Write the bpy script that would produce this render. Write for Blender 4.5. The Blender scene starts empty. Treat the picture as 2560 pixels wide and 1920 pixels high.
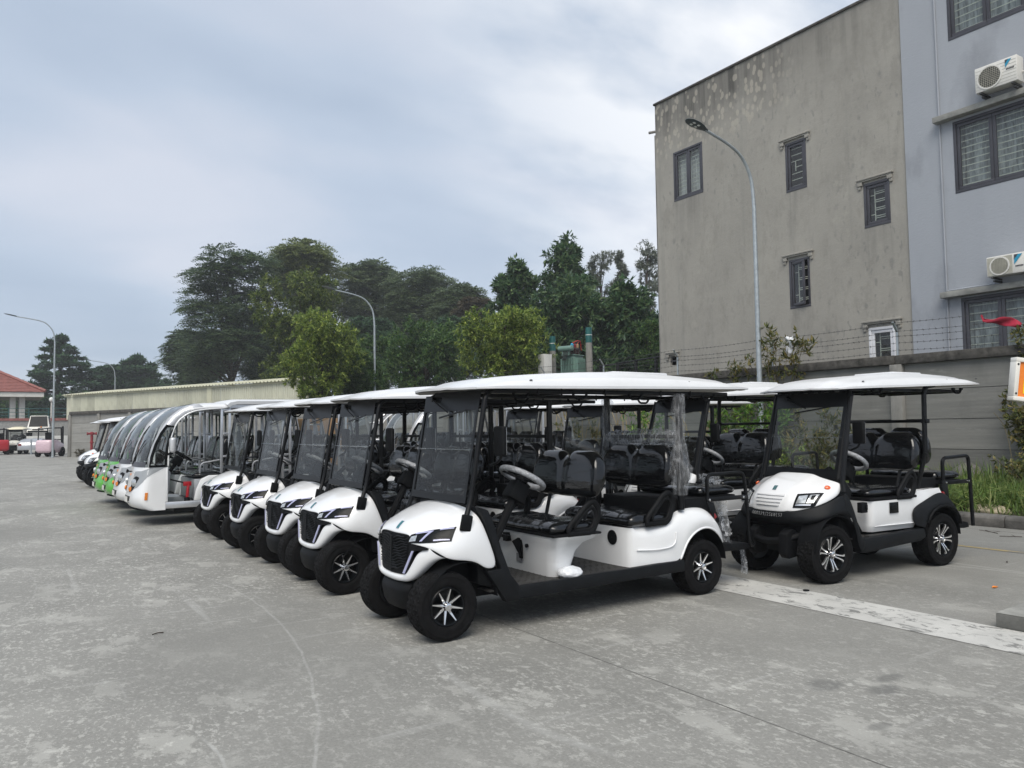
import bpy, bmesh, math, random
import numpy as np
from mathutils import Vector, Matrix
from mathutils.bvhtree import BVHTree
C = bpy.context; D = bpy.data; scene = C.scene; COL = scene.collection
rad = math.radians
random.seed(11)

# ------------------------------------------------------------------ camera
CAM_H = 1.65
def cam_basis(yaw, pitch, roll):
    f = Vector((math.sin(yaw)*math.cos(pitch), math.cos(yaw)*math.cos(pitch), math.sin(pitch)))
    r = Vector((math.cos(yaw), -math.sin(yaw), 0)); u = r.cross(f)
    c, s = math.cos(roll), math.sin(roll)
    return c*r + s*u, -s*r + c*u, f
cd = D.cameras.new('camera'); cam = D.objects.new('camera', cd); COL.objects.link(cam)
r_, u_, f_ = cam_basis(rad(33.3596), rad(3.2251), rad(-0.7919))
m = Matrix((( r_.x, u_.x, -f_.x, 0), (r_.y, u_.y, -f_.y, 0), (r_.z, u_.z, -f_.z, CAM_H), (0, 0, 0, 1)))
cam.matrix_world = m
cd.sensor_width = 36; cd.lens = 36*1952.44/2560; cd.clip_start = 0.1; cd.clip_end = 3000
scene.camera = cam

# ------------------------------------------------------------------ world: overcast sky, veiled sun behind the camera
HAZE = 0.0008
SUN_EL, SUN_AZ = rad(53), rad(222)          # azimuth from +Y towards +X
w = D.worlds.new('World'); scene.world = w; w.use_nodes = True
nt = w.node_tree; nt.nodes.clear(); N = nt.nodes.new; Lk = nt.links.new
out = N('ShaderNodeOutputWorld'); bg = N('ShaderNodeBackground'); bg.inputs['Strength'].default_value = 0.1
sky = N('ShaderNodeTexSky'); sky.sky_type = 'NISHITA'; sky.sun_disc = False
sky.sun_elevation = SUN_EL; sky.sun_rotation = SUN_AZ; sky.air_density = 1.0; sky.dust_density = 1.5; sky.ozone_density = 1.5
tc = N('ShaderNodeTexCoord')
sep = N('ShaderNodeSeparateXYZ'); Lk(tc.outputs['Generated'], sep.inputs[0])
# cloud sheet: project the direction on a flat layer overhead
zc = N('ShaderNodeMath'); zc.operation = 'MAXIMUM'; zc.inputs[1].default_value = 0.0; Lk(sep.outputs['Z'], zc.inputs[0])
za = N('ShaderNodeMath'); za.operation = 'ADD'; za.inputs[1].default_value = 0.30; Lk(zc.outputs[0], za.inputs[0])
dv = N('ShaderNodeVectorMath'); dv.operation = 'DIVIDE'; Lk(tc.outputs['Generated'], dv.inputs[0])
cb = N('ShaderNodeCombineXYZ'); [Lk(za.outputs[0], cb.inputs[i]) for i in range(3)]; Lk(cb.outputs[0], dv.inputs[1])
mp = N('ShaderNodeMapping'); mp.inputs['Scale'].default_value = (1.0, 1.7, 1); mp.inputs['Rotation'].default_value = (0, 0, 0.5); mp.inputs['Location'].default_value = (3.1, 1.7, 0)
Lk(dv.outputs[0], mp.inputs[0])
n1 = N('ShaderNodeTexNoise'); n1.inputs['Scale'].default_value = 1.15; n1.inputs['Detail'].default_value = 5; n1.inputs['Roughness'].default_value = 0.42; n1.inputs['Distortion'].default_value = 0.35
Lk(mp.outputs[0], n1.inputs['Vector'])
cr = N('ShaderNodeValToRGB'); e = cr.color_ramp.elements
e[0].position = 0.28; e[0].color = (2.55, 3.05, 3.80, 1); e[1].position = 0.66; e[1].color = (3.95, 4.20, 4.75, 1)
e2 = cr.color_ramp.elements.new(0.47); e2.color = (3.10, 3.58, 4.30, 1)
Lk(n1.outputs['Fac'], cr.inputs[0])
# brighter, whiter cloud towards the veiled sun
sd = N('ShaderNodeVectorMath'); sd.operation = 'DOT_PRODUCT'; Lk(tc.outputs['Generated'], sd.inputs[0])
sd.inputs[1].default_value = (math.sin(SUN_AZ)*math.cos(SUN_EL), math.cos(SUN_AZ)*math.cos(SUN_EL), math.sin(SUN_EL))
mr = N('ShaderNodeMapRange'); mr.inputs[1].default_value = 0.74; mr.inputs[2].default_value = 1.0; Lk(sd.outputs['Value'], mr.inputs[0])
mr.interpolation_type = 'SMOOTHSTEP'
mx = N('ShaderNodeMix'); mx.data_type = 'RGBA'; Lk(mr.outputs[0], mx.inputs[0]); Lk(cr.outputs[0], mx.inputs[6]); mx.inputs[7].default_value = (7.5, 7.4, 7.2, 1)
# a whiter bank of cloud low in the north-east, broken by the same noise
bd = N('ShaderNodeVectorMath'); bd.operation = 'DOT_PRODUCT'; Lk(tc.outputs['Generated'], bd.inputs[0]); bd.inputs[1].default_value = (0.775, 0.40, 0.49)
br_ = N('ShaderNodeMapRange'); br_.inputs[1].default_value = 0.80; br_.inputs[2].default_value = 0.985; br_.interpolation_type = 'SMOOTHSTEP'; Lk(bd.outputs['Value'], br_.inputs[0])
n2 = N('ShaderNodeTexNoise'); n2.inputs['Scale'].default_value = 3.4; n2.inputs['Detail'].default_value = 6; Lk(mp.outputs[0], n2.inputs['Vector'])
nm = N('ShaderNodeMapRange'); nm.inputs[1].default_value = 0.30; nm.inputs[2].default_value = 0.62; Lk(n2.outputs['Fac'], nm.inputs[0])
bm_ = N('ShaderNodeMath'); bm_.operation = 'MULTIPLY'; Lk(br_.outputs[0], bm_.inputs[0]); Lk(nm.outputs[0], bm_.inputs[1])
mxb = N('ShaderNodeMix'); mxb.data_type = 'RGBA'; Lk(bm_.outputs[0], mxb.inputs[0]); Lk(mx.outputs[2], mxb.inputs[6]); mxb.inputs[7].default_value = (5.9, 6.0, 6.15, 1)
mx2 = N('ShaderNodeMix'); mx2.data_type = 'RGBA'; mx2.inputs[0].default_value = 0.92
Lk(sky.outputs[0], mx2.inputs[6]); Lk(mxb.outputs[2], mx2.inputs[7])
Lk(mx2.outputs[2], bg.inputs['Color']); Lk(bg.outputs[0], out.inputs[0])

sl = D.lights.new('sun', 'SUN'); sun = D.objects.new('sun', sl); COL.objects.link(sun)
sl.energy = 1.5; sl.angle = rad(40); sl.color = (1.0, 0.95, 0.87)
sun.rotation_euler = Vector((math.sin(SUN_AZ)*math.cos(SUN_EL), math.cos(SUN_AZ)*math.cos(SUN_EL), math.sin(SUN_EL))).to_track_quat('Z', 'Y').to_euler()
scene.view_settings.view_transform = 'Standard'; scene.view_settings.look = 'None'; scene.view_settings.gamma = 1; scene.view_settings.use_curve_mapping = False
scene.view_settings.exposure = 0.84
scene.cycles.max_bounces = 7; scene.cycles.diffuse_bounces = 3; scene.cycles.glossy_bounces = 3; scene.cycles.transparent_max_bounces = 24; scene.cycles.transmission_bounces = 4
scene.cycles.caustics_reflective = False; scene.cycles.caustics_refractive = False
scene.cycles.use_denoising = True

# ------------------------------------------------------------------ materials
M = {}
def newmat(name):
    mt = D.materials.new(name); mt.use_nodes = True; M[name] = mt
    return mt, mt.node_tree, mt.node_tree.nodes['Principled BSDF']
def P(name, col, rough=0.5, metal=0.0, coat=0.0, coat_rough=0.05, var=0.0, vscale=6.0, bump=0.0, bscale=40.0, spec=0.5, alpha=1.0, stretch=None, detail=4, col2=None, sub=0.0):
    """painted / plastic / metal: base colour varied by noise, fine relief"""
    mt, t, b = newmat(name)
    b.inputs['Base Color'].default_value = (*col, 1); b.inputs['Roughness'].default_value = rough; b.inputs['Metallic'].default_value = metal
    b.inputs['Coat Weight'].default_value = coat; b.inputs['Coat Roughness'].default_value = coat_rough; b.inputs['Specular IOR Level'].default_value = spec
    tc = t.nodes.new('ShaderNodeTexCoord'); vec = tc.outputs['Object']
    if stretch:
        mp = t.nodes.new('ShaderNodeMapping'); mp.inputs['Scale'].default_value = stretch; t.links.new(vec, mp.inputs[0]); vec = mp.outputs[0]
    if var > 0 or col2:
        n = t.nodes.new('ShaderNodeTexNoise'); n.inputs['Scale'].default_value = vscale; n.inputs['Detail'].default_value = detail; n.inputs['Roughness'].default_value = 0.6
        t.links.new(vec, n.inputs['Vector'])
        r = t.nodes.new('ShaderNodeValToRGB'); a = r.color_ramp.elements; a[0].position = 0.32; a[1].position = 0.68
        c2 = col2 or tuple(c*(1+var) for c in col); c1 = tuple(c*(1-var) for c in col) if not col2 else col
        a[0].color = (*c1, 1); a[1].color = (*c2, 1)
        t.links.new(n.outputs['Fac'], r.inputs[0]); t.links.new(r.outputs[0], b.inputs['Base Color'])
    if bump > 0:
        n2 = t.nodes.new('ShaderNodeTexNoise'); n2.inputs['Scale'].default_value = bscale; n2.inputs['Detail'].default_value = 3
        t.links.new(vec, n2.inputs['Vector'])
        bp = t.nodes.new('ShaderNodeBump'); bp.inputs['Strength'].default_value = bump; bp.inputs['Distance'].default_value = 0.02
        t.links.new(n2.outputs['Fac'], bp.inputs['Height']); t.links.new(bp.outputs[0], b.inputs['Normal'])
        if coat: t.links.new(bp.outputs[0], b.inputs['Coat Normal'])
    return mt
def glassmat(name, tint, rough=0.02, refl=1.0, dirt=0.0):
    """thin sheet: see-through tint plus a Fresnel reflection, a little dust"""
    mt = D.materials.new(name); mt.use_nodes = True; M[name] = mt; t = mt.node_tree; t.nodes.clear()
    o = t.nodes.new('ShaderNodeOutputMaterial'); tr = t.nodes.new('ShaderNodeBsdfTransparent'); tr.inputs[0].default_value = (*tint, 1)
    g = t.nodes.new('ShaderNodeBsdfGlossy'); g.inputs['Roughness'].default_value = rough
    fr = t.nodes.new('ShaderNodeFresnel'); fr.inputs[0].default_value = 1.5
    ge = t.nodes.new('ShaderNodeNewGeometry'); io = t.nodes.new('ShaderNodeMapRange'); io.inputs[3].default_value = 1.5; io.inputs[4].default_value = 1/1.5; t.links.new(ge.outputs['Backfacing'], io.inputs[0]); t.links.new(io.outputs[0], fr.inputs[0])
    mm = t.nodes.new('ShaderNodeMath'); mm.operation = 'MULTIPLY'; mm.inputs[1].default_value = refl; t.links.new(fr.outputs[0], mm.inputs[0])
    mx = t.nodes.new('ShaderNodeMixShader'); t.links.new(mm.outputs[0], mx.inputs[0]); t.links.new(tr.outputs[0], mx.inputs[1]); t.links.new(g.outputs[0], mx.inputs[2])
    last = mx
    df = t.nodes.new('ShaderNodeBsdfDiffuse'); df.inputs[0].default_value = (0.5, 0.5, 0.48, 1)
    tc = t.nodes.new('ShaderNodeTexCoord'); n = t.nodes.new('ShaderNodeTexNoise'); n.inputs['Scale'].default_value = 5; n.inputs['Detail'].default_value = 6; t.links.new(tc.outputs['Object'], n.inputs['Vector'])
    m3 = t.nodes.new('ShaderNodeMath'); m3.operation = 'MULTIPLY'; m3.inputs[1].default_value = dirt; t.links.new(n.outputs['Fac'], m3.inputs[0])
    mx2 = t.nodes.new('ShaderNodeMixShader'); t.links.new(m3.outputs[0], mx2.inputs[0]); t.links.new(last.outputs[0], mx2.inputs[1]); t.links.new(df.outputs[0], mx2.inputs[2])
    t.links.new(mx2.outputs[0], o.inputs[0]); return mt
def filmmat(name, cover, col=(0.75, 0.77, 0.8), scale=14.0, stretch=(1, 1, 1)):
    """crumpled clear plastic film: mostly see-through, bright creases"""
    mt = D.materials.new(name); mt.use_nodes = True; M[name] = mt; t = mt.node_tree; t.nodes.clear()
    o = t.nodes.new('ShaderNodeOutputMaterial'); tr = t.nodes.new('ShaderNodeBsdfTransparent'); tr.inputs[0].default_value = (0.93, 0.94, 0.95, 1)
    b = t.nodes.new('ShaderNodeBsdfPrincipled'); b.inputs['Base Color'].default_value = (*col, 1); b.inputs['Roughness'].default_value = 0.15
    tc = t.nodes.new('ShaderNodeTexCoord'); mp = t.nodes.new('ShaderNodeMapping'); mp.inputs['Scale'].default_value = stretch; t.links.new(tc.outputs['Object'], mp.inputs[0])
    n = t.nodes.new('ShaderNodeTexNoise'); n.inputs['Scale'].default_value = scale; n.inputs['Detail'].default_value = 5; n.inputs['Distortion'].default_value = 1.5; t.links.new(mp.outputs[0], n.inputs['Vector'])
    r = t.nodes.new('ShaderNodeValToRGB'); a = r.color_ramp.elements; a[0].position = 0.42; a[0].color = (cover*0.35,)*3+(1,); a[1].position = 0.68; a[1].color = (min(1, cover*1.5),)*3+(1,)
    t.links.new(n.outputs['Fac'], r.inputs[0])
    bp = t.nodes.new('ShaderNodeBump'); bp.inputs['Strength'].default_value = 0.8; bp.inputs['Distance'].default_value = 0.02; t.links.new(n.outputs['Fac'], bp.inputs['Height']); t.links.new(bp.outputs[0], b.inputs['Normal'])
    mx = t.nodes.new('ShaderNodeMixShader'); t.links.new(r.outputs[0], mx.inputs[0]); t.links.new(tr.outputs[0], mx.inputs[1]); t.links.new(b.outputs[0], mx.inputs[2]); t.links.new(mx.outputs[0], o.inputs[0])
    return mt
def leafmat(name, dark, mid, light, rough=0.45, transl=0.36):
    mt, t, b = newmat(name)
    g = t.nodes.new('ShaderNodeNewGeometry'); r = t.nodes.new('ShaderNodeValToRGB'); a = r.color_ramp.elements
    a[0].position = 0.0; a[0].color = (*dark, 1); a[1].position = 1.0; a[1].color = (*light, 1); k = a.new(0.55); k.color = (*mid, 1)
    t.links.new(g.outputs['Random Per Island'], r.inputs[0]); t.links.new(r.outputs[0], b.inputs['Base Color']); b.inputs['Roughness'].default_value = rough; b.inputs['Specular IOR Level'].default_value = 0.35
    tl = t.nodes.new('ShaderNodeBsdfTranslucent'); t.links.new(r.outputs[0], tl.inputs[0])
    mx = t.nodes.new('ShaderNodeMixShader'); mx.inputs[0].default_value = transl
    t.links.new(b.outputs[0], mx.inputs[1]); t.links.new(tl.outputs[0], mx.inputs[2]); t.links.new(mx.outputs[0], t.nodes['Material Output'].inputs[0])
    return mt
P('white_paint', (0.79, 0.80, 0.81), 0.3, coat=0.9, coat_rough=0.03, var=0.03, vscale=2.2)
P('roof_white', (0.69, 0.70, 0.71), 0.34, coat=0.25, coat_rough=0.1, var=0.03, vscale=4)
P('liner_grey', (0.42, 0.41, 0.38), 0.7, var=0.05)
P('black_plastic', (0.0055, 0.006, 0.007), 0.6, var=0.25, vscale=12, bump=0.08, bscale=220, spec=0.16)
P('black_trim', (0.0075, 0.0085, 0.010), 0.55, var=0.2, vscale=8, bump=0.05, bscale=200, spec=0.18)
P('black_metal', (0.0045, 0.005, 0.006), 0.36, var=0.3, vscale=15, spec=0.25)
P('gloss_black', (0.006, 0.007, 0.008), 0.25, spec=0.16, var=0.2)
P('seat_vinyl', (0.0045, 0.005, 0.006), 0.18, coat=0.55, coat_rough=0.04, spec=0.35, var=0.3, vscale=5, bump=0.6, bscale=6, stretch=(1.0, 1.6, 0.8))
P('seat_back_vinyl', (0.0045, 0.005, 0.006), 0.15, coat=0.5, coat_rough=0.04, spec=0.35, var=0.3, vscale=5, bump=0.42, bscale=6, stretch=(1, 0.5, 2.0))
P('rubber', (0.0075, 0.0075, 0.008), 0.8, var=0.35, vscale=18, bump=0.1, bscale=120, spec=0.12)
P('rubber_mat', (0.035, 0.034, 0.033), 0.7, var=0.35, vscale=14, bump=0.5, bscale=90)
P('chrome', (0.82, 0.82, 0.83), 0.12, 1.0, var=0.05)
P('machined', (0.86, 0.86, 0.87), 0.2, 0.9, var=0.06, vscale=30)
P('lens', (0.55, 0.57, 0.58), 0.12, 0.6, var=0.35, vscale=28)
P('drl', (0.42, 0.43, 0.62), 0.25, coat=0.5, var=0.05)
P('emblem_teal', (0.05, 0.23, 0.26), 0.3, 0.5, var=0.1)
P('orange_lens', (0.75, 0.13, 0.03), 0.2, coat=0.5, var=0.15, vscale=40)
P('amber_lens', (0.65, 0.20, 0.02), 0.2, coat=0.5, var=0.2, vscale=50)
P('red_lens', (0.20, 0.012, 0.014), 0.2, coat=0.5, var=0.2, vscale=40)
P('wheel_film', (0.33, 0.34, 0.36), 0.3, coat=0.5, var=0.35, vscale=30, bump=0.6, bscale=60)
P('alu', (0.62, 0.63, 0.65), 0.3, 0.75, var=0.08, vscale=6)
P('alu_dark', (0.30, 0.31, 0.33), 0.4, 0.5, var=0.1)
P('silver_paint', (0.60, 0.61, 0.63), 0.3, 0.3, coat=0.4, var=0.03)
P('grey_panel', (0.34, 0.36, 0.38), 0.45, 0.1, var=0.06)
P('green_paint', (0.09, 0.42, 0.035), 0.25, coat=0.6, var=0.05)
P('orange_paint', (0.80, 0.24, 0.02), 0.35, var=0.06)
P('sign_orange', (0.80, 0.22, 0.025), 0.4, var=0.04)
P('sign_yellow', (0.85, 0.66, 0.02), 0.4, var=0.04)
P('red_paint', (0.38, 0.012, 0.02), 0.3, coat=0.3, var=0.08)
P('maroon_paint', (0.16, 0.012, 0.022), 0.28, coat=0.5, var=0.1)
P('hydrant_red', (0.22, 0.018, 0.026), 0.5, var=0.2)
P('red_cloth', (0.30, 0.008, 0.030), 0.7, var=0.2, bump=0.2)
P('pink_wrap', (0.62, 0.46, 0.52), 0.25, coat=0.6, var=0.12, vscale=4, bump=0.7, bscale=9, stretch=(1, 1, 4))
P('cream_roof', (0.78, 0.72, 0.52), 0.4, var=0.04)
P('cream_white', (0.74, 0.72, 0.66), 0.3, coat=0.3, var=0.04)
P('car_silver', (0.42, 0.43, 0.45), 0.3, 0.5, coat=0.5, var=0.05)
P('carton', (0.36, 0.23, 0.13), 0.85, var=0.12, vscale=3)
P('tape', (0.45, 0.33, 0.2), 0.4, var=0.05)
P('galvanised', (0.40, 0.44, 0.46), 0.42, 0.55, var=0.14, vscale=9)
P('lamp_head', (0.06, 0.075, 0.08), 0.4, 0.3, var=0.1)
P('led', (0.7, 0.72, 0.7), 0.2, var=0.1)
P('transformer_green', (0.13, 0.22, 0.185), 0.5, var=0.12, vscale=5)
P('pole_green', (0.012, 0.10, 0.10), 0.5, var=0.1)
P('porcelain', (0.05, 0.03, 0.03), 0.25, var=0.2)
P('cable_black', (0.012, 0.012, 0.013), 0.5, var=0.2)
P('cable_red', (0.55, 0.03, 0.03), 0.45, var=0.1)
P('tile_red', (0.235, 0.085, 0.070), 0.7, var=0.25, vscale=3)
P('cream_sheet', (0.56, 0.55, 0.41), 0.5, 0.1, var=0.05, vscale=0.8, stretch=(1, 1, 0.3))
P('frame_dark', (0.050, 0.050, 0.060), 0.42, var=0.12)
P('frame_white', (0.62, 0.63, 0.66), 0.4, var=0.05)
P('grille_cream', (0.66, 0.66, 0.54), 0.5, var=0.06)
P('curtain', (0.34, 0.36, 0.35), 0.85, var=0.5, vscale=2.2, stretch=(1, 6, 1.0))
P('curtain_white', (0.62, 0.62, 0.58), 0.85, var=0.25, vscale=2.5, stretch=(1, 7, 0.3))
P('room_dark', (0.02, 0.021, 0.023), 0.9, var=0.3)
P('ac_white', (0.66, 0.65, 0.61), 0.45, var=0.06, vscale=3)
P('ac_dirty', (0.40, 0.39, 0.33), 0.6, var=0.15)
P('ac_grille', (0.05, 0.05, 0.05), 0.5, var=0.2)
P('ac_blue', (0.02, 0.28, 0.45), 0.4, var=0.05)
P('bark', (0.055, 0.043, 0.034), 0.9, var=0.4, vscale=7, bump=0.5, bscale=16)
P('stem', (0.12, 0.10, 0.055), 0.8, var=0.3)
P('soil', (0.075, 0.062, 0.045), 0.95, var=0.5, vscale=5, bump=0.6, bscale=14)
P('kerb_stone', (0.105, 0.10, 0.092), 0.85, var=0.5, vscale=3.5, bump=0.4, bscale=30)
P('bag_white', (0.72, 0.74, 0.77), 0.22, var=0.15, vscale=9, bump=0.9, bscale=18)
P('rock', (0.36, 0.31, 0.22), 0.9, var=0.25, bump=0.5, bscale=8)
P('leaf_dry', (0.30, 0.23, 0.10), 0.8, var=0.4)
P('slab_top', (0.27, 0.27, 0.25), 0.85, var=0.25, vscale=4, bump=0.2, bscale=40)
P('slab_side', (0.14, 0.14, 0.13), 0.9, var=0.3, vscale=4, bump=0.2, bscale=40)
P('paint_white_wall', (0.55, 0.55, 0.53), 0.8, var=0.12, vscale=1.5)
P('concrete_post', (0.21, 0.205, 0.19), 0.88, var=0.35, vscale=3.0, bump=0.35, bscale=18, stretch=(1, 1, 0.35))
P('cap_concrete', (0.062, 0.058, 0.052), 0.92, var=0.6, vscale=5.0, bump=0.6, bscale=14)
P('wire', (0.10, 0.10, 0.10), 0.5, 0.6, var=0.2)
P('steel_black', (0.007, 0.007, 0.008), 0.5, var=0.2, spec=0.35)
P('person_dark', (0.02, 0.022, 0.03), 0.8, var=0.2)
P('hoarding', (0.28, 0.28, 0.27), 0.85, var=0.2)
P('rust', (0.22, 0.09, 0.05), 0.8, var=0.3)
P('engraved', (0.35, 0.36, 0.37), 0.6, var=0.2, vscale=60)
P('label_grey', (0.22, 0.22, 0.23), 0.5, var=0.4, vscale=80)
glassmat('glass_tint', (0.50, 0.53, 0.51), dirt=0.02, refl=0.75)
glassmat('glass_screen', (0.66, 0.70, 0.67), dirt=0.03, refl=0.9)
glassmat('glass_clear', (0.80, 0.84, 0.83), dirt=0.10, refl=1.2)
glassmat('glass_bus', (0.78, 0.82, 0.81), dirt=0.05, refl=1.0)
glassmat('glass_house', (0.72, 0.77, 0.79), dirt=0.08, refl=1.4)
glassmat('lens_cover', (0.88, 0.90, 0.90), dirt=0.02, refl=1.0)
filmmat('film', 0.20, scale=4, stretch=(7, 7, 1.2)); filmmat('film_dense', 0.34, scale=5, stretch=(6, 6, 1.5))
leafmat('leaf_dark', (0.026, 0.054, 0.035), (0.050, 0.109, 0.054), (0.099, 0.186, 0.074))
leafmat('leaf_feather', (0.030, 0.058, 0.036), (0.072, 0.118, 0.060), (0.150, 0.200, 0.090))
leafmat('leaf_olive', (0.070, 0.105, 0.038), (0.150, 0.190, 0.066), (0.27, 0.30, 0.11))
leafmat('leaf_yellow', (0.050, 0.095, 0.020), (0.180, 0.260, 0.046), (0.40, 0.46, 0.105))
leafmat('leaf_moss', (0.034, 0.066, 0.016), (0.105, 0.155, 0.032), (0.24, 0.28, 0.07))
leafmat('leaf_acacia', (0.046, 0.078, 0.046), (0.105, 0.150, 0.080), (0.200, 0.250, 0.120))
leafmat('leaf_mid', (0.026, 0.070, 0.024), (0.070, 0.145, 0.042), (0.160, 0.235, 0.065))
leafmat('leaf_big', (0.020, 0.058, 0.028), (0.060, 0.125, 0.050), (0.160, 0.230, 0.090))
leafmat('leaf_euc', (0.089, 0.110, 0.084), (0.142, 0.163, 0.121), (0.210, 0.226, 0.168))
leafmat('leaf_brown', (0.066, 0.062, 0.041), (0.102, 0.090, 0.058), (0.144, 0.120, 0.074))
leafmat('leaf_vine', (0.045, 0.067, 0.021), (0.113, 0.128, 0.033), (0.254, 0.194, 0.060))
leafmat('leaf_fresh', (0.037, 0.095, 0.015), (0.089, 0.202, 0.028), (0.216, 0.341, 0.051), transl=0.4)
leafmat('grass_leaf', (0.055, 0.104, 0.021), (0.117, 0.193, 0.039), (0.247, 0.275, 0.090), transl=0.35)

# --- ground concrete, stripe, stucco and wall planks get their own node trees
def nodes_of(name):
    mt, t, b = newmat(name); nn = t.nodes.new; L = t.links.new
    tc = nn('ShaderNodeTexCoord'); return mt, t, b, nn, L, tc.outputs['Object']
def noise(nn, L, vec, scale, detail=5, rough=0.6, stretch=None, dist=0.0, rot=0.0, loc=(0, 0, 0)):
    mp = nn('ShaderNodeMapping'); mp.inputs['Scale'].default_value = stretch or (1, 1, 1); mp.inputs['Rotation'].default_value = (0, 0, rot); mp.inputs['Location'].default_value = loc; L(vec, mp.inputs[0])
    n = nn('ShaderNodeTexNoise'); n.inputs['Scale'].default_value = scale; n.inputs['Detail'].default_value = detail; n.inputs['Roughness'].default_value = rough; n.inputs['Distortion'].default_value = dist
    L(mp.outputs[0], n.inputs['Vector']); return n.outputs['Fac']
def ramp(nn, L, fac, p0, p1, c0=0.0, c1=1.0):
    r = nn('ShaderNodeMapRange'); r.inputs[1].default_value = p0; r.inputs[2].default_value = p1; r.inputs[3].default_value = c0; r.inputs[4].default_value = c1; L(fac, r.inputs[0]); return r.outputs[0]
def mixc(nn, L, fac, a, b):
    x = nn('ShaderNodeMix'); x.data_type = 'RGBA'
    (L(fac, x.inputs[0]) if not isinstance(fac, float) else setattr(x.inputs[0], 'default_value', fac))
    for v, s in ((a, 6), (b, 7)):
        if isinstance(v, tuple): x.inputs[s].default_value = (*v, 1)
        else: L(v, x.inputs[s])
    return x.outputs[2]
def math2(nn, L, op, a, b=None):
    x = nn('ShaderNodeMath'); x.operation = op
    for i, v in enumerate((a, b)):
        if v is None: continue
        if isinstance(v, (int, float)): x.inputs[i].default_value = v
        else: L(v, x.inputs[i])
    return x.outputs[0]

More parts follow.
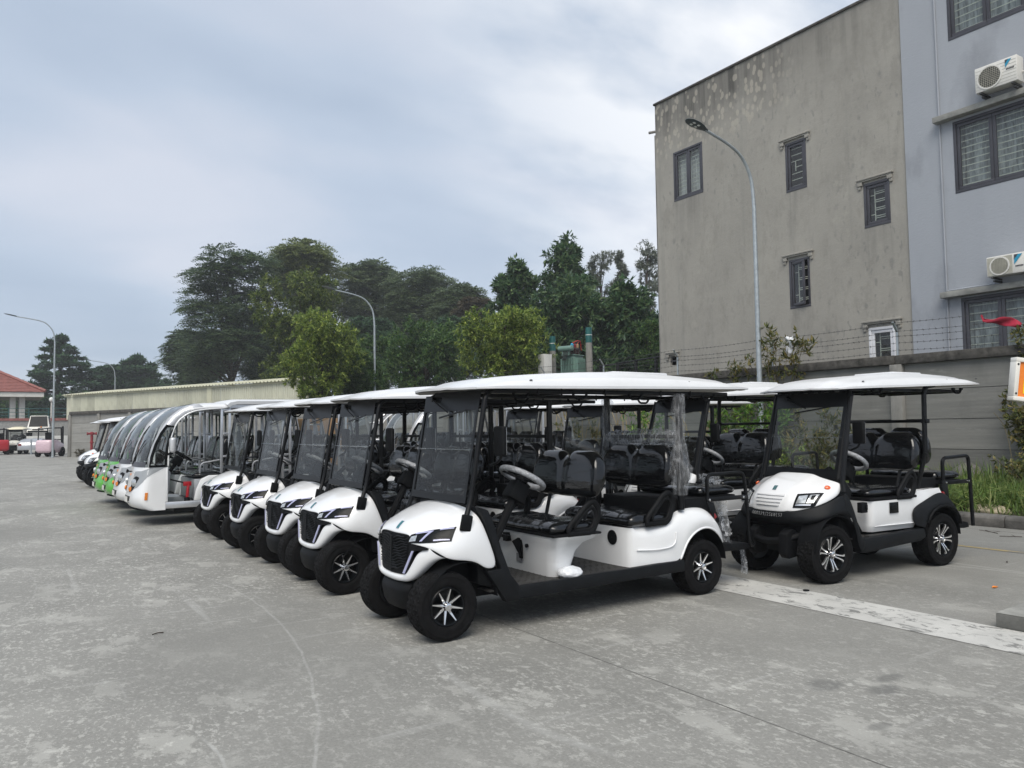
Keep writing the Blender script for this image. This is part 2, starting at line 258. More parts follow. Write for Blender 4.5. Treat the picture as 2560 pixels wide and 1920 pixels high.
def ground_material():
    mt, t, b, nn, L, vec = nodes_of('lot_concrete')
    base = mixc(nn, L, ramp(nn, L, noise(nn, L, vec, 0.35, 4), 0.3, 0.7), (0.192, 0.190, 0.175), (0.258, 0.254, 0.235))
    fine = mixc(nn, L, ramp(nn, L, noise(nn, L, vec, 55, 4, 0.7), 0.35, 0.65), (0.84, 0.84, 0.84), (1.12, 1.12, 1.12))
    mu = nn('ShaderNodeMix'); mu.data_type = 'RGBA'; mu.blend_type = 'MULTIPLY'; mu.inputs[0].default_value = 1; L(base, mu.inputs[6]); L(fine, mu.inputs[7]); col = mu.outputs[2]
    sx = nn('ShaderNodeSeparateXYZ'); L(vec, sx.inputs[0])
    # pale worn laitance: ragged flakes gathered inside broad worn areas
    broad = ramp(nn, L, noise(nn, L, vec, 0.42, 5, 0.6, loc=(4, 2, 0)), 0.33, 0.56)
    soft = ramp(nn, L, noise(nn, L, vec, 1.1, 6, 0.62, stretch=(1, 0.7, 1), loc=(2, 9, 0)), 0.42, 0.72)
    flake = ramp(nn, L, noise(nn, L, vec, 2.3, 10, 0.74, stretch=(1.0, 0.62, 1), rot=0.35), 0.535, 0.58)
    speck = ramp(nn, L, noise(nn, L, vec, 11, 9, 0.72, stretch=(1, 0.65, 1), rot=0.2), 0.565, 0.605)
    grit = ramp(nn, L, noise(nn, L, vec, 42, 5, 0.7), 0.62, 0.68)
    worn = math2(nn, L, 'MAXIMUM', math2(nn, L, 'MULTIPLY', flake, math2(nn, L, 'ADD', 0.45, math2(nn, L, 'MULTIPLY', speck, 0.5))), math2(nn, L, 'MULTIPLY', speck, 0.7))
    fines = math2(nn, L, 'MULTIPLY', ramp(nn, L, noise(nn, L, vec, 27, 9, 0.74, stretch=(1, 0.6, 1), rot=0.3, loc=(3, 3, 0)), 0.535, 0.585), 0.55)
    worn = math2(nn, L, 'MAXIMUM', worn, fines)
    worn = math2(nn, L, 'MULTIPLY', worn, math2(nn, L, 'ADD', 0.16, math2(nn, L, 'MULTIPLY', broad, 0.84)))
    worn = math2(nn, L, 'MAXIMUM', worn, math2(nn, L, 'MULTIPLY', grit, 0.25))
    fade = ramp(nn, L, sx.outputs['X'], 9.0, 4.2, 0.22, 1.0)
    worn = math2(nn, L, 'MULTIPLY', worn, fade)
    col = mixc(nn, L, math2(nn, L, 'MULTIPLY', math2(nn, L, 'MULTIPLY', soft, broad), 0.35), col, (0.36, 0.357, 0.33))
    col = mixc(nn, L, worn, col, (0.47, 0.465, 0.43))
    # straight drag scuffs
    scuff = ramp(nn, L, noise(nn, L, vec, 1.2, 6, 0.6, stretch=(0.35, 5.0, 1), rot=-0.45, loc=(1, 7, 0)), 0.62, 0.70)
    scuff2 = ramp(nn, L, noise(nn, L, vec, 1.0, 6, 0.6, stretch=(5.5, 0.3, 1), rot=0.1, loc=(8, 3, 0)), 0.63, 0.71)
    col = mixc(nn, L, math2(nn, L, 'MULTIPLY', math2(nn, L, 'MAXIMUM', scuff, scuff2), 0.35), col, (0.42, 0.42, 0.40))
    # pale curved wheel scrubs: arcs of circles (cx, cy, r, width, xmin..)
    wob = noise(nn, L, vec, 1.1, 3); brk = ramp(nn, L, noise(nn, L, vec, 9, 6, 0.7), 0.38, 0.62)
    for (cx, cy, rr, wd, y0, y1, st) in ((-8.83, 7.9, 10.95, 0.015, 2.6, 9.4, 0.42), (-6.0, 10.2, 6.38, 0.015, 8.4, 12.8, 0.25), (5.9, 4.0, 3.4, 0.05, 3.0, 5.2, 0.4), (-4.0, 4.2, 4.97, 0.014, 3.3, 4.65, 0.7)):
        dx = math2(nn, L, 'SUBTRACT', sx.outputs['X'], cx); dy = math2(nn, L, 'SUBTRACT', sx.outputs['Y'], cy)
        d = math2(nn, L, 'SQRT', math2(nn, L, 'ADD', math2(nn, L, 'MULTIPLY', dx, dx), math2(nn, L, 'MULTIPLY', dy, dy)))
        d = math2(nn, L, 'ADD', d, math2(nn, L, 'MULTIPLY', math2(nn, L, 'SUBTRACT', wob, 0.5), 0.12))
        line = ramp(nn, L, math2(nn, L, 'ABSOLUTE', math2(nn, L, 'SUBTRACT', d, rr)), wd, wd*0.3)
        gate = math2(nn, L, 'MULTIPLY', ramp(nn, L, sx.outputs['Y'], y0, y0+0.3), ramp(nn, L, sx.outputs['Y'], y1, y1-0.3))
        col = mixc(nn, L, math2(nn, L, 'MULTIPLY', math2(nn, L, 'MULTIPLY', math2(nn, L, 'MULTIPLY', line, gate), math2(nn, L, 'ADD', math2(nn, L, 'MULTIPLY', brk, 0.6), 0.4)), st), col, (0.43, 0.43, 0.41))
    # oil stains
    for (cx, cy, rx, ry) in ((4.40, 3.14, 0.16, 0.11), (4.62, 2.87, 0.15, 0.09), (4.85, 2.98, 0.16, 0.06), (4.05, 2.55, 0.12, 0.05)):
        dx = math2(nn, L, 'DIVIDE', math2(nn, L, 'SUBTRACT', sx.outputs['X'], cx), rx); dy = math2(nn, L, 'DIVIDE', math2(nn, L, 'SUBTRACT', sx.outputs['Y'], cy), ry)
        d = math2(nn, L, 'ADD', math2(nn, L, 'MULTIPLY', dx, dx), math2(nn, L, 'MULTIPLY', dy, dy)); d = math2(nn, L, 'ADD', d, math2(nn, L, 'MULTIPLY', noise(nn, L, vec, 8, 5), 1.2))
        col = mixc(nn, L, ramp(nn, L, d, 1.6, 0.9, 0, 0.45), col, (0.09, 0.092, 0.09))
    # dark old damp smears further out
    damp = ramp(nn, L, noise(nn, L, vec, 0.22, 5, 0.6, stretch=(2.0, 0.8, 1), loc=(9, 9, 0)), 0.58, 0.72)
    col = mixc(nn, L, math2(nn, L, 'MULTIPLY', damp, 0.3), col, (0.12, 0.122, 0.12))
    L(col, b.inputs['Base Color']); b.inputs['Roughness'].default_value = 0.78; b.inputs['Specular IOR Level'].default_value = 0.35
    bp = nn('ShaderNodeBump'); bp.inputs['Strength'].default_value = 0.25; bp.inputs['Distance'].default_value = 0.01; L(noise(nn, L, vec, 45, 6, 0.7), bp.inputs['Height']); L(bp.outputs[0], b.inputs['Normal'])
def stripe_material(name, pc, wear, under=(0.2, 0.2, 0.19)):
    mt, t, b, nn, L, vec = nodes_of(name)
    a = ramp(nn, L, noise(nn, L, vec, 9, 8, 0.75, stretch=(1, 0.55, 1), dist=0.8), wear, wear+0.06)
    c = mixc(nn, L, ramp(nn, L, noise(nn, L, vec, 2.2, 5), 0.3, 0.7), tuple(x*0.78 for x in pc), pc)
    L(mixc(nn, L, a, under, c), b.inputs['Base Color']); b.inputs['Roughness'].default_value = 0.75
def stucco_material():
    mt, t, b, nn, L, vec = nodes_of('stucco_beige')
    sx = nn('ShaderNodeSeparateXYZ'); L(vec, sx.inputs[0])
    col = mixc(nn, L, ramp(nn, L, noise(nn, L, vec, 0.5, 5), 0.3, 0.7), (0.272, 0.262, 0.236), (0.335, 0.322, 0.288))
    mott = ramp(nn, L, noise(nn, L, vec, 2.6, 7, 0.7, stretch=(1, 1, 0.45)), 0.5, 0.62)
    col = mixc(nn, L, math2(nn, L, 'MULTIPLY', mott, 0.5), col, (0.235, 0.225, 0.20))
    spots = ramp(nn, L, noise(nn, L, vec, 5.5, 3, 0.5, stretch=(1, 1.2, 0.7), loc=(3, 0, 5)), 0.60, 0.68)
    reg = ramp(nn, L, noise(nn, L, vec, 0.42, 3, loc=(0, 5, 1)), 0.42, 0.6)
    col = mixc(nn, L, math2(nn, L, 'MULTIPLY', math2(nn, L, 'MULTIPLY', spots, reg), 0.5), col, (0.165, 0.165, 0.16))
    pale = ramp(nn, L, noise(nn, L, vec, 1.2, 6, 0.7, loc=(7, 2, 2)), 0.60, 0.70)
    col = mixc(nn, L, math2(nn, L, 'MULTIPLY', pale, 0.35), col, (0.40, 0.385, 0.33))
    # black mould below the parapet, with pale flaked spots, strongest at the far corner
    top = math2(nn, L, 'ADD', sx.outputs['Z'], math2(nn, L, 'MULTIPLY', noise(nn, L, vec, 0.9, 5), 2.2))
    mould = math2(nn, L, 'MULTIPLY', ramp(nn, L, top, 12.7, 14.3), math2(nn, L, 'ADD', 0.35, ramp(nn, L, sx.outputs['Y'], 12.0, 17.5, 0.0, 0.65)))
    streak = ramp(nn, L, noise(nn, L, vec, 1.6, 5, 0.6, stretch=(1, 2.5, 0.12)), 0.45, 0.66)
    mould = math2(nn, L, 'MULTIPLY', mould, math2(nn, L, 'ADD', 0.55, math2(nn, L, 'MULTIPLY', streak, 0.45)))
    col = mixc(nn, L, mould, col, (0.085, 0.082, 0.075))
    vo = nn('ShaderNodeTexVoronoi'); vo.inputs['Scale'].default_value = 4.6; vo.inputs['Randomness'].default_value = 1.0
    mpv = nn('ShaderNodeMapping'); mpv.inputs['Scale'].default_value = (0.01, 1.25, 0.72); L(vec, mpv.inputs[0]); L(mpv.outputs[0], vo.inputs['Vector'])
    vd = math2(nn, L, 'ADD', vo.outputs['Distance'], math2(nn, L, 'MULTIPLY', noise(nn, L, vec, 3.0, 4), 0.35))
    fl = ramp(nn, L, vd, 0.60, 0.52)
    zone = math2(nn, L, 'MULTIPLY', ramp(nn, L, math2(nn, L, 'ADD', sx.outputs['Z'], math2(nn, L, 'MULTIPLY', noise(nn, L, vec, 0.6, 3), 2.0)), 12.0, 12.9), ramp(nn, L, sx.outputs['Y'], 14.6, 16.2))
    zone = math2(nn, L, 'MULTIPLY', zone, ramp(nn, L, noise(nn, L, vec, 0.8, 2, loc=(5, 5, 5)), 0.30, 0.42))
    col = mixc(nn, L, math2(nn, L, 'MULTIPLY', math2(nn, L, 'MULTIPLY', fl, zone), 0.55), col, (0.42, 0.39, 0.33))
    # grey drip streaks of grime beneath
    st2 = ramp(nn, L, noise(nn, L, vec, 1.1, 5, 0.6, stretch=(1, 3.0, 0.08), loc=(0, 2, 0)), 0.56, 0.72)
    col = mixc(nn, L, math2(nn, L, 'MULTIPLY', st2, 0.3), col, (0.20, 0.20, 0.185))
    # dirty run-off under each sill
    for (wy0, wy1, wz) in ((18.77, 20.18, 9.81), (14.6, 15.35, 8.87), (11.99, 12.77, 7.17), (14.61, 15.35, 5.21)):
        wob2 = math2(nn, L, 'MULTIPLY', math2(nn, L, 'SUBTRACT', noise(nn, L, vec, 1.7, 4, loc=(1, 1, 1)), 0.5), 0.5)
        yy = math2(nn, L, 'ADD', sx.outputs['Y'], wob2)
        gy = math2(nn, L, 'MULTIPLY', ramp(nn, L, yy, wy0-.15, wy0+.15), ramp(nn, L, yy, wy1+.15, wy1-.15))
        gz = math2(nn, L, 'MULTIPLY', ramp(nn, L, sx.outputs['Z'], wz-1.9, wz-.05), math2(nn, L, 'LESS_THAN', sx.outputs['Z'], wz))
        col = mixc(nn, L, math2(nn, L, 'MULTIPLY', math2(nn, L, 'MULTIPLY', gy, gz), math2(nn, L, 'ADD', 0.12, math2(nn, L, 'MULTIPLY', streak, 0.4))), col, (0.13, 0.128, 0.12))
    L(col, b.inputs['Base Color']); b.inputs['Roughness'].default_value = 0.9
    bp = nn('ShaderNodeBump'); bp.inputs['Strength'].default_value = 0.35; bp.inputs['Distance'].default_value = 0.03; L(noise(nn, L, vec, 6, 7, 0.7), bp.inputs['Height']); L(bp.outputs[0], b.inputs['Normal'])
def plank_material(name, c0, c1, pale, vstr):
    mt, t, b, nn, L, vec = nodes_of(name)
    oi = nn('ShaderNodeObjectInfo')
    col = mixc(nn, L, ramp(nn, L, noise(nn, L, vec, 1.3, 6, 0.65, stretch=vstr), 0.3, 0.7), c0, c1)
    sm = ramp(nn, L, noise(nn, L, vec, 2.2, 6, 0.7, stretch=(0.5, 0.5, 3.0), loc=(2, 1, 3)), 0.60, 0.72)
    col = mixc(nn, L, math2(nn, L, 'MULTIPLY', sm, 0.4), col, pale)
    dk = ramp(nn, L, noise(nn, L, vec, 0.9, 5, 0.6, stretch=(1, 1, 0.5), loc=(6, 1, 3)), 0.54, 0.7)
    col = mixc(nn, L, math2(nn, L, 'MULTIPLY', dk, 0.45), col, tuple(x*0.55 for x in c0))
    hs = nn('ShaderNodeHueSaturation'); L(col, hs.inputs['Color']); L(ramp(nn, L, oi.outputs['Random'], 0, 1, 0.85, 1.12), hs.inputs['Value'])
    L(hs.outputs[0], b.inputs['Base Color']); b.inputs['Roughness'].default_value = 0.85
    bp = nn('ShaderNodeBump'); bp.inputs['Strength'].default_value = 0.25; bp.inputs['Distance'].default_value = 0.02; L(noise(nn, L, vec, 9, 6, 0.7, stretch=(1, 1, 2)), bp.inputs['Height']); L(bp.outputs[0], b.inputs['Normal'])
ground_material()
stripe_material('stripe_white', (0.56, 0.555, 0.525), 0.41)
stripe_material('stripe_yellow', (0.42, 0.33, 0.16), 0.42)
stucco_material()
plank_material('plank', (0.155, 0.155, 0.145), (0.225, 0.222, 0.205), (0.34, 0.34, 0.32), (0.25, 0.25, 6.0))
plank_material('plank_pale', (0.21, 0.208, 0.195), (0.30, 0.297, 0.278), (0.42, 0.42, 0.40), (0.25, 0.25, 6.0))
plank_material('stucco_blue', (0.335, 0.358, 0.395), (0.360, 0.383, 0.420), (0.38, 0.40, 0.435), (1, 1, 0.3))
plank_material('cream_clad', (0.47, 0.475, 0.385), (0.535, 0.54, 0.44), (0.58, 0.58, 0.49), (1, 1, 0.2))
# ------------------------------------------------------------------ geometry helpers
def V(*a): return Vector(a)
class MB:
    def __init__(s): s.v = []; s.f = []; s.m = []
    def add(s, vs, fs, mi=0):
        o = len(s.v); s.v += [tuple(v) for v in vs]; s.f += [tuple(i+o for i in f) for f in fs]; s.m += [mi]*len(fs); return s
    def box(s, c, d, R=None, mi=0, taper=1.0):
        x, y, z = (q/2 for q in d); vs = []
        for k in ((-1,-1,-1),(1,-1,-1),(1,1,-1),(-1,1,-1),(-1,-1,1),(1,-1,1),(1,1,1),(-1,1,1)):
            tp = taper if k[2] > 0 else 1.0
            p = Vector((k[0]*x*tp, k[1]*y*tp, k[2]*z))
            if R: p = R @ p
            vs.append(p+Vector(c))
        return s.add(vs, ((0,3,2,1),(4,5,6,7),(0,1,5,4),(1,2,6,5),(2,3,7,6),(3,0,4,7)), mi)
    def bb(s, a, b, mi=0):
        return s.box([(p+q)/2 for p, q in zip(a, b)], [abs(q-p) for p, q in zip(a, b)], mi=mi)
    def loft(s, rings, closed=True, caps=True, mi=0, loop=False):
        n = len(rings[0]); vs = [p for r in rings for p in r]; fs = []
        R = len(rings)
        for i in range(R if loop else R-1):
            for j in range(n if closed else n-1):
                a = i*n+j; b = i*n+(j+1) % n; i2 = (i+1) % R; fs.append((a, b, i2*n+(j+1) % n, i2*n+j))
        if caps and closed and not loop:
            fs.append(tuple(range(n-1, -1, -1))); fs.append(tuple((R-1)*n+j for j in range(n)))
        return s.add(vs, fs, mi)
    def grid(s, rows, mi=0): return s.loft(rows, closed=False, caps=False, mi=mi)
    def tube(s, pts, r, n=8, closed=False, mi=0, flat=None):
        pts = [Vector(p) for p in pts]; L = len(pts); rings = []; up = None
        for i, p in enumerate(pts):
            a = pts[i-1] if (i > 0 or closed) else p; b = pts[(i+1) % L] if (i < L-1 or closed) else p
            t = (b-a).normalized()
            if up is None:
                up = t.cross(Vector((0, 0, 1)))
                if up.length < 0.05: up = t.cross(Vector((0, 1, 0)))
                up.normalize()
            else:
                up = (up - t*up.dot(t))
                if up.length < 1e-4: up = t.orthogonal()
                up.normalize()
            w2 = t.cross(up); rr = r[i] if isinstance(r, (list, tuple)) else r
            k = (flat or 1.0)
            rings.append([p+(up*math.cos(2*math.pi*j/n)*rr*k+w2*math.sin(2*math.pi*j/n)*rr) for j in range(n)])
        return s.loft(rings, True, True, mi, loop=closed)
    def cyl(s, p0, p1, r0, r1=None, n=12, mi=0): return s.tube([p0, p1], [r0, r0 if r1 is None else r1], n, mi=mi)
    def lathe(s, prof, n=24, axis='y', c=(0, 0, 0), mi=0, caps=False):
        rings = []
        for r, h in prof:
            ring = []
            for j in range(n):
                a = 2*math.pi*j/n; ca, sa = r*math.cos(a), r*math.sin(a)
                p = (ca, h, sa) if axis == 'y' else ((ca, sa, h) if axis == 'z' else (h, ca, sa))
                ring.append((p[0]+c[0], p[1]+c[1], p[2]+c[2]))
            rings.append(ring)
        return s.loft(rings, True, caps, mi)
    def prism(s, poly, a, b, axis='y', mi=0):
        def pt(u, w, h): return (u, h, w) if axis == 'y' else ((u, w, h) if axis == 'z' else (h, u, w))
        return s.loft([[pt(u, w, a) for u, w in poly], [pt(u, w, b) for u, w in poly]], True, True, mi)
    def xf(s, Mx):
        s.v = [tuple(Mx @ Vector(v)) for v in s.v]; return s
    def mirror_y(s):
        n = len(s.v); s.v += [(x, -y, z) for x, y, z in s.v]; k = len(s.f)
        s.f += [tuple(i+n for i in reversed(f)) for f in s.f[:k]]; s.m += s.m[:k]; return s
    def mesh(s, name, mats, smooth=35, bevel=0, seg=2, sub=0, solid=0, off=-1, merge=False):
        me = D.meshes.new(name); me.from_pydata(s.v, [], s.f); me.update()
        for mt in (mats if isinstance(mats, (list, tuple)) else [mats]): me.materials.append(M[mt])
        if any(s.m): me.polygons.foreach_set('material_index', s.m)
        bm = bmesh.new(); bm.from_mesh(me)
        if merge: bmesh.ops.remove_doubles(bm, verts=bm.verts, dist=1e-4)
        bmesh.ops.recalc_face_normals(bm, faces=bm.faces); bm.to_mesh(me); bm.free()
        if bevel or sub or solid:
            o = D.objects.new('tmp', me); COL.objects.link(o)
            if solid: q = o.modifiers.new('s', 'SOLIDIFY'); q.thickness = solid; q.offset = off
            if bevel: q = o.modifiers.new('b', 'BEVEL'); q.width = bevel; q.segments = seg; q.limit_method = 'ANGLE'; q.angle_limit = rad(28)
            if sub: q = o.modifiers.new('u', 'SUBSURF'); q.levels = sub; q.render_levels = sub
            dg = C.evaluated_depsgraph_get(); dg.update(); me2 = D.meshes.new_from_object(o.evaluated_get(dg)); me2.name = name
            D.objects.remove(o); D.meshes.remove(me); me = me2
        if smooth:
            me.polygons.foreach_set('use_smooth', [True]*len(me.polygons))
            if smooth < 180: me.set_sharp_from_angle(angle=rad(smooth))
        return me
    def build(s, name, mats, parent=None, world=False, **k):
        return put(name, s.mesh(name, mats, **k), parent, world=world)
def put(name, me, parent=None, loc=None, rotz=None, world=False):
    o = D.objects.new(name, me); COL.objects.link(o)
    if parent:
        o.parent = parent
        if world: o.matrix_parent_inverse = MW(parent).inverted()
    if loc is not None: o.location = loc
    if rotz is not None: o.rotation_euler = (0, 0, rotz)
    return o
def MW(o):
    m = Matrix.LocRotScale(o.location, o.rotation_euler, o.scale)
    return (MW(o.parent) @ o.matrix_parent_inverse @ m) if o.parent else m
def tag(o, label=None, cat=None, group=None, kind=None):
    if label: o['label'] = label
    if cat: o['category'] = cat
    if group: o['group'] = group
    if kind: o['kind'] = kind
    return o
def thing(name, label, cat, loc=(0, 0, 0), rotz=0, group=None):
    o = D.objects.new(name, None); COL.objects.link(o); o.location = loc; o.rotation_euler = (0, 0, rotz)
    return tag(o, label, cat, group)
def kids(o): return [c for c in D.objects if c.parent == o]
def copy_tree(o, label=None, group=None, loc=None, rotz=None, swap=None, skip=()):
    byp = {}
    for c in D.objects:
        if c.parent: byp.setdefault(c.parent.name, []).append(c)
    def rec(q, par):
        c = q.copy(); COL.objects.link(c)
        if par: c.parent = par
        if swap and c.type == 'MESH':
            for sl in c.material_slots:
                if sl.material and sl.material.name in swap:
                    nm = swap[sl.material.name]; sl.link = 'OBJECT'; sl.material = M[nm]
        for ch in byp.get(q.name, []):
            if ch.name.split('.')[0] in skip: continue
            rec(ch, c)
        return c
    r = rec(o, None)
    if label: r['label'] = label
    if group: r['group'] = group
    if loc is not None: r.location = loc
    if rotz is not None: r.rotation_euler = (0, 0, rotz)
    return r
def struct(name, mb, mat, **k): return tag(mb.build(name, mat, **k), kind='structure')
def arc(cx, cz, r, a0, a1, n, y=0.0):
    return [(cx+r*math.cos(rad(a0+(a1-a0)*i/n)), y, cz+r*math.sin(rad(a0+(a1-a0)*i/n))) for i in range(n+1)]
def round_path(pts, r, n=5):
    """polyline with filleted corners"""
    pts = [Vector(p) for p in pts]; out = [pts[0]]
    for i in range(1, len(pts)-1):
        a, p, b = pts[i-1], pts[i], pts[i+1]; d1 = (a-p); d2 = (b-p); k = min(r, d1.length*0.45, d2.length*0.45)
        q0 = p+d1.normalized()*k; q1 = p+d2.normalized()*k
        for j in range(n+1):
            t = j/n; out.append(q0*(1-t)**2+p*2*t*(1-t)+q1*t*t)
    out.append(pts[-1]); return out
def lerp(a, b, t): return a+(b-a)*t
def interp(tab, x):
    if x <= tab[0][0]: return tab[0][1]
    for (x0, y0), (x1, y1) in zip(tab, tab[1:]):
        if x <= x1: return y0+(y1-y0)*(x-x0)/(x1-x0)
    return tab[-1][1]
def catmull(pts, n):
    pts = [Vector(p) for p in pts]; out = []
    for i in range(len(pts)-1):
        p0 = pts[max(i-1, 0)]; p1 = pts[i]; p2 = pts[i+1]; p3 = pts[min(i+2, len(pts)-1)]
        for j in range(n):
            t = j/n
            out.append(0.5*((2*p1)+(p2-p0)*t+(2*p0-5*p1+4*p2-p3)*t*t+(3*p1-p0-3*p2+p3)*t*t*t))
    out.append(pts[-1]); return out
def conform(me, top, bot, nu, nv, off):
    """a sheet between two polylines, laid on the surface of mesh me and lifted off it"""
    bvh = BVHTree.FromPolygons([v.co for v in me.vertices], [tuple(p.vertices) for p in me.polygons])
    def rs(pl):
        pl = [Vector(p) for p in pl]; L = [0]
        for a, b in zip(pl, pl[1:]): L.append(L[-1]+(b-a).length)
        o = []
        for i in range(nu+1):
            s = L[-1]*i/nu
            for k in range(len(pl)-1):
                if s <= L[k+1]+1e-9: o.append(pl[k].lerp(pl[k+1], (s-L[k])/max(1e-9, L[k+1]-L[k]))); break
        return o
    T, B = rs(top), rs(bot); rows = []
    for j in range(nv+1):
        row = []
        for a, b in zip(T, B):
            p = a.lerp(b, j/nv); c0 = Vector((.55, p.y*.35, .55)); d = (c0-p).normalized()
            co, no, _, _ = bvh.ray_cast(p-d*.22, d, .5)
            if co is None: co, no, _, _ = bvh.find_nearest(p)
            if no.dot(d) > 0: no = -no
            row.append(co+no*off)
        rows.append(row)
    return rows
def panel(mb, rows, thick=0.006, mi=0, cen=None):
    """closed thin slab from a grid of points"""
    nv, nu = len(rows), len(rows[0]); nrm = []
    for j in range(nv):
        r = []
        for i in range(nu):
            a = Vector(rows[j][min(i+1, nu-1)])-Vector(rows[j][max(i-1, 0)]); b = Vector(rows[min(j+1, nv-1)][i])-Vector(rows[max(j-1, 0)][i])
            c = a.cross(b); r.append(c.normalized() if c.length > 1e-12 else Vector((0, 0, 1)))
        nrm.append(r)
    if cen is not None and nrm[nv//2][nu//2].dot(Vector(rows[nv//2][nu//2])-Vector(cen)) < 0: nrm = [[-q for q in r] for r in nrm]
    back = [[Vector(rows[j][i])-nrm[j][i]*thick for i in range(nu)] for j in range(nv)]
    mb.grid(rows, mi); mb.grid(back, mi)
    per = [(0, i) for i in range(nu)]+[(j, nu-1) for j in range(1, nv)]+[(nv-1, i) for i in range(nu-2, -1, -1)]+[(j, 0) for j in range(nv-2, 0, -1)]
    mb.loft([[rows[j][i] for j, i in per], [back[j][i] for j, i in per]], True, False, mi); return mb

# fast leaf clouds -----------------------------------------------------------
rng = np.random.default_rng(5)
def unit(n):
    v = rng.normal(size=(n, 3)); return v/np.linalg.norm(v, axis=1, keepdims=True)
def leaves_mesh(name, pos, along, nrm, length, width, mat, fold=0.25):
    """each leaf: two triangles pairs folded on the midrib (6 verts, 2 quads -> kite)"""
    n = len(pos); along = along/np.linalg.norm(along, axis=1, keepdims=True)
    side = np.cross(along, nrm); side /= np.maximum(1e-6, np.linalg.norm(side, axis=1, keepdims=True)); up = np.cross(side, along)
    L = length[:, None]; W = width[:, None]
    v = np.empty((n, 4, 3)); v[:, 0] = pos; v[:, 1] = pos+along*L*0.5+side*W*0.5-up*W*fold; v[:, 2] = pos+along*L; v[:, 3] = pos+along*L*0.5-side*W*0.5-up*W*fold
    me = D.meshes.new(name); me.vertices.add(n*4); me.vertices.foreach_set('co', v.reshape(-1))
    me.loops.add(n*6); idx = (np.arange(n)[:, None]*4+np.array([0, 1, 2, 0, 2, 3])[None]).reshape(-1); me.loops.foreach_set('vertex_index', idx.astype(np.int32))
    me.polygons.add(n*2); me.polygons.foreach_set('loop_start', (np.arange(n*2)*3).astype(np.int32)); me.polygons.foreach_set('loop_total', np.full(n*2, 3, np.int32))
    me.materials.append(M[mat]); me.update(calc_edges=True); me.validate(); return me
# ================================================================== SETTING
g = MB(); g.add([(-400, -300, 0), (600, -300, 0), (600, 900, 0), (-400, 900, 0)], [(0, 1, 2, 3)]); struct('ground', g, 'lot_concrete', smooth=0)
g = MB(); g.add([(6.07, -6, .004), (6.72, -6, .004), (6.72, 40, .004), (6.07, 40, .004)], [(0, 1, 2, 3)]); struct('painted_stripe', g, 'stripe_white', smooth=0)
g = MB(); g.add([(10.70, -6, .004), (10.80, -6, .004), (10.80, 26, .004), (10.70, 26, .004)], [(0, 1, 2, 3)]); struct('parking_line', g, 'stripe_yellow', smooth=0)
# saw-cut joints between the concrete slabs
P('joint_dark', (0.155, 0.153, 0.145), 0.9, var=0.3)
jl = MB()
for x in (-1.0, 3.6, 12.6): jl.bb((x-.004, -8, .0008), (x+.004, 70, .0026))
struct('slab_joints', jl, 'joint_dark', smooth=0)
# kerb stones along the verge, each stone its own
kerb = tag(D.objects.new('kerb', None), kind='structure'); COL.objects.link(kerb)
kerb['label'] = 'low weathered concrete kerb between the lot and the grassy verge'
prof = [(13.0, 0), (13.0, .13), (13.02, .165), (13.06, .185), (13.2, .19), (13.24, .17), (13.24, 0)]
me_k = MB().prism([(x-13.0, z) for x, z in prof], 0, .985, 'y').mesh('kerb_stone', 'kerb_stone', bevel=.008)
for i in range(34):
    o = put('kerb_stone', me_k, kerb, (13.0+random.uniform(-.006, .006), -3+i*1.0, random.uniform(-.006, .006)), random.uniform(-.006, .006))
# verge soil
rows = []
for i in range(16):
    x = 13.24+i*(18.3-13.24)/15
    rows.append([(x, -4+j*.8, .10+.16*(i/15)+random.uniform(-.04, .05)*(1 if i else 0)) for j in range(48)])
struct('verge_soil', MB().grid(rows), 'soil', smooth=180)

